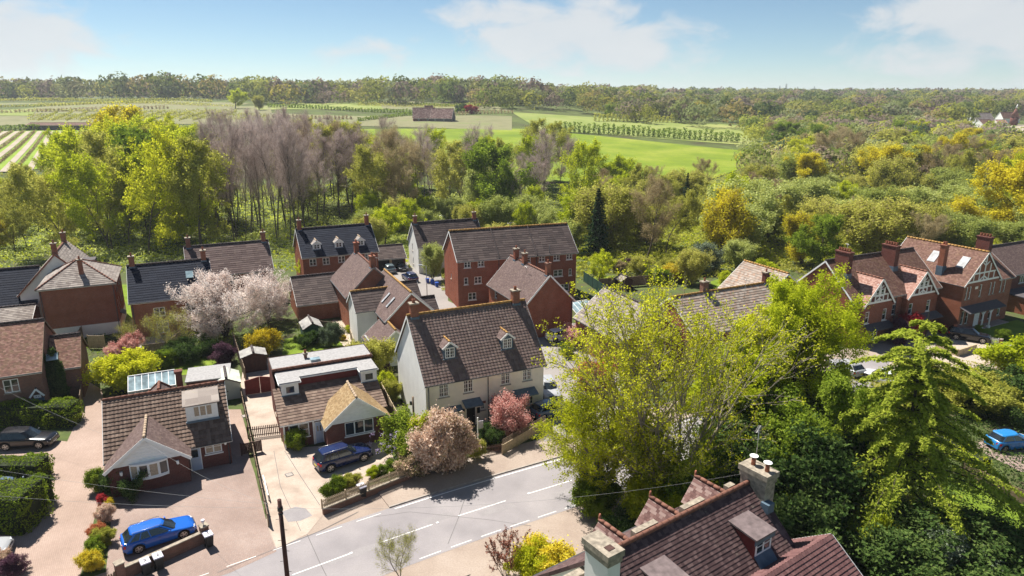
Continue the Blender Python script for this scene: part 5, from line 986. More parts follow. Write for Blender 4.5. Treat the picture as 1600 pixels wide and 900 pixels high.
aerial(g,gl(10.6,.2)[0],gl(10.6,.2)[1],9.9,2.2,.4)
# ---------------------------------------------------------------- cars in place
def carpx(p_rear,p_front,**k):
    a=pt(*p_rear,0.0);b=pt(*p_front,0.0); c=(a+b)/2; L=k.pop('L',None) or (b-a).length
    d=b-a; return car('car',k.pop('label'),(c.x,c.y,.022),math.degrees(math.atan2(d.y,d.x)),L=L,**k)
carpx((194,862),(303,826),label='bright blue estate car with roof rails parked behind the low front wall',kind='estate',paintm='cblue',L=4.66,rails=True,yplate=False)
carpx((500,735),(572,712),label='dark navy estate four by four parked in front of the golden gabled bungalow',kind='suv',paintm='cnavy',L=4.8,W=1.9,H=1.68,rails=True)
carpx((3,698),(86,694),label='black sports utility car parked between the clipped hedges on the lane',kind='suv',paintm='cblack',L=4.6,W=1.88,H=1.63,yplate=False)
c=pt(16,776,0.0); car('car','dark grey car nose showing from behind the clipped hedge by the lane',(c.x,c.y,.02),14,L=4.3,kind='hatch',paintm='cgreyb',yplate=False)
c=pt(4,868,0.0); car('car','pale car mostly hidden below the lowest hedge at the left edge',(c.x-1.6,c.y-.3,.02),20,L=4.2,kind='hatch',paintm='csilver',yplate=False)
carpx((858,534),(895,527),label='white hatchback parked against the blank brick gable wall',kind='hatch',paintm='cwhite',L=3.95,W=1.72,H=1.48)
carpx((620,436),(596,414),label='grey estate car parked on the drive in front of the double garage',kind='estate',paintm='cteal',L=4.5,yplate=False)
carpx((641,419),(627,434),label='black car parked farthest back beside the garages',kind='estate',paintm='cblack',L=4.5) if False else carpx((616,414),(636,428),label='black car in front of the open garage bay, farthest of the three',kind='estate',paintm='cblack',L=4.4)
carpx((652,446),(630,430),label='dark car with pale roof glass nearest the estate road of the three by the garage',kind='estate',paintm='cnavy',L=4.5,yplate=True)
carpx((1486,527),(1540,535),label='black sports utility car parked by the white picket fence',kind='suv',paintm='cblack',L=4.7,W=1.88,H=1.64,yplate=False)
carpx((1400,566),(1448,570),label='dark blue car half hidden below the timbered houses',kind='hatch',paintm='cnavy',L=4.2,yplate=False)
carpx((1344,592),(1296,570),label='silver estate car under the lime tree crown',kind='estate',paintm='csilver',L=4.5)
carpx((1404,606),(1352,588),label='white estate car with red tail lamps beyond the cedar top',kind='estate',paintm='cwhite',L=4.5)
carpx((1545,702),(1608,694),label='sky blue hatchback parked on the shaded drive at the right edge',kind='hatch',paintm='csky',L=4.1,W=1.76,H=1.5)
carpx((846,592),(870,640),label='silver car parked at the corner of the cream houses under the tree',kind='estate',paintm='csilver',L=4.4,yplate=False)
carpx((836,655),(884,640),label='dark car in shade under the left side of the big tree',kind='hatch',paintm='cgreyb',L=4.2,yplate=False)
# ---------------------------------------------------------------- walls, fences, gates
def seg(a,b): a=Vector((a[0],a[1],0));b=Vector((b[0],b[1],0)); d=b-a; return a,b,d.length,math.atan2(d.y,d.x)
def wallrun(name,label,a,b,h,t,mat,cap='stone',catg='wall',capt=.06,piers=(),z=0):
    a,b,L,r=seg(a,b); e=empty(name,(a.x,a.y,z),r,label,catg); MB().box(0,-t/2,-.2,L,t/2,h).build('wall',M[mat],e); MB().box(-.02,-t/2-.03,h+.001,L+.02,t/2+.03,h+capt).build('coping',M[cap],e)
    for p in piers: q=MB(); q.box(p-.24,-.24,-.2,p+.24,.24,h+.45); q.build('pier',M[mat],e); q=MB(); q.box(p-.28,-.28,h+.451,p+.28,.28,h+.53); q.build('pier_cap',M[cap],e)
    return e,L
def picket(label,a,b,h=.95,sp=.14,mat='woodp',z=0,n='picket_fence',w_=.08,group=None,post=1.8,catg='fence'):
    a,b,L,r=seg(a,b); e=empty(n,(a.x,a.y,z),r,label,catg,group); m=MB(); m.hexa([(-w_/2,-.012,.06),(w_/2,-.012,.06),(w_/2,.012,.06),(-w_/2,.012,.06),(-w_/2,-.012,h-.05),(w_/2,-.012,h-.05),(w_/2,.012,h-.05),(-w_/2,.012,h-.05)]); m.hexa([(-w_/2,-.012,h-.05),(w_/2,-.012,h-.05),(w_/2,.012,h-.05),(-w_/2,.012,h-.05),(-.01,-.012,h),(.01,-.012,h),(.01,.012,h),(-.01,.012,h)]); me=m.mesh('picket',M[mat])
    for i in range(int(L/sp)+1): link('picket',me,e,(i*sp,-.03,0),0)
    q=MB(); q.box(0,-.015,.22,L,.025,.29); q.box(0,-.015,h*.7,L,.025,h*.7+.07); q.build('rail',M[mat],e); pm=MB().box(-.045,-.012+.04,-.1,.045,.12,h+.02).mesh('post',M[mat]); k=max(1,round(L/post))
    for i in range(k+1): link('post',pm,e,(L*i/k,0,0),0)
    return e
def panelfence(label,a,b,h=1.8,mat='wood',n='board_fence',pw=1.83,horiz=False,z=0,catg='fence',gap=.0,rail=True):
    a,b,L,r=seg(a,b); e=empty(n,(a.x,a.y,z),r,label,catg); k=max(1,round(L/pw)); pl=L/k; q=MB(); rng=random.Random(int(L*10))
    if horiz:
        nb=int(h/.16); m=MB().box(.05,-.014,0,pl-.05,.014,.145).mesh('board',M[mat])
        for i in range(k):
            for j in range(nb): link('board',m,e,(i*pl,rng.uniform(-.01,.01),.08+j*.16),0)
    else:
        for i in range(k):
            q=MB(); nb=int(pl/.12)
            for j in range(nb): x=i*pl+.05+(pl-.1)*j/nb; q.box(x,-.012+(.008 if j%2 else 0),.1,x+(pl-.1)/nb-.006,.012+(.008 if j%2 else 0),h-.03+rng.uniform(-.008,.008))
            q.box(i*pl+.05,-.02,h-.03,(i+1)*pl-.05,.03,h+.02); q.build('panel',M[mat],e)
    pm=MB().box(-.05,-.05,-.2,.05,.05,h+.1).mesh('post',M[mat])
    for i in range(k+1): link('post',pm,e,(i*pl,0,0),0)
    return e
g0=lambda *p: tuple(pt(p[0],p[1],p[2] if len(p)>2 else 0.0)[:2])
e,L=wallrun('front_wall','low brick front wall with sloping stone coping and end piers before the blue estate car',(-25.1,37.2),(-21.25,41.3),.85,.24,'brickold',piers=(.0,5.4))
lp=MB(); lp.tube((5.4,0,1.38),(5.4,0,1.6),.03,n=6); lp.tube((5.4,0,1.6),(5.4,0,1.78),.1,.13,8); lp.build('pier_lamp',M['binlid'],e)
picket('brown picket fence in the bottom left corner beside the brick pier',(-27.6,35.6),(-25.3,36.9),.85,.13,'wood',w_=.09)
# letters and numbers on bins: hand painted house numbers
def bin_(x,y,r,num,label,group='wheelie bins along the front walls'):
    e=empty('wheelie_bin',(x,y,.03),R_(r),label,'wheelie bin'); q=MB(); q.hexa([(-.2,-.24,.1),(.2,-.24,.1),(.2,.22,.1),(-.2,.22,.1),(-.27,-.32,.98),(.27,-.32,.98),(.27,.33,.98),(-.27,.33,.98)]); q.build('body',M['black'],e)
    q=MB(); q.hexa([(-.3,-.36,.985),(.3,-.36,.985),(.3,.38,.985),(-.3,.38,.985),(-.27,-.33,1.05),(.27,-.33,1.05),(.27,.34,1.07),(-.27,.34,1.07)]); lid=q.build('lid',M['binlid'],e)
    for s in (-1,1): q=MB(); q.tube((s*.2,.2,.1),(s*.26,.2,.1),.1,n=12); q.build('wheel',M['tyre'],e)
    cu=bpy.data.curves.new('house_number','FONT'); cu.body=num; cu.size=.38; cu.extrude=.003; cu.align_x='CENTER'; cu.align_y='CENTER'; cu.offset=.012; t=bpy.data.objects.new('tmp',cu); COL.objects.link(t); dg=bpy.context.evaluated_depsgraph_get(); me=bpy.data.meshes.new_from_object(t.evaluated_get(dg)); bpy.data.objects.remove(t); me.materials.clear(); me.materials.append(M['black']); o=link('house_number',me,lid,(0,0,1.071),0); o.rotation_euler=(R_(1.2),0,0); return e
bin_(-23.75,37.75,40,'2','wheelie bin with white lid by the brick wall, leftmost of the pair'); bin_(-23.2,38.3,40,'2','wheelie bin with white lid by the brick wall, right one of the pair'); bin_(-20.9,40.6,40,'1','wheelie bin with white lid at the right hand end pier of the brick wall')
bin_(-11.6,46.6,38,'3','single bin standing against the picket topped front wall')
# wall and picket before bungalow B
a=(-14.05,44.35);b=(-8.2,49.3); e,L=wallrun('garden_wall','low brick wall under the weathered picket fence beside the road',a,b,.5,.22,'brickold'); picket('weathered pale picket fence on top of the low roadside wall',a,b,.75,.13,'woodp',z=.56,w_=.075)
wallrun('low_wall','low dark kerb wall beside the navy car',g0(489,722),g0(512,716),.2,.2,'woodp',cap='woodp')
# drive fences
A1=g0(374,600,.9);B1=g0(417,812,.1); panelfence('rough timber fence running between the two bungalow driveways',A1,(-17.6,42.9),1.0,'wood',pw=1.83)
q=MB(); e=empty('handrail',(*g0(412,752),0),R_(-64),'white painted rail lying along the end of the drive fence','rail'); q.box(0,-.04,.5,3.2,.04,.58); q.box(.1,-.03,0,.18,.03,.5); q.box(3.0,-.03,0,3.08,.03,.5); q.build('rail',M['white'],e)
panelfence('tall close boarded fence between the bungalow and the cream houses',(-13.3,64.4),(-9.4,54.6),1.8,'woodp')
panelfence('tall grey fence along the left side of the sheds',g0(366,540),g0(385,600),1.8,'wood')
picket('dark wooden picket gate across the concrete drive',(-24.0,56.1),(-20.7,57.0),1.15,.16,'woodd',n='drive_gate',post=3.3,catg='gate')
panelfence('low dark gate beside the tiled bungalow leading to the side yard',(-23.4,53.0),(-20.9,52.2) if False else (-21.9,53.7),1.1,'woodd',n='side_gate',pw=1.0,catg='gate')
e=empty('solid_gate',(*g0(384,618),0),R_(22),'tall dark red double gate at the end of the concrete drive','gate')
for i in (0,1): q=MB(); q.prism([(0,0)],0,0) if False else q.hexa([(i*1.5,-.04,.05),(i*1.5+1.48,-.04,.05),(i*1.5+1.48,.04,.05),(i*1.5,.04,.05),(i*1.5,-.04,1.6+.3*i),(i*1.5+1.48,-.04,1.9-.3*i),(i*1.5+1.48,.04,1.9-.3*i),(i*1.5,.04,1.6+.3*i)]); q.build('gate_leaf',M['redwood'],e)
def shed(x,y,r,L,D,ze,zr,wall,roof,label,dr=True,roofst='flat',mat2='white'):
    g,FS=house('shed',label,'shed',x,y,r,L,D,ze,zr,wall,roof,roofst,ev=.12,vg=.12,rm='ridged',seed=int(abs(x)),trim=False)
    if dr: 
        for s in (0,1): q=MB(); q.fbox(FS['L'],D/2-.62+.63*s,D/2-.01+.63*s,.1,ze-.05,.004,.03); q.build('door',M[wall],g)
        q=MB(); q.fbox(FS['L'],D/2-.06,D/2+.06,.9,1.0,.03,.06); q.build('handle',M['black'],g)
    return g
M['roofpale']=tilem('pale_felt_shed',(.4,.42,.36),(.48,.5,.44),(.55,.56,.5)); M['roofgrey']=tilem('grey_felt_shed',(.22,.21,.2),(.28,.27,.26),(.34,.33,.31))
x,y=g0(368,622); shed(x+.6,y+.1,115,3.2,2.5,1.8,2.4,'mint','roofpale','pale green boarded shed with double doors beside the drive')
x,y=g0(287,600,2.2); g=empty('flat_roofed_store',(x,y+.5,0),R_(20),'flat roofed outbuilding with grey mottled roof left of the pale green shed','outbuilding'); MB().box(0,0,0,4.0,3.8,2.1).build('wall',M['brickd'],g); MB().box(-.1,-.1,2.1,4.1,3.9,2.22).build('roof',M['felt'],g)
x,y=g0(505,530); shed(x,y,115,3.2,2.3,1.7,2.35,'greenw','roofgrey','dark green garden shed with pale roof on the lawn')
x,y=g0(418,578); shed(x,y,115,2.2,2.6,1.9,2.3,'woodd','roofgrey','dark brown shed under the yellow bush with small round windows')
x,y=g0(988,452); shed(x,y,115,2,2.2,1.6,2.2,'woodd','dkfelt' if False else 'tgrey','small dark shed by the green fence behind the glass roofed conservatory',dr=False)
for a,b,h,m,l in (((912,440),(955,470),1.7,'greenw','green painted fence behind the small conservatory'),((935,452),(1012,446),1.7,'wood','long wooden fence at the foot of the three storey terrace garden'),((112,560),(132,470+55),1.6,'wood','low fence dividing the lawn behind the mossy roofed house'),
    ((225,560),(262,556),1.7,'wood','brown garden fence panel behind the lime bush'),((262,556),(285,535),1.6,'wood','brown fence end panel behind the bare tree'),((520,520),(470,516),1.5,'wood','garden fence behind the green shed'),((548,530),(556,556),1.4,'woodp','short pale fence beside the gravel path'),((140,545),(165,545),1.7,'woodp','pale fence beside the small lawn'),
    ((1175,560),(1090,572),1.2,'wood','fence beneath the bright lime tree'),((128,640),(132,605),1.5,'wood','dark boarded gate and fence beside the upper lane')): panelfence(l,g0(*a),g0(*b),h,m)
panelfence('garden fence of low boards by the shaded lawn at right',g0(1500,742),g0(1700,838),1.2,'wood',horiz=True)
wallrun('raised_bed_wall','low pale timber retaining wall beside the gravel drive',g0(1462,545),g0(1496,557),.8,.15,'woodp',cap='woodp'); wallrun('raised_bed_wall','low timber wall in front of the black car at right',g0(1496,557),g0(1524,548),.8,.15,'woodp',cap='woodp')
picket('white picket fence in front of the timbered house with the porch',g0(1492,527),g0(1558,540),.95,.14,'white'); wallrun('gate_pier','brick gate pier at the end of the white picket fence',g0(1560,543),g0(1564,544),1.1,.5,'bricko')
e=panelfence('pale boarded fence with trellis before the right hand cream house',g0(785,712),g0(852,672),1.0,'woodp'); 
for i in range(1): 
    a_,b_,L,r=seg(g0(785,712),g0(852,672)); q=MB()
    for k in range(int(L/.16)): q.box(k*.16,-.01,1.05,k*.16+.025,.01,1.55)
    for k in range(4): q.box(0,-.012,1.1+k*.14,L,.012,1.125+k*.14)
    q.build('trellis',M['wood'],e)
picket('low dark picket gate between the pink bushes and the boarded fence',g0(752,712),g0(786,706),.85,.13,'woodd')
# telegraph pole with step bolts and wires
pp=Vector((-13.15,33.9,0)); e=empty('telegraph_pole',pp,0,'dark wooden telegraph pole in front of the road','telegraph pole'); q=MB(); q.tube((0,0,0),(0,0,8.05),.15,.115,12); q.build('pole',M['polec'],e); q=MB(); q.tube((0,0,7.35),(0,0,7.6),.16,.15,12); q.tube((0,0,7.1),(0,0,7.2),.14,.14,12); q.build('collar',M['black'],e)
for i in range(9): q=MB(); z=1.2+i*.7; s=1 if i%2 else -1; q.tube((0,0,z),(s*.3,-.05,z),.014,n=5); q.build('step_bolt',M['dgrey'],e)
x,y=g0(648,690); e=empty('utility_post',(x,y,0),0,'short weathered pole rising behind the lilac bush','pole'); q=MB(); q.tube((0,0,0),(0,0,4.4),.11,.09,10); q.build('pole',M['wood'],e); q=MB(); q.box(-.3,-.04,3.6,-.09,.08,3.95); q.build('junction_box',M['dgrey'],e)
def wire(label,a,b,sag=.5,r=.012,mat='dgrey'):
    r=r*.55
    a=Vector(a);b=Vector(b); q=MB(); n=14; P=[a.lerp(b,i/n)-Vector((0,0,sag*4*(i/n)*(1-i/n))) for i in range(n+1)]
    for i in range(n): q.tube(P[i],P[i+1],r,r,4,cap=False)
    tag(q.build('overhead_wire',M[mat]),label,'cable')
top=pp+Vector((0,0,7.5))
wire('thin overhead cable from the telegraph pole towards the bungalow with the bow window',top,(-28.5,47.8,4.2),.5,.012,'copper'); wire('thin overhead cable from the telegraph pole to the hedge side of the lane',top,(-46,40,6),.6,.012,'copper'); wire('upper thin cable running left from the telegraph pole',top+Vector((0,0,.2)),(-48,44,6.5),.6,.011,'copper')
wire('thin cable crossing the road from the telegraph pole to the right',top,(14,36,8.5),.8,.012,'copper'); wire('pale cable sloping over the lane from the old red brick house','' or (-49.5,58.5,5.2),(-38,50,5.4) if False else (-31.5,50.0,2.9),.3,.013,'copper')
wire('thin cable from the short pole to the cream houses',(x,y,4.2),(-7.6,57.0,4.9),.1,.01,'copper')
# estate agent style post sign by the path
x,y=g0(747,694); e=empty('post_sign',(x,y,0),R_(20),'white post with small blank sign board beside the brown shrub','sign'); q=MB(); q.box(-.05,-.05,0,.05,.05,2.6); q.build('post',M['white'],e); q=MB(); q.box(.06,-.02,1.5,.5,.02,2.25); q.build('board',M['binlid'],e)
x,y=g0(705,723); e=empty('white_beam',(x,y,0),R_(38),'white painted rail lying across the front of the pink bush','rail'); q=MB(); q.box(0,-.07,.25,2.0,.07,.4); q.box(.1,-.05,0,.2,.05,.25); q.box(1.8,-.05,0,1.9,.05,.25); q.build('rail',M['white'],e)
# railings at the bottom edge
a_,b_,L,r=seg((-7.0,33.6),(-2.6,36.2)); e=empty('metal_railings',(a_.x,a_.y,0),r,'black metal railings at the bottom edge beside the young tree','railing'); m=MB().tube((0,0,.1),(0,0,1.2),.012,n=5).mesh('baluster',M['black'])
for i in range(int(L/.13)): link('baluster',m,e,(i*.13,0,0),0)
q=MB(); q.box(0,-.02,1.2,L,.02,1.25); q.box(0,-.02,.1,L,.02,.14); q.build('rail',M['black'],e)
# garden bits
def parasol(): pass
x,y=g0(292,560); e=empty('garden_table',(x,y,0),.3,'round garden table with chairs on the patio behind the bungalow','garden furniture'); q=MB(); q.tube((0,0,.7),(0,0,.74),.55,n=16); q.tube((0,0,0),(0,0,.7),.05,n=8); q.build('table',M['dgrey'],e)
for k in range(4):
    q=MB(); a=k*1.57+.4; cx_,cy_=math.cos(a)*.95,math.sin(a)*.95; q.box(cx_-.22,cy_-.22,.42,cx_+.22,cy_+.22,.46); ox_,oy_=math.cos(a)*1.17,math.sin(a)*1.17; q.box(ox_-.2,oy_-.03,.46,ox_+.2,oy_+.03,.9)
    for sx_ in (-.2,.2):
        for sy_ in (-.2,.2): q.box(cx_+sx_-.015,cy_+sy_-.015,0,cx_+sx_+.015,cy_+sy_+.015,.42)
    q.build('chair',M['black'],e)
x,y=g0(668,442); 
for i in range(3): e=empty('blue_bin',(x+.9*i,y-1.2*i+.4*(i==1),0),R_(20),('small blue recycling tub farthest from the glassy fence','small blue recycling tub between two others by the red shrub','small blue recycling tub nearest the red shrub')[i],'bin'); q=MB(); q.hexa([(-.2,-.2,0),(.2,-.2,0),(.2,.2,0),(-.2,.2,0),(-.27,-.27,.7),(.27,-.27,.7),(.27,.27,.7),(-.27,.27,.7)]); q.build('body',M['bluebin'],e); q=MB(); q.box(-.29,-.29,.7,.29,.29,.76); q.build('lid',M['bluebin'],e)
x,y=g0(735,430); e=empty('street_lamp',(x-1.0,y-2,0),0,'slim grey street lamp in front of the three storey terrace','street lamp'); q=MB(); q.tube((0,0,0),(0,0,5),.07,.045,8); q.tube((0,0,5),(-.8,-.2,5.15),.035,n=6); q.build('post',M['rimm'],e); q=MB(); q.box(-1.25,-.32,5.08,-.7,-.1,5.2); q.build('lamp_head',M['headl'],e)
x,y=g0(657,500); e=empty('street_lamp',(x+.4,y+5,0),0,'slim grey street lamp rising behind the two skylight roof','street lamp'); q=MB(); q.tube((0,0,0),(0,0,6.5),.07,.045,8); q.tube((0,0,6.5),(-.7,.2,6.6),.035,n=6); q.build('post',M['rimm'],e); q=MB(); q.box(-1.1,.1,6.55,-.6,.3,6.66); q.build('lamp_head',M['headl'],e)
x,y=g0(1535,625); e=empty('garden_building',(x,y,0),R_(20),'low building with flat mottled grey roof among the shrubs at right','outbuilding'); MB().box(-2.4,-1.5,0,2.4,1.8,1.9).build('wall',M['woodd'],e); MB().box(-2.6,-1.7,1.9,2.6,2.0,2.02).build('roof',M['felt'],e)
ORD=['first','second','third','fourth','fifth','sixth','seventh','eighth','ninth','tenth','eleventh','twelfth','thirteenth']
# ---------------------------------------------------------------- far farm buildings and orchard lines
def farm(px,py,ang,L,D,ze,zr,wall,tile,label,name='farm_building',cat_='building',dz=0):
    p=pt(px,py); g,FS=house(name,label,cat_,p.x,p.y,ang,L,D,ze,zr,wall,tile,'flat',zb=p.z+dz,rm='ridge',wins=dict(F=[(L*.2,.9,1.2,1.2,2,1),(L*.6,.9,1.2,1.2,2,1)])); return g
farm(646,190,10,16,13,2.5,9.5,'brickd','tmot','red tiled farmhouse with steep roofs in the fields, left hand range','farmhouse','farmhouse'); farm(672,190,-8,16,12,2.5,9,'dkfelt','tmot','red tiled barn with dark boarded wall in the fields, right hand range','barn','barn'); farm(664,187,5,6,6,6,10,'brickd','tclay','small central tower block of the red roofed farm','farm_building')
farm(40,204,2,46,12,3.2,4.6,'dkfelt','tclay','long low barn with rusty roof at the top of the striped orchard','barn','barn')
farm(1524,196,15,20,12,4,10,'white','felt' if False else 'tgrey','white house with pale roof at the far right among trees','house','house'); farm(1534,199,15,12,8,3,6,'white','tclay','low white house with red roof before the far white house','house','house'); farm(1566,192,5,16,9,4,9,'white','tclay','far house with orange roof and white walls at right edge','house','house'); farm(1558,197,5,9,7,2.5,5,'white','tpink','small pink roofed outbuilding between the far white houses','building','building')
farm(1478,184,10,26,10,3,8,'brickd','tclay','long red roofed barn far right behind golden trees','barn','barn'); farm(1437,180,5,22,10,3,8,'brickd','tclay','second long red roof far right, left of the first barn','barn','barn'); farm(1412,196,5,9,7,3,6,'brick','tclay','small red roofed house among the trees beyond the bare poplars','house','house'); farm(1256,172,5,9,7,4,8,'white','tgrey','small white house in the far wood','house','house'); farm(1190,172,5,9,7,4,8,'brickd','tpink','small pink roofed house in the far wood beyond the field','house','house'); farm(420,151,5,14,8,3,5,'white','tgrey','white building at the top of the field below the skyline trees','building','building')
p=pt(1583,196); e=empty('oast_tower',p,0,'brown conical oast tower with white cowl at the far right','oast house'); q=MB(); q.tube((0,0,0),(0,0,7),3,3,16); q.build('drum',M['brickd'],e); q=MB(); q.tube((0,0,7),(0,0,14),3.3,.4,16); q.build('conical_roof',M['tclay'] if False else M['ridge'],e); q=MB(); q.tube((0,0,14),(.5,0,17),.8,.2,10); q.build('cowl',M['white'],e)
# polytunnel-like rows, hedgerow rows: clipped windbreak lines
rng0=np.random.default_rng(5)
def windbreak(label,a,b,h,sp,leafk,group,wd=1.6,gapy=.0,name='windbreak',sz=.7,dens=26,w1=.5):
    A=pt(*a);B=pt(*b); n=max(2,int((B-A).length/sp)); P=[];tr=MB()
    e=empty(name,A,0,label,'hedge',group)
    C=[]; S_=[]
    for i in range(n+1):
        p=A.lerp(B,i/n); z=float(terrain(p.x,p.y)); hh=h*rng0.uniform(.8,1.1); m=dens
        c=np.stack([rng0.normal(p.x,wd*w1*.5,m),rng0.normal(p.y,wd*.5,m),z+gapy+rng0.uniform(0,1,m)*(hh-gapy)],1)-np.array(A); C.append(c); q=Vector((p.x,p.y,z))-A; S_.append((q.x,q.y,q.z-.3,q.x,q.y,q.z+hh*.9,.12,.05,0))
    v,f,a_=leaves(rng0,np.concatenate(C),1,.02,sz,up=.3); link('foliage',npmesh('foliage',v,f,LM[leafk],a_),e); v,f=tubes(np.array(S_),n=3); link('stems',npmesh('stems',v,f,M['barkd']),e)
windbreak('tall clipped windbreak of separate trees along the bright green field',(868,206),(1152,223),6.5,3.1,'mid','tree windbreaks across the fields',wd=2.6,sz=.85,dens=150,gapy=.5)
windbreak('paler clipped windbreak behind the pale field, farther than the dark one',(930,190),(1055,192),6,3.2,'olive','tree windbreaks across the fields',wd=2.4,sz=.9,dens=110,gapy=.5)
windbreak('dark straight hedge below the far pale field left of centre',(420,168),(740,176),3.5,3,'mid','',wd=2,sz=1.2,dens=44)
windbreak('low dark hedge running across the orchard towards the farm',(428,184),(548,187),3,3,'brown','',wd=2,sz=1.0,dens=44); windbreak('long hedge crossing behind the red roofed farm',(560,190),(645,180),3,3,'mid','',wd=2,sz=1.0,dens=40)
windbreak('hedge at the top edge of the pale field beyond the farm',(700,180),(800,177),3,3,'brown','',wd=2,sz=1.0,dens=40)
windbreak('thin hedge line at the far orchard brow',(560,160),(800,168),2.6,3.5,'mid','',wd=2,sz=1.2,dens=30); windbreak('hedge below the skyline trees, left of centre',(440,157),(560,156),3,3.5,'dark','',wd=2,sz=1.2,dens=37)
windbreak('dark hedge in front of the long low barn',(-40,206),(60,204),4,2.6,'mid','',wd=1.8,sz=1.0,dens=61); windbreak('long hedge across the orchard left of the round trees',(-60,180),(262,170),3,3,'brown','',wd=2,sz=1.0,dens=44); windbreak('hedge at the brow of the left orchard',(-60,168),(240,161),2.6,3.2,'olive','',wd=1.6,sz=1.2,dens=34); windbreak('low hedge before the skyline wood at left',(-60,159),(330,160),3,3.4,'olive','',wd=2.,sz=1.2,dens=34)
# orchard rows across the hill
k=0
for (y0,y1,x0,x1,n) in ((163.5,163.5,60,330,1),(174,166,50,370,2),(188,181,45,420,3),(165,162,560,780,3)):
    for j in range(n):
        yy=y0+(y1-y0)*j/max(1,n-1); windbreak('low orchard row across the hill, '+('at the brow','on the upper left slope','below the round green tree','right of the farm')[k]+', '+('top','second','third')[j]+' row',(x0,yy),(x1,yy+1),2.2,1.5,'olive','rows of orchard trees on the far hill',wd=1.6,sz=1.0,dens=9,name='orchard_row')
    k+=1
for i in range(11):
    a=(-190+i*39+20,268); b=(-25+i*17.5+9,207); windbreak(f'dark low row between orchard strips, {ORD[i]} from the left',a,b,1.5,2.2,'brown','rows between the orchard strips',wd=.9,sz=.6,dens=26,name='orchard_row')
for i in range(13):
    x0=60+i*22; windbreak(f'thin orchard row sloping up behind the barn, {ORD[i]} from the left',(x0,189),(x0+30+i*1.2,176),1.8,1.3,'olive','thin rows up the slope behind the barn',wd=.9,sz=.8,dens=8,name='orchard_row')
# ---------------------------------------------------------------- named trees
def T(key,px,py,h,label,sxy=1.0,rz=None,cat='tree',group=None,name='tree',z=None,dz=0):
    p=pt(px,py,z) if z is not None else pt(px,py); H0=PROTO[key][2]; k=h/H0; 
    return make_tree(key,(p.x,p.y,p.z+dz),k,(px*7.3%6.28) if rz is None else rz,label,cat,group,name,sxy)
# big roadside tree: many fanned stems, sparse yellow green leaves, ivy on the stems
s,t=G(101,14.5,levels=3,kids=(13,6,3),ang=(42,40,38),ratio=(.34,.52,.5),r0=.2,f0=.18,up=.06,wob=.08,multi=10,base_r=.4,spread=1.1,lsp=(.1,.75))
k=(s[:,5]>9)&(np.hypot(s[:,3],s[:,4])<2); tree_proto('big',s,t,'yg','barkp',7,.15,.165,tw=0,minr=.016,seed=3,trunklv=1,frac=.42,ivy=('ivy',.40,16000,.19,.27))
T('big',1030,800,18.3,'huge spreading roadside tree with fans of grey branches and sparse yellow green leaves',sxy=.95,rz=.6)
s,t=G(104,11,levels=3,kids=(14,6,4),ang=(44,42,38),ratio=(.38,.5,.5),r0=.18,f0=.15,up=.06,wob=.08,multi=5,base_r=.3,spread=1.1,lean=-.12); tree_proto('big2',s,t,'yg','barkp',8,.16,.16,tw=0,minr=.015,seed=5,frac=.8,ivy=('dark',.45,6000,.17,.3))
T('big2',940,785,9.5,'lower left hand companion of the huge roadside tree, leaning over the road',sxy=1.1,rz=0.1)
s,t=G(102,14,levels=3,kids=(18,7,5),ang=(58,46,40),ratio=(.44,.5,.46),r0=.33,f0=.2,up=.07,wob=.09,spread=1.05); tree_proto('lime_big',s,t,'lime','barkd',30,.32,.2,minr=.02,seed=4)
T('lime_big',1250,690,15.6,'large rounded tree in fresh lime green leaf in front of the timbered houses',sxy=1.0,rz=2)
T('oak3',1100,690,10,'bright green tree filling in behind the huge roadside tree',sxy=1.15); T('oak0',1185,650,12,'yellow green tree between the huge tree and the lime green one',sxy=1.0)
conifer('cedar','cedar',15,7.4,9,layers=12,drp=.6,size=.27,dens=190,top=.04,irregular=.45,lenpow=.72,f0=.2,wf=.11,nbr=9,asp=3.2); T('cedar',1396,812,16.2,'tall cedar with drooping layered pale green branches in the shaded garden',rz=1)
# blossom
s,t=G(103,9,levels=3,kids=(15,7,5),ang=(56,44,40),ratio=(.52,.5,.5),r0=.2,f0=.12,up=.08,wob=.1,multi=3,spread=1.15); tree_proto('blossom',s,t,'bl','barkd',9,.26,.16,minr=.016,seed=8,aspect=1.2,tw=1,twl=.4,tww=.008)
T('blossom',352,528,9.2,'wide cherry tree covered in pale pink blossom behind the bungalows',sxy=1.12); T('blossom',420,505,6.8,'second smaller blossom tree adjoining the wide pale cherry on its right',sxy=1.0,rz=3)
s,t=G(105,7,levels=3,kids=(12,6,4),ang=(50,42,40),ratio=(.5,.5,.5),r0=.12,f0=.2,up=.08,wob=.1,multi=2); tree_proto('bareb',s,t,'olive','barkp',4,.25,.1,tw=2,twl=.5,tww=.007,minr=.011,seed=12)
T('bareb',265,556,6.0,'thin budding tree with pale twigs left of the blossom tree'); T('bareb',205,545,3.6,'low bare twiggy shrub by the white ground floor wall'); T('bareb',625,905,4.0,'young leafy tree at the bottom edge by the metal railings',sxy=.75)
T('feath1',765,470-30,6,'slender weeping birch beside the three storey terrace gable') if False else None
T('wil0',676,440,6.8,'feathery pale green birch in front of the brick gable end',sxy=.75); T('oak3',935,446,5.8,'small fresh green tree right of the three storey terrace'); T('oak3',478,440,4.5,'bright green bush before the three dormered house',sxy=.9); T('oak0',510,428,4.0,'yellow green bush below the left dormer of the blue roofed house',sxy=.7)
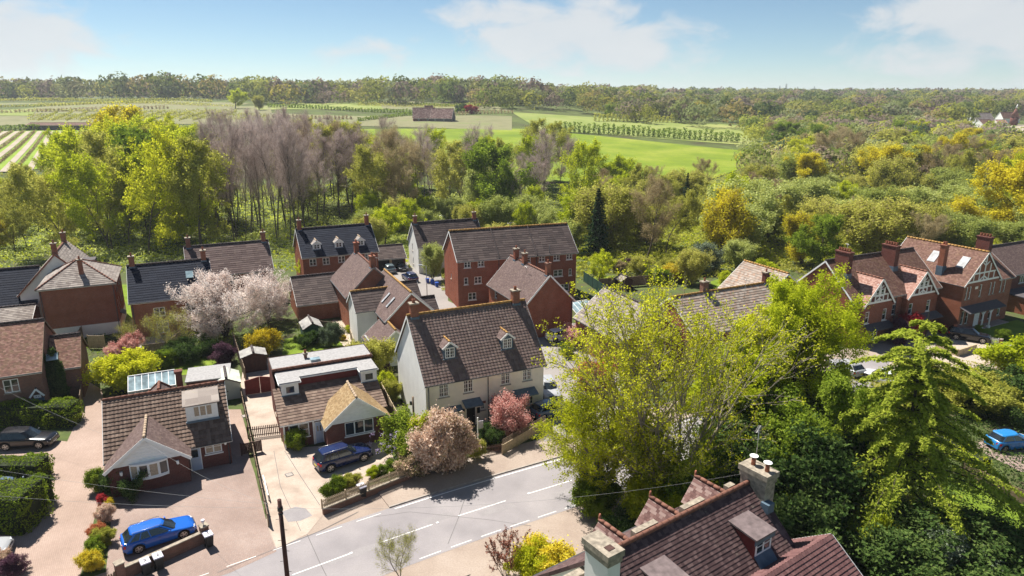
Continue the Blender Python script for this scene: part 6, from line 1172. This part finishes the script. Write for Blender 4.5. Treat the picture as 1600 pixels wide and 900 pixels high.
for key,px,py,h,sx_,l,c in (('shr12',195,612,3.6,1.35,'large lime yellow bush behind the front gable bungalow','bush'),('shr5',405,558,3.3,1.1,'bright yellow flowering bush over the dark shed','bush'),('shr9',352,568,2.4,1.1,'purple leaved bush left of the yellow one','bush'),('shr7',205,552,2.4,1.1,'pink flowering shrub among the back gardens','shrub'),('shr7',178,562,1.7,1,'smaller pink shrub left of the first','shrub'),
  ('shr4',300,560,2.6,1.2,'dark evergreen bush below the white conservatory','bush'),('shr4',275,562,2.2,1,'dark evergreen bush left of its twin','bush'),('shr0',255,575,2.0,1.2,'green bush beside the round garden table','bush'),('shr0',470,535,1.0,1.2,'low green plant on the lawn before the green shed','plant'),('shr11',519,542,3.0,.75,'upright grey green shrub right of the green shed','shrub'),('shr4',488,540,1.8,1,'dark bush beside the green shed','bush'),
  ('shr2',582,592,4.2,.85,'tall olive green bush behind the flat roofed bungalow','bush'),('shr1',600,610,2.3,1,'lime green shrub in the side passage','shrub'),('shr2',612,625,2.0,.8,'yellowish shrub by the cream gable wall','shrub'),('shr9',603,590,1.7,.7,'dark reddish shrub by the cream gable wall','shrub'),
  ('shr3',632,722,4.2,.95,'lilac bush with mauve flowers at the front corner of the bungalow','bush'),('shr6',682,736,5.5,.82,'large cream pink flowering photinia bush beside the road','bush'),('shr6',645,742,2.2,1.3,'pinker lower lobe of bush on the left of the large cream one','bush'),('shr6',712,727,4.4,.75,'cream pink bush to the right of the largest one','bush'),('shr7',793,678,3.8,.85,'rounded pink red photinia before the right hand cream house','bush'),('shr4',768,690,1.8,1,'dark green bush left of the rounded pink one','bush'),('shr2',745,716,1.6,.7,'straw brown ornamental grass clump beside the white post','grass clump'),
  ('shr3',468,700,1.9,1.0,'green climber clump under the bungalow front window','shrub'),('shr3',520,778,1.7,1.0,'clipped variegated bush at the corner of the picket fence','bush'),('shr1',585,745,.9,1.6,'low pale green border plants behind the picket fence','plants'),('shr2',545,760,.9,1.5,'low olive border plants behind the picket fence','plants'),('shr0',612,738,1.0,1.5,'low green plants under the pink bushes','plants'),
  ('shr3',160,765,1.9,.9,'clipped green bush at the corner of the bow windowed bungalow','bush'),('shr4',200,768,2.3,.9,'dark ivy clump on the corner of the bow windowed bungalow','ivy'),('shr8',163,790,.9,1,'small red leaved plant in the lane border','plant'),('shr5',172,795,.8,1,'small yellow plant in the lane border','plant'),('shr6',165,815,1.4,.9,'white flowered shrub in the lane border','shrub'),('shr10',155,838,1.0,1,'orange toned shrub in the lane border','shrub'),('shr2',163,850,1.1,1,'olive shrub in the lane border','shrub'),('shr0',152,868,1.3,1,'leafy green shrub in the lane border','shrub'),('shr5',148,892,1.4,1,'yellow flowering shrub at the bottom of the lane border','shrub'),
  ('shr1',664,732,5.0,.7,'green leafy bush growing between the lilac and the pink photinia','bush'),('shr12',1000,822,3.4,1.1,'yellow green bush under the huge tree by the gablets','bush'),('shr0',1065,795,4.6,1.1,'green bush around the foot of the huge tree','bush'),('shr3',935,800,2.6,1.2,'low bush under the left part of the huge tree','bush'),('shr9',22,898,1.4,1.1,'purple heather mound in the bottom left corner','shrub'),('shr6',2,888,1.3,1,'pale shrub at the bottom left edge','shrub'),('shr0',325,713,.6,1.8,'low plants beneath the bungalow side window','plants'),
  ('shr8',722,448,1.6,1.1,'round crimson shrub by the brick terrace corner','shrub'),('shr8',714,437,1.7,1,'upper crimson shrub by the brick terrace corner','shrub'),('shr12',735,455,1.4,1,'round lime shrub below the crimson ones','shrub'),('shr4',750,460,1.7,1.1,'dark round shrub right of the lime one','shrub'),('shr1',694,430,1.4,1,'bright green shrub along the estate verge','shrub'),('shr2',705,445,1.2,1,'pale shrub along the estate verge','shrub'),('shr12',656,407,2.6,.8,'bright lime bush beside the garages','bush'),('shr1',662,425,1.3,1,'low lime shrub beside the white house','shrub'),('shr12',545,520,.9,1.2,'small yellow shrub by the garden wall, upper one','shrub'),('shr5',536,532,.8,1.2,'small yellow shrub by the garden wall, lower one','shrub'),
  ('shr7',918,538,3.0,1.2,'deep pink blossom shrub beside the white hatchback','shrub'),('shr3',884,556,1.5,1.4,'clipped green bush by the estate road corner','bush'),('shr10',935,615,3.2,1.3,'orange red leaved shrub glowing behind the huge tree','shrub'),('shr8',1420,528,3.4,.9,'crimson leaved small tree between the timbered gables','tree'),('shr9',1404,538,3.2,.8,'dark red shrub left of the crimson small tree','shrub'),('shr8',1470,522,1.3,1,'small red bush by the corner of the timbered house','bush'),
  ('shr3',1565,530,1.4,1.1,'low round bush inside the white picket fence','bush'),('shr0',1530,520,1.0,1.2,'low green bush by the porch','bush'),('shr1',1590,600,5.5,1.4,'big fresh green bush at the right edge','bush'),('shr2',1470,625,3.0,1.9,'straggly olive shrub bank below the gravel drive','shrub'),('shr2',1540,640,3.0,1.7,'straggly brownish shrub bank at right','shrub'),('shr4',1560,650,2.6,1.3,'dark shrub behind the blue hatchback','shrub'),('shr2',1420,660,3.4,1.6,'tangled bramble bank right of the cedar','shrub'),('shr5',1598,660,1.5,1,'yellow flowering shrub at right edge','shrub'),
  ('shr5',868,905,2.4,1.4,'bright yellow green hedge bush at the bottom edge by the white stack','bush'),('shr12',835,912,2.2,1.1,'lime yellow bush at the bottom edge','bush'),('shr4',965,850,2.0,1.2,'glossy green bush beside the near gablets','bush'),('shr0',940,815,1.6,1,'green bush on the forecourt','bush')): T(key,px,py,h,l,sx_,cat=c,name='shrub')
for key,px,py,h,l in (('wil1',1000,436,4,'low olive bush by the fences behind the terrace'),('shr0',1030,445,2.6,'green garden bush left of the yellow flowering shrub'),('shr14',965,428,2.4,'brown twiggy bush above the small dark shed'),('shr1',1130,448,2.8,'lime bush by the lawn behind the grey tiled roof'),('wil0',1150,425,6,'pale sallow beyond the small lawn'),('shr2',1045,425,2.4,'olive bush beyond the gardens'),('shr9',985,424,2.2,'dark reddish bush beyond the shed')): T(key,px,py,h,l,1.2,name='shrub',cat='bush')
# lilac flowers
p=pt(632,722,0.); rg=np.random.default_rng(3); c=np.array([p.x,p.y,1.9])+rg.normal(0,1,(60,3))*np.array([1.1,1.0,.8]); v,f,a_=leaves(rg,c-np.array([p.x,p.y,0]),26,.12,.09); tag(link('lilac_flowers',npmesh('lilac_flowers',v,f,LM['lil'],a_),None,(p.x,p.y,0)),'mauve lilac flower heads over the green bush beside the bungalow','flowers')
# bottom bare stems
s,t=G(106,3.2,levels=2,kids=(6,4),ang=(35,35),ratio=(.45,.45),r0=.03,f0=.3,up=.1,wob=.1,multi=7,base_r=.2); tree_proto('stems',s,t,'copper','barkd',2,.05,.12,minr=.012,seed=2); T('stems',790,900,3.4,'bare branching shrub with dark seed heads at the bottom edge',cat='shrub',name='shrub')
# cypress pair and hedges on the left
conifer('cypress','dark',6,1.5,15,layers=26,drp=-1.2,size=.2,dens=70,lenpow=.5,top=.15,f0=.02,flat=1); T('cypress',96,628,5.6,'dark upright cypress beside the old red brick house, right one of two',sxy=.85); T('cypress',80,632,5.2,'dark upright cypress beside the old red brick house, left one of two',sxy=.8,rz=2)
def hpx(a,b,Wd,H,leaf,label,seed,dens=110,size=.13):
    A=pt(*a,0.0);B=pt(*b,0.0); d=B-A; r=math.degrees(math.atan2(d.y,d.x)); return hedge(A.x,A.y,r,d.length,Wd,H,leaf,label,seed,size,dens)
hpx((-70,670),(114,666),2.0,2.1,'hedge','long clipped green hedge behind the black car beside the lane',1); hpx((70,670),(118,668),1.4,1.5,'hedge','lower step of clipped hedge at the lane end of the long hedge',2)
hpx((-70,756),(60,758),1.9,1.8,'hedge','clipped box shaped hedge between the black car and the silver car',3); hpx((-60,838),(38,838),3.0,3.0,'hedge','tall clipped hedge lowest on the left side of the lane',4); hpx((30,795),(58,800),1.8,2.3,'hedge','rounded clipped bush beside the silver car',5); hpx((40,742),(68,742),1.0,1.7,'mid','rounded shrub at the lane end of the middle hedge',6)
hpx((1398,662),(1530,742),1.2,1.4,'lime','ivy covered hedge beside the shaded lawn',7); hpx((0,640),(30,655),1,1.6,'dark','dark bush under the brick porch',8)
# dark evergreens lower right
for key,px,py,h,sx_,l in (('oak2',1300,770,10,.8,'tall dark ivy clad tree between the near roof and the cedar'),('shr4',1250,800,6.5,1.1,'dark glossy laurel mass beside the stone chimney'),('shr0',1225,760,6,1.0,'paler green laurel top beside the stone chimney'),('shr4',1290,860,4.6,1.2,'dark green bush below the stone chimney'),('shr1',1365,880,3.6,.9,'bright green shrub right of the smooth plum roof'),('shr4',1450,900,3.8,1.5,'mottled green shrub at the bottom right'),('bareb',1395,845,4,.9,'small bare pale twigged tree under the cedar'),('shr4',1530,905,3.6,1.6,'dark evergreen shrub mass in the bottom right corner'),('shr4',1590,910,3.2,1.5,'dark evergreen shrub at the very corner'),('shr11',1470,900,3.4,1.0,'grey white leaved shrub among the dark evergreens'),('shr14',1345,800,3.2,1.3,'brown twiggy shrub under the cedar'),('shr0',1200,700,6,1.2,'green shrub under the huge tree'),('shr11',1240,650,7,1.0,'grey green evergreen tree behind the stone chimney'),('shr1',1390,905,3.0,.9,'fresh green shrub at the bottom edge'),('shr4',1600,640,4,1.2,'dark bush at right edge behind the flat roof'),('shr11',1330,700,5.5,1,'grey green evergreen left of the cedar'),('shr4',1150,740,5,1.2,'dark evergreen behind the stone chimney')): T(key,px,py,h,l,sx_,cat='tree' if h>5.5 else 'shrub',name='evergreen')
# ---------------------------------------------------------------- woodland
for key,px,py,h,sx_,l in (('wil3',1125,408,13.5,1.05,'broad golden yellow rounded willow at the foot of the valley'),('fir',932,405,14,.95,'dark spruce standing beyond the three storey terrace'),('fir',1070,345,13,.75,'dark narrow conifer between the golden willow and the field'),('oak2',1278,432,10.5,1.0,'deep green tree in full leaf behind the timbered houses'),('shr11',1105,425,5,1.1,'grey green rounded evergreen in the valley gardens'),('shr5',1066,438,3.4,1.2,'yellow flowering shrub in the valley gardens'),('wil1',1080,445,6,1.1,'olive bush behind the pale grey tiled roof'),('bush_bare0',1010,408,16,1.0,'brown budding tree right of the dark spruce'),('feath0',1040,400,13,1,'slim olive tree left of the golden willow'),
  ('oak1',205,300,27,.95,'golden crowned tree topping the left of the wood'),('oak3',368,170,17,1.25,'dense round green tree on the brow above the orchards'),('wil1',405,172,12,1.1,'twiggy olive tree beside the dense round one on the brow'),('oak0',560,205,6,1.2,'small bright lime tree in the field left of the farm'),('shr4',722,175,7,1,'dark tree behind the farm'),('shr8',736,178,7,1.2,'dark red leaved tree right of the farm'),
  ('oak1',1432,292,14,1.1,'golden oak in the middle of the right hand valley'),('oak1',1490,282,17,.85,'tall yellow tree right of the golden oak'),('oak0',1512,192,13,1.2,'golden tree below the far white house'),('wil0',1235,300,13,1.5,'pale silvery willow at the edge of the bright field'),('wil2',1320,370,9,1.6,'low pale green sallow in the valley'),('wil2',1490,400,9,1.4,'fresh pale willow dome before the right hand wood'),('oak1',1600,385,18,1.1,'large golden tree at the right edge'),('oak0',1590,330,17,1.0,'yellow green tree at the right edge behind the golden one'),('oak3',885,375,11,1,'bright green tree left of the dark spruce'),('shr1',1190,440,4,1.5,'bright green shrubs behind the lichened roof'),('bush_bare1',1180,330,9,1.1,'bare brown tree by the field corner'),('oak2',950,188,12,.9,'round green tree at the back of the pale field'),('oak0',988,189,11,1,'yellow green tree beyond the clipped windbreak'),('oak3',1010,189,10,1.2,'lime tree beyond the clipped windbreak')): T(key,px,py,h,l,sx_)
for i,(px,h) in enumerate(((1217,24),(1227,28),(1245,21),(1271,22))): T('wellingtonia',px,150,h*1.4,('dark conifer on the right skyline, leftmost of four','tallest dark conifer on the right skyline','dark rounded conifer on the right skyline, third of four','dark rounded conifer on the right skyline, rightmost of four')[i],1.1 if h<15 else .9)
rw=random.Random(21)
KN=dict(bare=('bare_tree','bare tree'),feath=('feathery_tree','tree'),bush_bare=('budding_tree','budding tree'),oak=('broadleaf_tree','tree'),wil=('willow','willow'))
LB=dict(bare='tall bare grey mauve tree',feath0='tall olive green feathery tree',feath1='tall lime green feathery tree',feath2='tall yellow green feathery tree',bush_bare='brown twiggy budding tree',oak0='broad yellow green tree',oak1='broad golden tree',oak2='broad mid green tree',oak3='broad lime green tree',wil0='pale green many stemmed willow',wil1='olive many stemmed willow',wil2='pale domed willow',wil3='golden many stemmed willow')
ORD=['first','second','third','fourth','fifth','sixth','seventh','eighth','ninth','tenth','eleventh','twelfth','thirteenth','fourteenth','fifteenth','sixteenth','seventeenth','eighteenth','nineteenth','twentieth']+['twenty-'+o for o in ('first','second','third','fourth','fifth','sixth','seventh','eighth','ninth')]+['thirtieth']+['thirty-'+o for o in ('first','second','third','fourth','fifth','sixth','seventh','eighth','ninth')]+['fortieth']+[t+o for t in('forty-','fifty-','sixty-','seventy-') for o in ('first','second','third','fourth','fifth','sixth','seventh','eighth','ninth')]
def wood(poly,n,kinds,hr,mind=4.0,sx_=(.85,1.2),dz=-.3,seed=1,where=''):
    rr=random.Random(seed); P=[pt(*q) for q in poly]; pts=[]; tries=0
    while len(pts)<n and tries<n*60:
        tries+=1; px,py=None,None
        u,v=rr.random(),rr.random(); a=P[0].lerp(P[1],u); b=P[3].lerp(P[2],u); p=a.lerp(b,v)
        if any((p.x-q[0])**2+(p.y-q[1])**2<mind*mind for q in pts): continue
        pts.append((p.x,p.y))
    pts.sort(key=lambda q:q[0]/q[1]); cnt={}
    for x,y in pts:
        k=rr.choices([a for a,_ in kinds],[b for _,b in kinds])[0]; h=rr.uniform(*hr); base=''.join(c for c in k if not c.isdigit()); lab=LB[k] if k in LB else LB[base]
        m=cnt.get(lab,0); cnt[lab]=m+1
        make_tree(k,(x,y,float(terrain(x,y))+dz),h/PROTO[k][2],rr.uniform(0,6.28),f'{lab}, {ORD[m]} from left {where}',KN[base][1],KN[base][1]+'s of the wood '+where,name=KN[base][0],sxy=rr.uniform(*sx_))
B3=[('bare0',1),('bare1',1),('bare2',1)]
W1=[('feath0',3),('feath2',3),('feath1',2),('bush_bare0',1),('wil3',1)]
wood([(-90,412),(105,408),(105,335),(-90,330)],22,W1,(8.5,14),4.5,seed=2,where='at the left wood end')
wood([(95,405),(345,400),(340,300),(120,310)],46,[('feath1',4),('feath2',3),('feath0',3),('oak2',1)],(19,26.5),4,(.75,1.05),seed=3,where='behind the blue roofs')
wood([(335,390),(480,380),(470,300),(335,300)],58,B3,(21,28),2.6,(.5,.8),seed=4,where='in the bare stand')
wood([(470,355),(640,350),(630,290),(470,290)],38,B3+[('feath0',2),('feath1',1.5),('bush_bare0',1)],(18,25),4,(.8,1.1),seed=5,where='behind the house with three dormers')
wood([(620,345),(900,360),(900,285),(620,285)],40,[('bare0',2),('bare1',2),('bare2',1),('feath0',3),('feath1',1.5),('bush_bare0',1),('wil0',.6),('oak2',.5)],(14,22.5),4.5,(.8,1.15),seed=6,where='behind the three storey terrace')
wood([(560,395),(900,400),(900,340),(560,345)],22,[('wil0',2),('oak3',1),('wil1',2),('feath1',2)],(6,11),5,(.9,1.3),seed=7,where='low behind the estate')
wood([(900,400),(1200,405),(1180,300),(920,300)],24,[('bush_bare0',2),('bush_bare1',1.5),('wil1',2),('wil0',2),('feath0',2.5),('oak3',1)],(9,15),6,(1,1.3),seed=8,where='right of the spruce')
wood([(1150,420),(1640,410),(1640,330),(1150,300)],34,[('wil0',3),('wil2',3),('wil1',3),('bush_bare1',1.5),('bush_bare0',1),('oak3',1.5),('wil3',1)],(7,12),7,(1.1,1.6),seed=9,where='behind the timbered houses')
wood([(1180,325),(1660,330),(1640,250),(1200,245)],40,[('feath0',3),('wil0',2),('wil1',2),('oak0',1),('oak1',1.2),('bush_bare0',1.5),('bush_bare1',1.5),('oak2',.6),('feath2',1.5)],(10,17),8,(1.1,1.5),seed=10,where='across the right hand valley')
wood([(1190,245),(1660,250),(1640,205),(1190,215)],14,[('oak0',1.2),('oak1',1.2),('bush_bare0',3),('wil1',2),('oak2',1)],(11,15),14,(1.2,1.5),seed=11,where='across the far valley side')
for i,px in enumerate((455,459,463,468)): T('cypress',px,152,11+i%2*3,('dark narrow skyline poplar nearest the dark red tree','second dark narrow poplar right of the red skyline tree','third dark narrow poplar right of the red skyline tree','dark narrow skyline poplar farthest right in the row of four')[i],.6,group='skyline poplars',name='poplar')
T('shr8',444,157,11,'dark red tree on the skyline, left of the narrow poplars'); T('oak2',499,160,22,'tall dense tree on the skyline, left of centre',.8)
# far canopy as one mass
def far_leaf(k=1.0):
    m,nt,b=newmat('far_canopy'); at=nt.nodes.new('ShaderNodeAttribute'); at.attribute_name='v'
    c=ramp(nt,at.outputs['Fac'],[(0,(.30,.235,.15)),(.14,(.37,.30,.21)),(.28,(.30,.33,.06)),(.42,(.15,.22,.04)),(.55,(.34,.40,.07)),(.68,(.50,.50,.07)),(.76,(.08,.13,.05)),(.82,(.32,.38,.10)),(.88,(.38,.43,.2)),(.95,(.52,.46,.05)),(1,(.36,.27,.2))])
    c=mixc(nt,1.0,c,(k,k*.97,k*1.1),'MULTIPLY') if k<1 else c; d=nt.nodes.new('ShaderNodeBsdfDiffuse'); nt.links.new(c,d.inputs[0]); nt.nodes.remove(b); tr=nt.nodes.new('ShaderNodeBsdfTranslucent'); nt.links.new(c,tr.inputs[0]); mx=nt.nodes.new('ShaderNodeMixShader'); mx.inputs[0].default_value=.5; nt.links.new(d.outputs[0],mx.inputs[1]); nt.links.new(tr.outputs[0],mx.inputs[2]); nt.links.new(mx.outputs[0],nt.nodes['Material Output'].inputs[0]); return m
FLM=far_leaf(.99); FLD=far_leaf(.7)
def canopy_mass(name,label,regions,seed):
    rg=np.random.default_rng(seed); VV=[];AA=[]
    for (x0,x1,y0,y1,n,h0,h1,sz,per) in regions:
        Y=np.sqrt(rg.uniform(y0**2,y1**2,n)); X=rg.uniform(x0,x1,n)*Y; Z=terrain(X,Y); dep=Y*_c+(CH-Z)*_s; qx=800+1067*X/dep; qy=450+1067*((CH-Z)*_c-Y*_s)/dep; ok=~(((qx>1500)&(qy>186)&(qy<222))|((qx>1400)&(qx<1500)&(qy>180)&(qy<200))|((qx>1245)&(qx<1268)&(qy>168)&(qy<180))); X=X[ok];Y=Y[ok];Z=Z[ok];n=len(X); Hh=rg.uniform(h0,h1,n); Rr=Hh*rg.uniform(.48,.85,n); col=rg.uniform(0,1,n)
        m=per; u=unit(rg.normal(0,1,(n,m,3))); u[:,:,2]=np.where(rg.uniform(0,1,(n,m))<.72,np.abs(u[:,:,2]),-np.abs(u[:,:,2])*.95); rad=rg.uniform(.86,1.05,(n,m,1)); lump=1+.16*np.sin(u[:,:,0:1]*5+col[:,None,None]*40)+.14*np.sin(u[:,:,1:2]*6+col[:,None,None]*90)
        c=np.stack([X,Y,Z+Hh*.55],-1)[:,None,:]+u*rad*lump*np.stack([Rr,Rr,Hh*.47],-1)[:,None,:]; c=c.reshape(-1,3)
        nr=unit(u.reshape(-1,3)+rg.normal(0,.45,(n*m,3))); t=unit(np.cross(nr,rg.normal(0,1,nr.shape))); b=np.cross(nr,t); s=(np.repeat(Hh,m)[:,None]*sz)*rg.uniform(.6,1.3,(n*m,1))
        VV.append(np.stack([c-t*s*.6,c-b*s*.55+t*s*.35,c+b*s*.55+t*s*.4],1).reshape(-1,3)); AA.append(np.clip(np.repeat(col,m)+rg.normal(0,.006,n*m),0,1))
    V=np.concatenate(VV); tag(link(name,npmesh(name,V,np.arange(len(V)).reshape(-1,3),FLM if name[0]=='v' else FLD,np.concatenate(AA))),label,'woodland',kind='stuff')
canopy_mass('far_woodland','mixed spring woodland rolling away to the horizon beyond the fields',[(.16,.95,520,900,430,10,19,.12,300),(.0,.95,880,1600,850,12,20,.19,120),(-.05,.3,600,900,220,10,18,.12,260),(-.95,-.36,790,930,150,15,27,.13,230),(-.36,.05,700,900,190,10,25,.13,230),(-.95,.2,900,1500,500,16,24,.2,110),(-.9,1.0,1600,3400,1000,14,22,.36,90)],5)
canopy_mass('valley_woodland','dense mixed scrub and trees filling the valley at right',[(.34,.95,225,540,430,7,12,.11,320)],6)
# undergrowth
def scatter(name,label,polys,n,leaf,size,zr,seed,catg='undergrowth',lump=1.0):
    rg=np.random.default_rng(seed); C=[]
    for poly in polys:
        P=[np.array(pt(*q)) for q in poly]; u=rg.uniform(0,1,(n,1));v=rg.uniform(0,1,(n,1)); p=(P[0]*(1-u)+P[1]*u)*(1-v)+(P[3]*(1-u)+P[2]*u)*v
        h=np.clip(.5+.5*np.sin(p[:,0]*.9+np.sin(p[:,1]*.7)*2)*np.sin(p[:,1]*.8+1)+.3*np.sin(p[:,0]*.31),0,2)*zr*lump; p[:,2]=terrain(p[:,0],p[:,1])+h*rg.uniform(.5,1,n); C.append(p)
    v,f,a=leaves(rg,np.concatenate(C),1,.05,size,up=.9); tag(link(name,npmesh(name,v,f,LM[leaf],a)),label,catg,kind='stuff')
scatter('undergrowth','pale green bramble and scrub under the trees behind the houses',[[(-60,440),(640,412),(640,300),(-60,300)],[(540,400),(920,405),(920,300),(540,300)]],42000,'pale',.42,2.0,1); scatter('undergrowth','fresh green scrub between the trees behind the houses',[[(-60,440),(920,415),(920,290),(-60,290)]],44000,'lime',.4,1.6,2)
scatter('undergrowth','olive scrub and reeds in the valley at right',[[(900,440),(1640,425),(1640,260),(900,280)]],80000,'olive',.5,1.8,3); scatter('undergrowth','fresh green scrub in the valley at right',[[(900,430),(1640,405),(1640,300),(900,300)]],42000,'lime',.45,1.6,4)
scatter('garden_plants','low mixed planting around the gardens behind the bungalows',[[(120,560),(560,540),(560,500),(140,520)]],5000,'mid',.16,.35,5); scatter('garden_plants','low planting and leaf litter in the shaded garden at the lower right',[[(1160,905),(1640,905),(1640,640),(1180,640)]],22000,'dark',.2,.6,6)
scatter('garden_plants','shrubby edge planting around the estate lawns',[[(690,455),(790,480),(760,430),(690,425)],[(1240,640),(1600,620),(1600,560),(1240,590)]],7000,'olive',.2,.9,7)
# air
hz_=MB().box(-7800,-100,-6,7800,6300,110).build('haze',[bpy.data.materials.new('haze_air')],None); hz_['kind']='stuff'; m=hz_.data.materials[0]; m.use_nodes=True; nt=m.node_tree; nt.nodes.remove(nt.nodes['Principled BSDF']); v=nt.nodes.new('ShaderNodeVolumePrincipled'); v.inputs['Density'].default_value=.00013; v.inputs['Color'].default_value=(.86,.92,1,1); v.inputs['Anisotropy'].default_value=.2; nt.links.new(v.outputs[0],nt.nodes['Material Output'].inputs['Volume'])
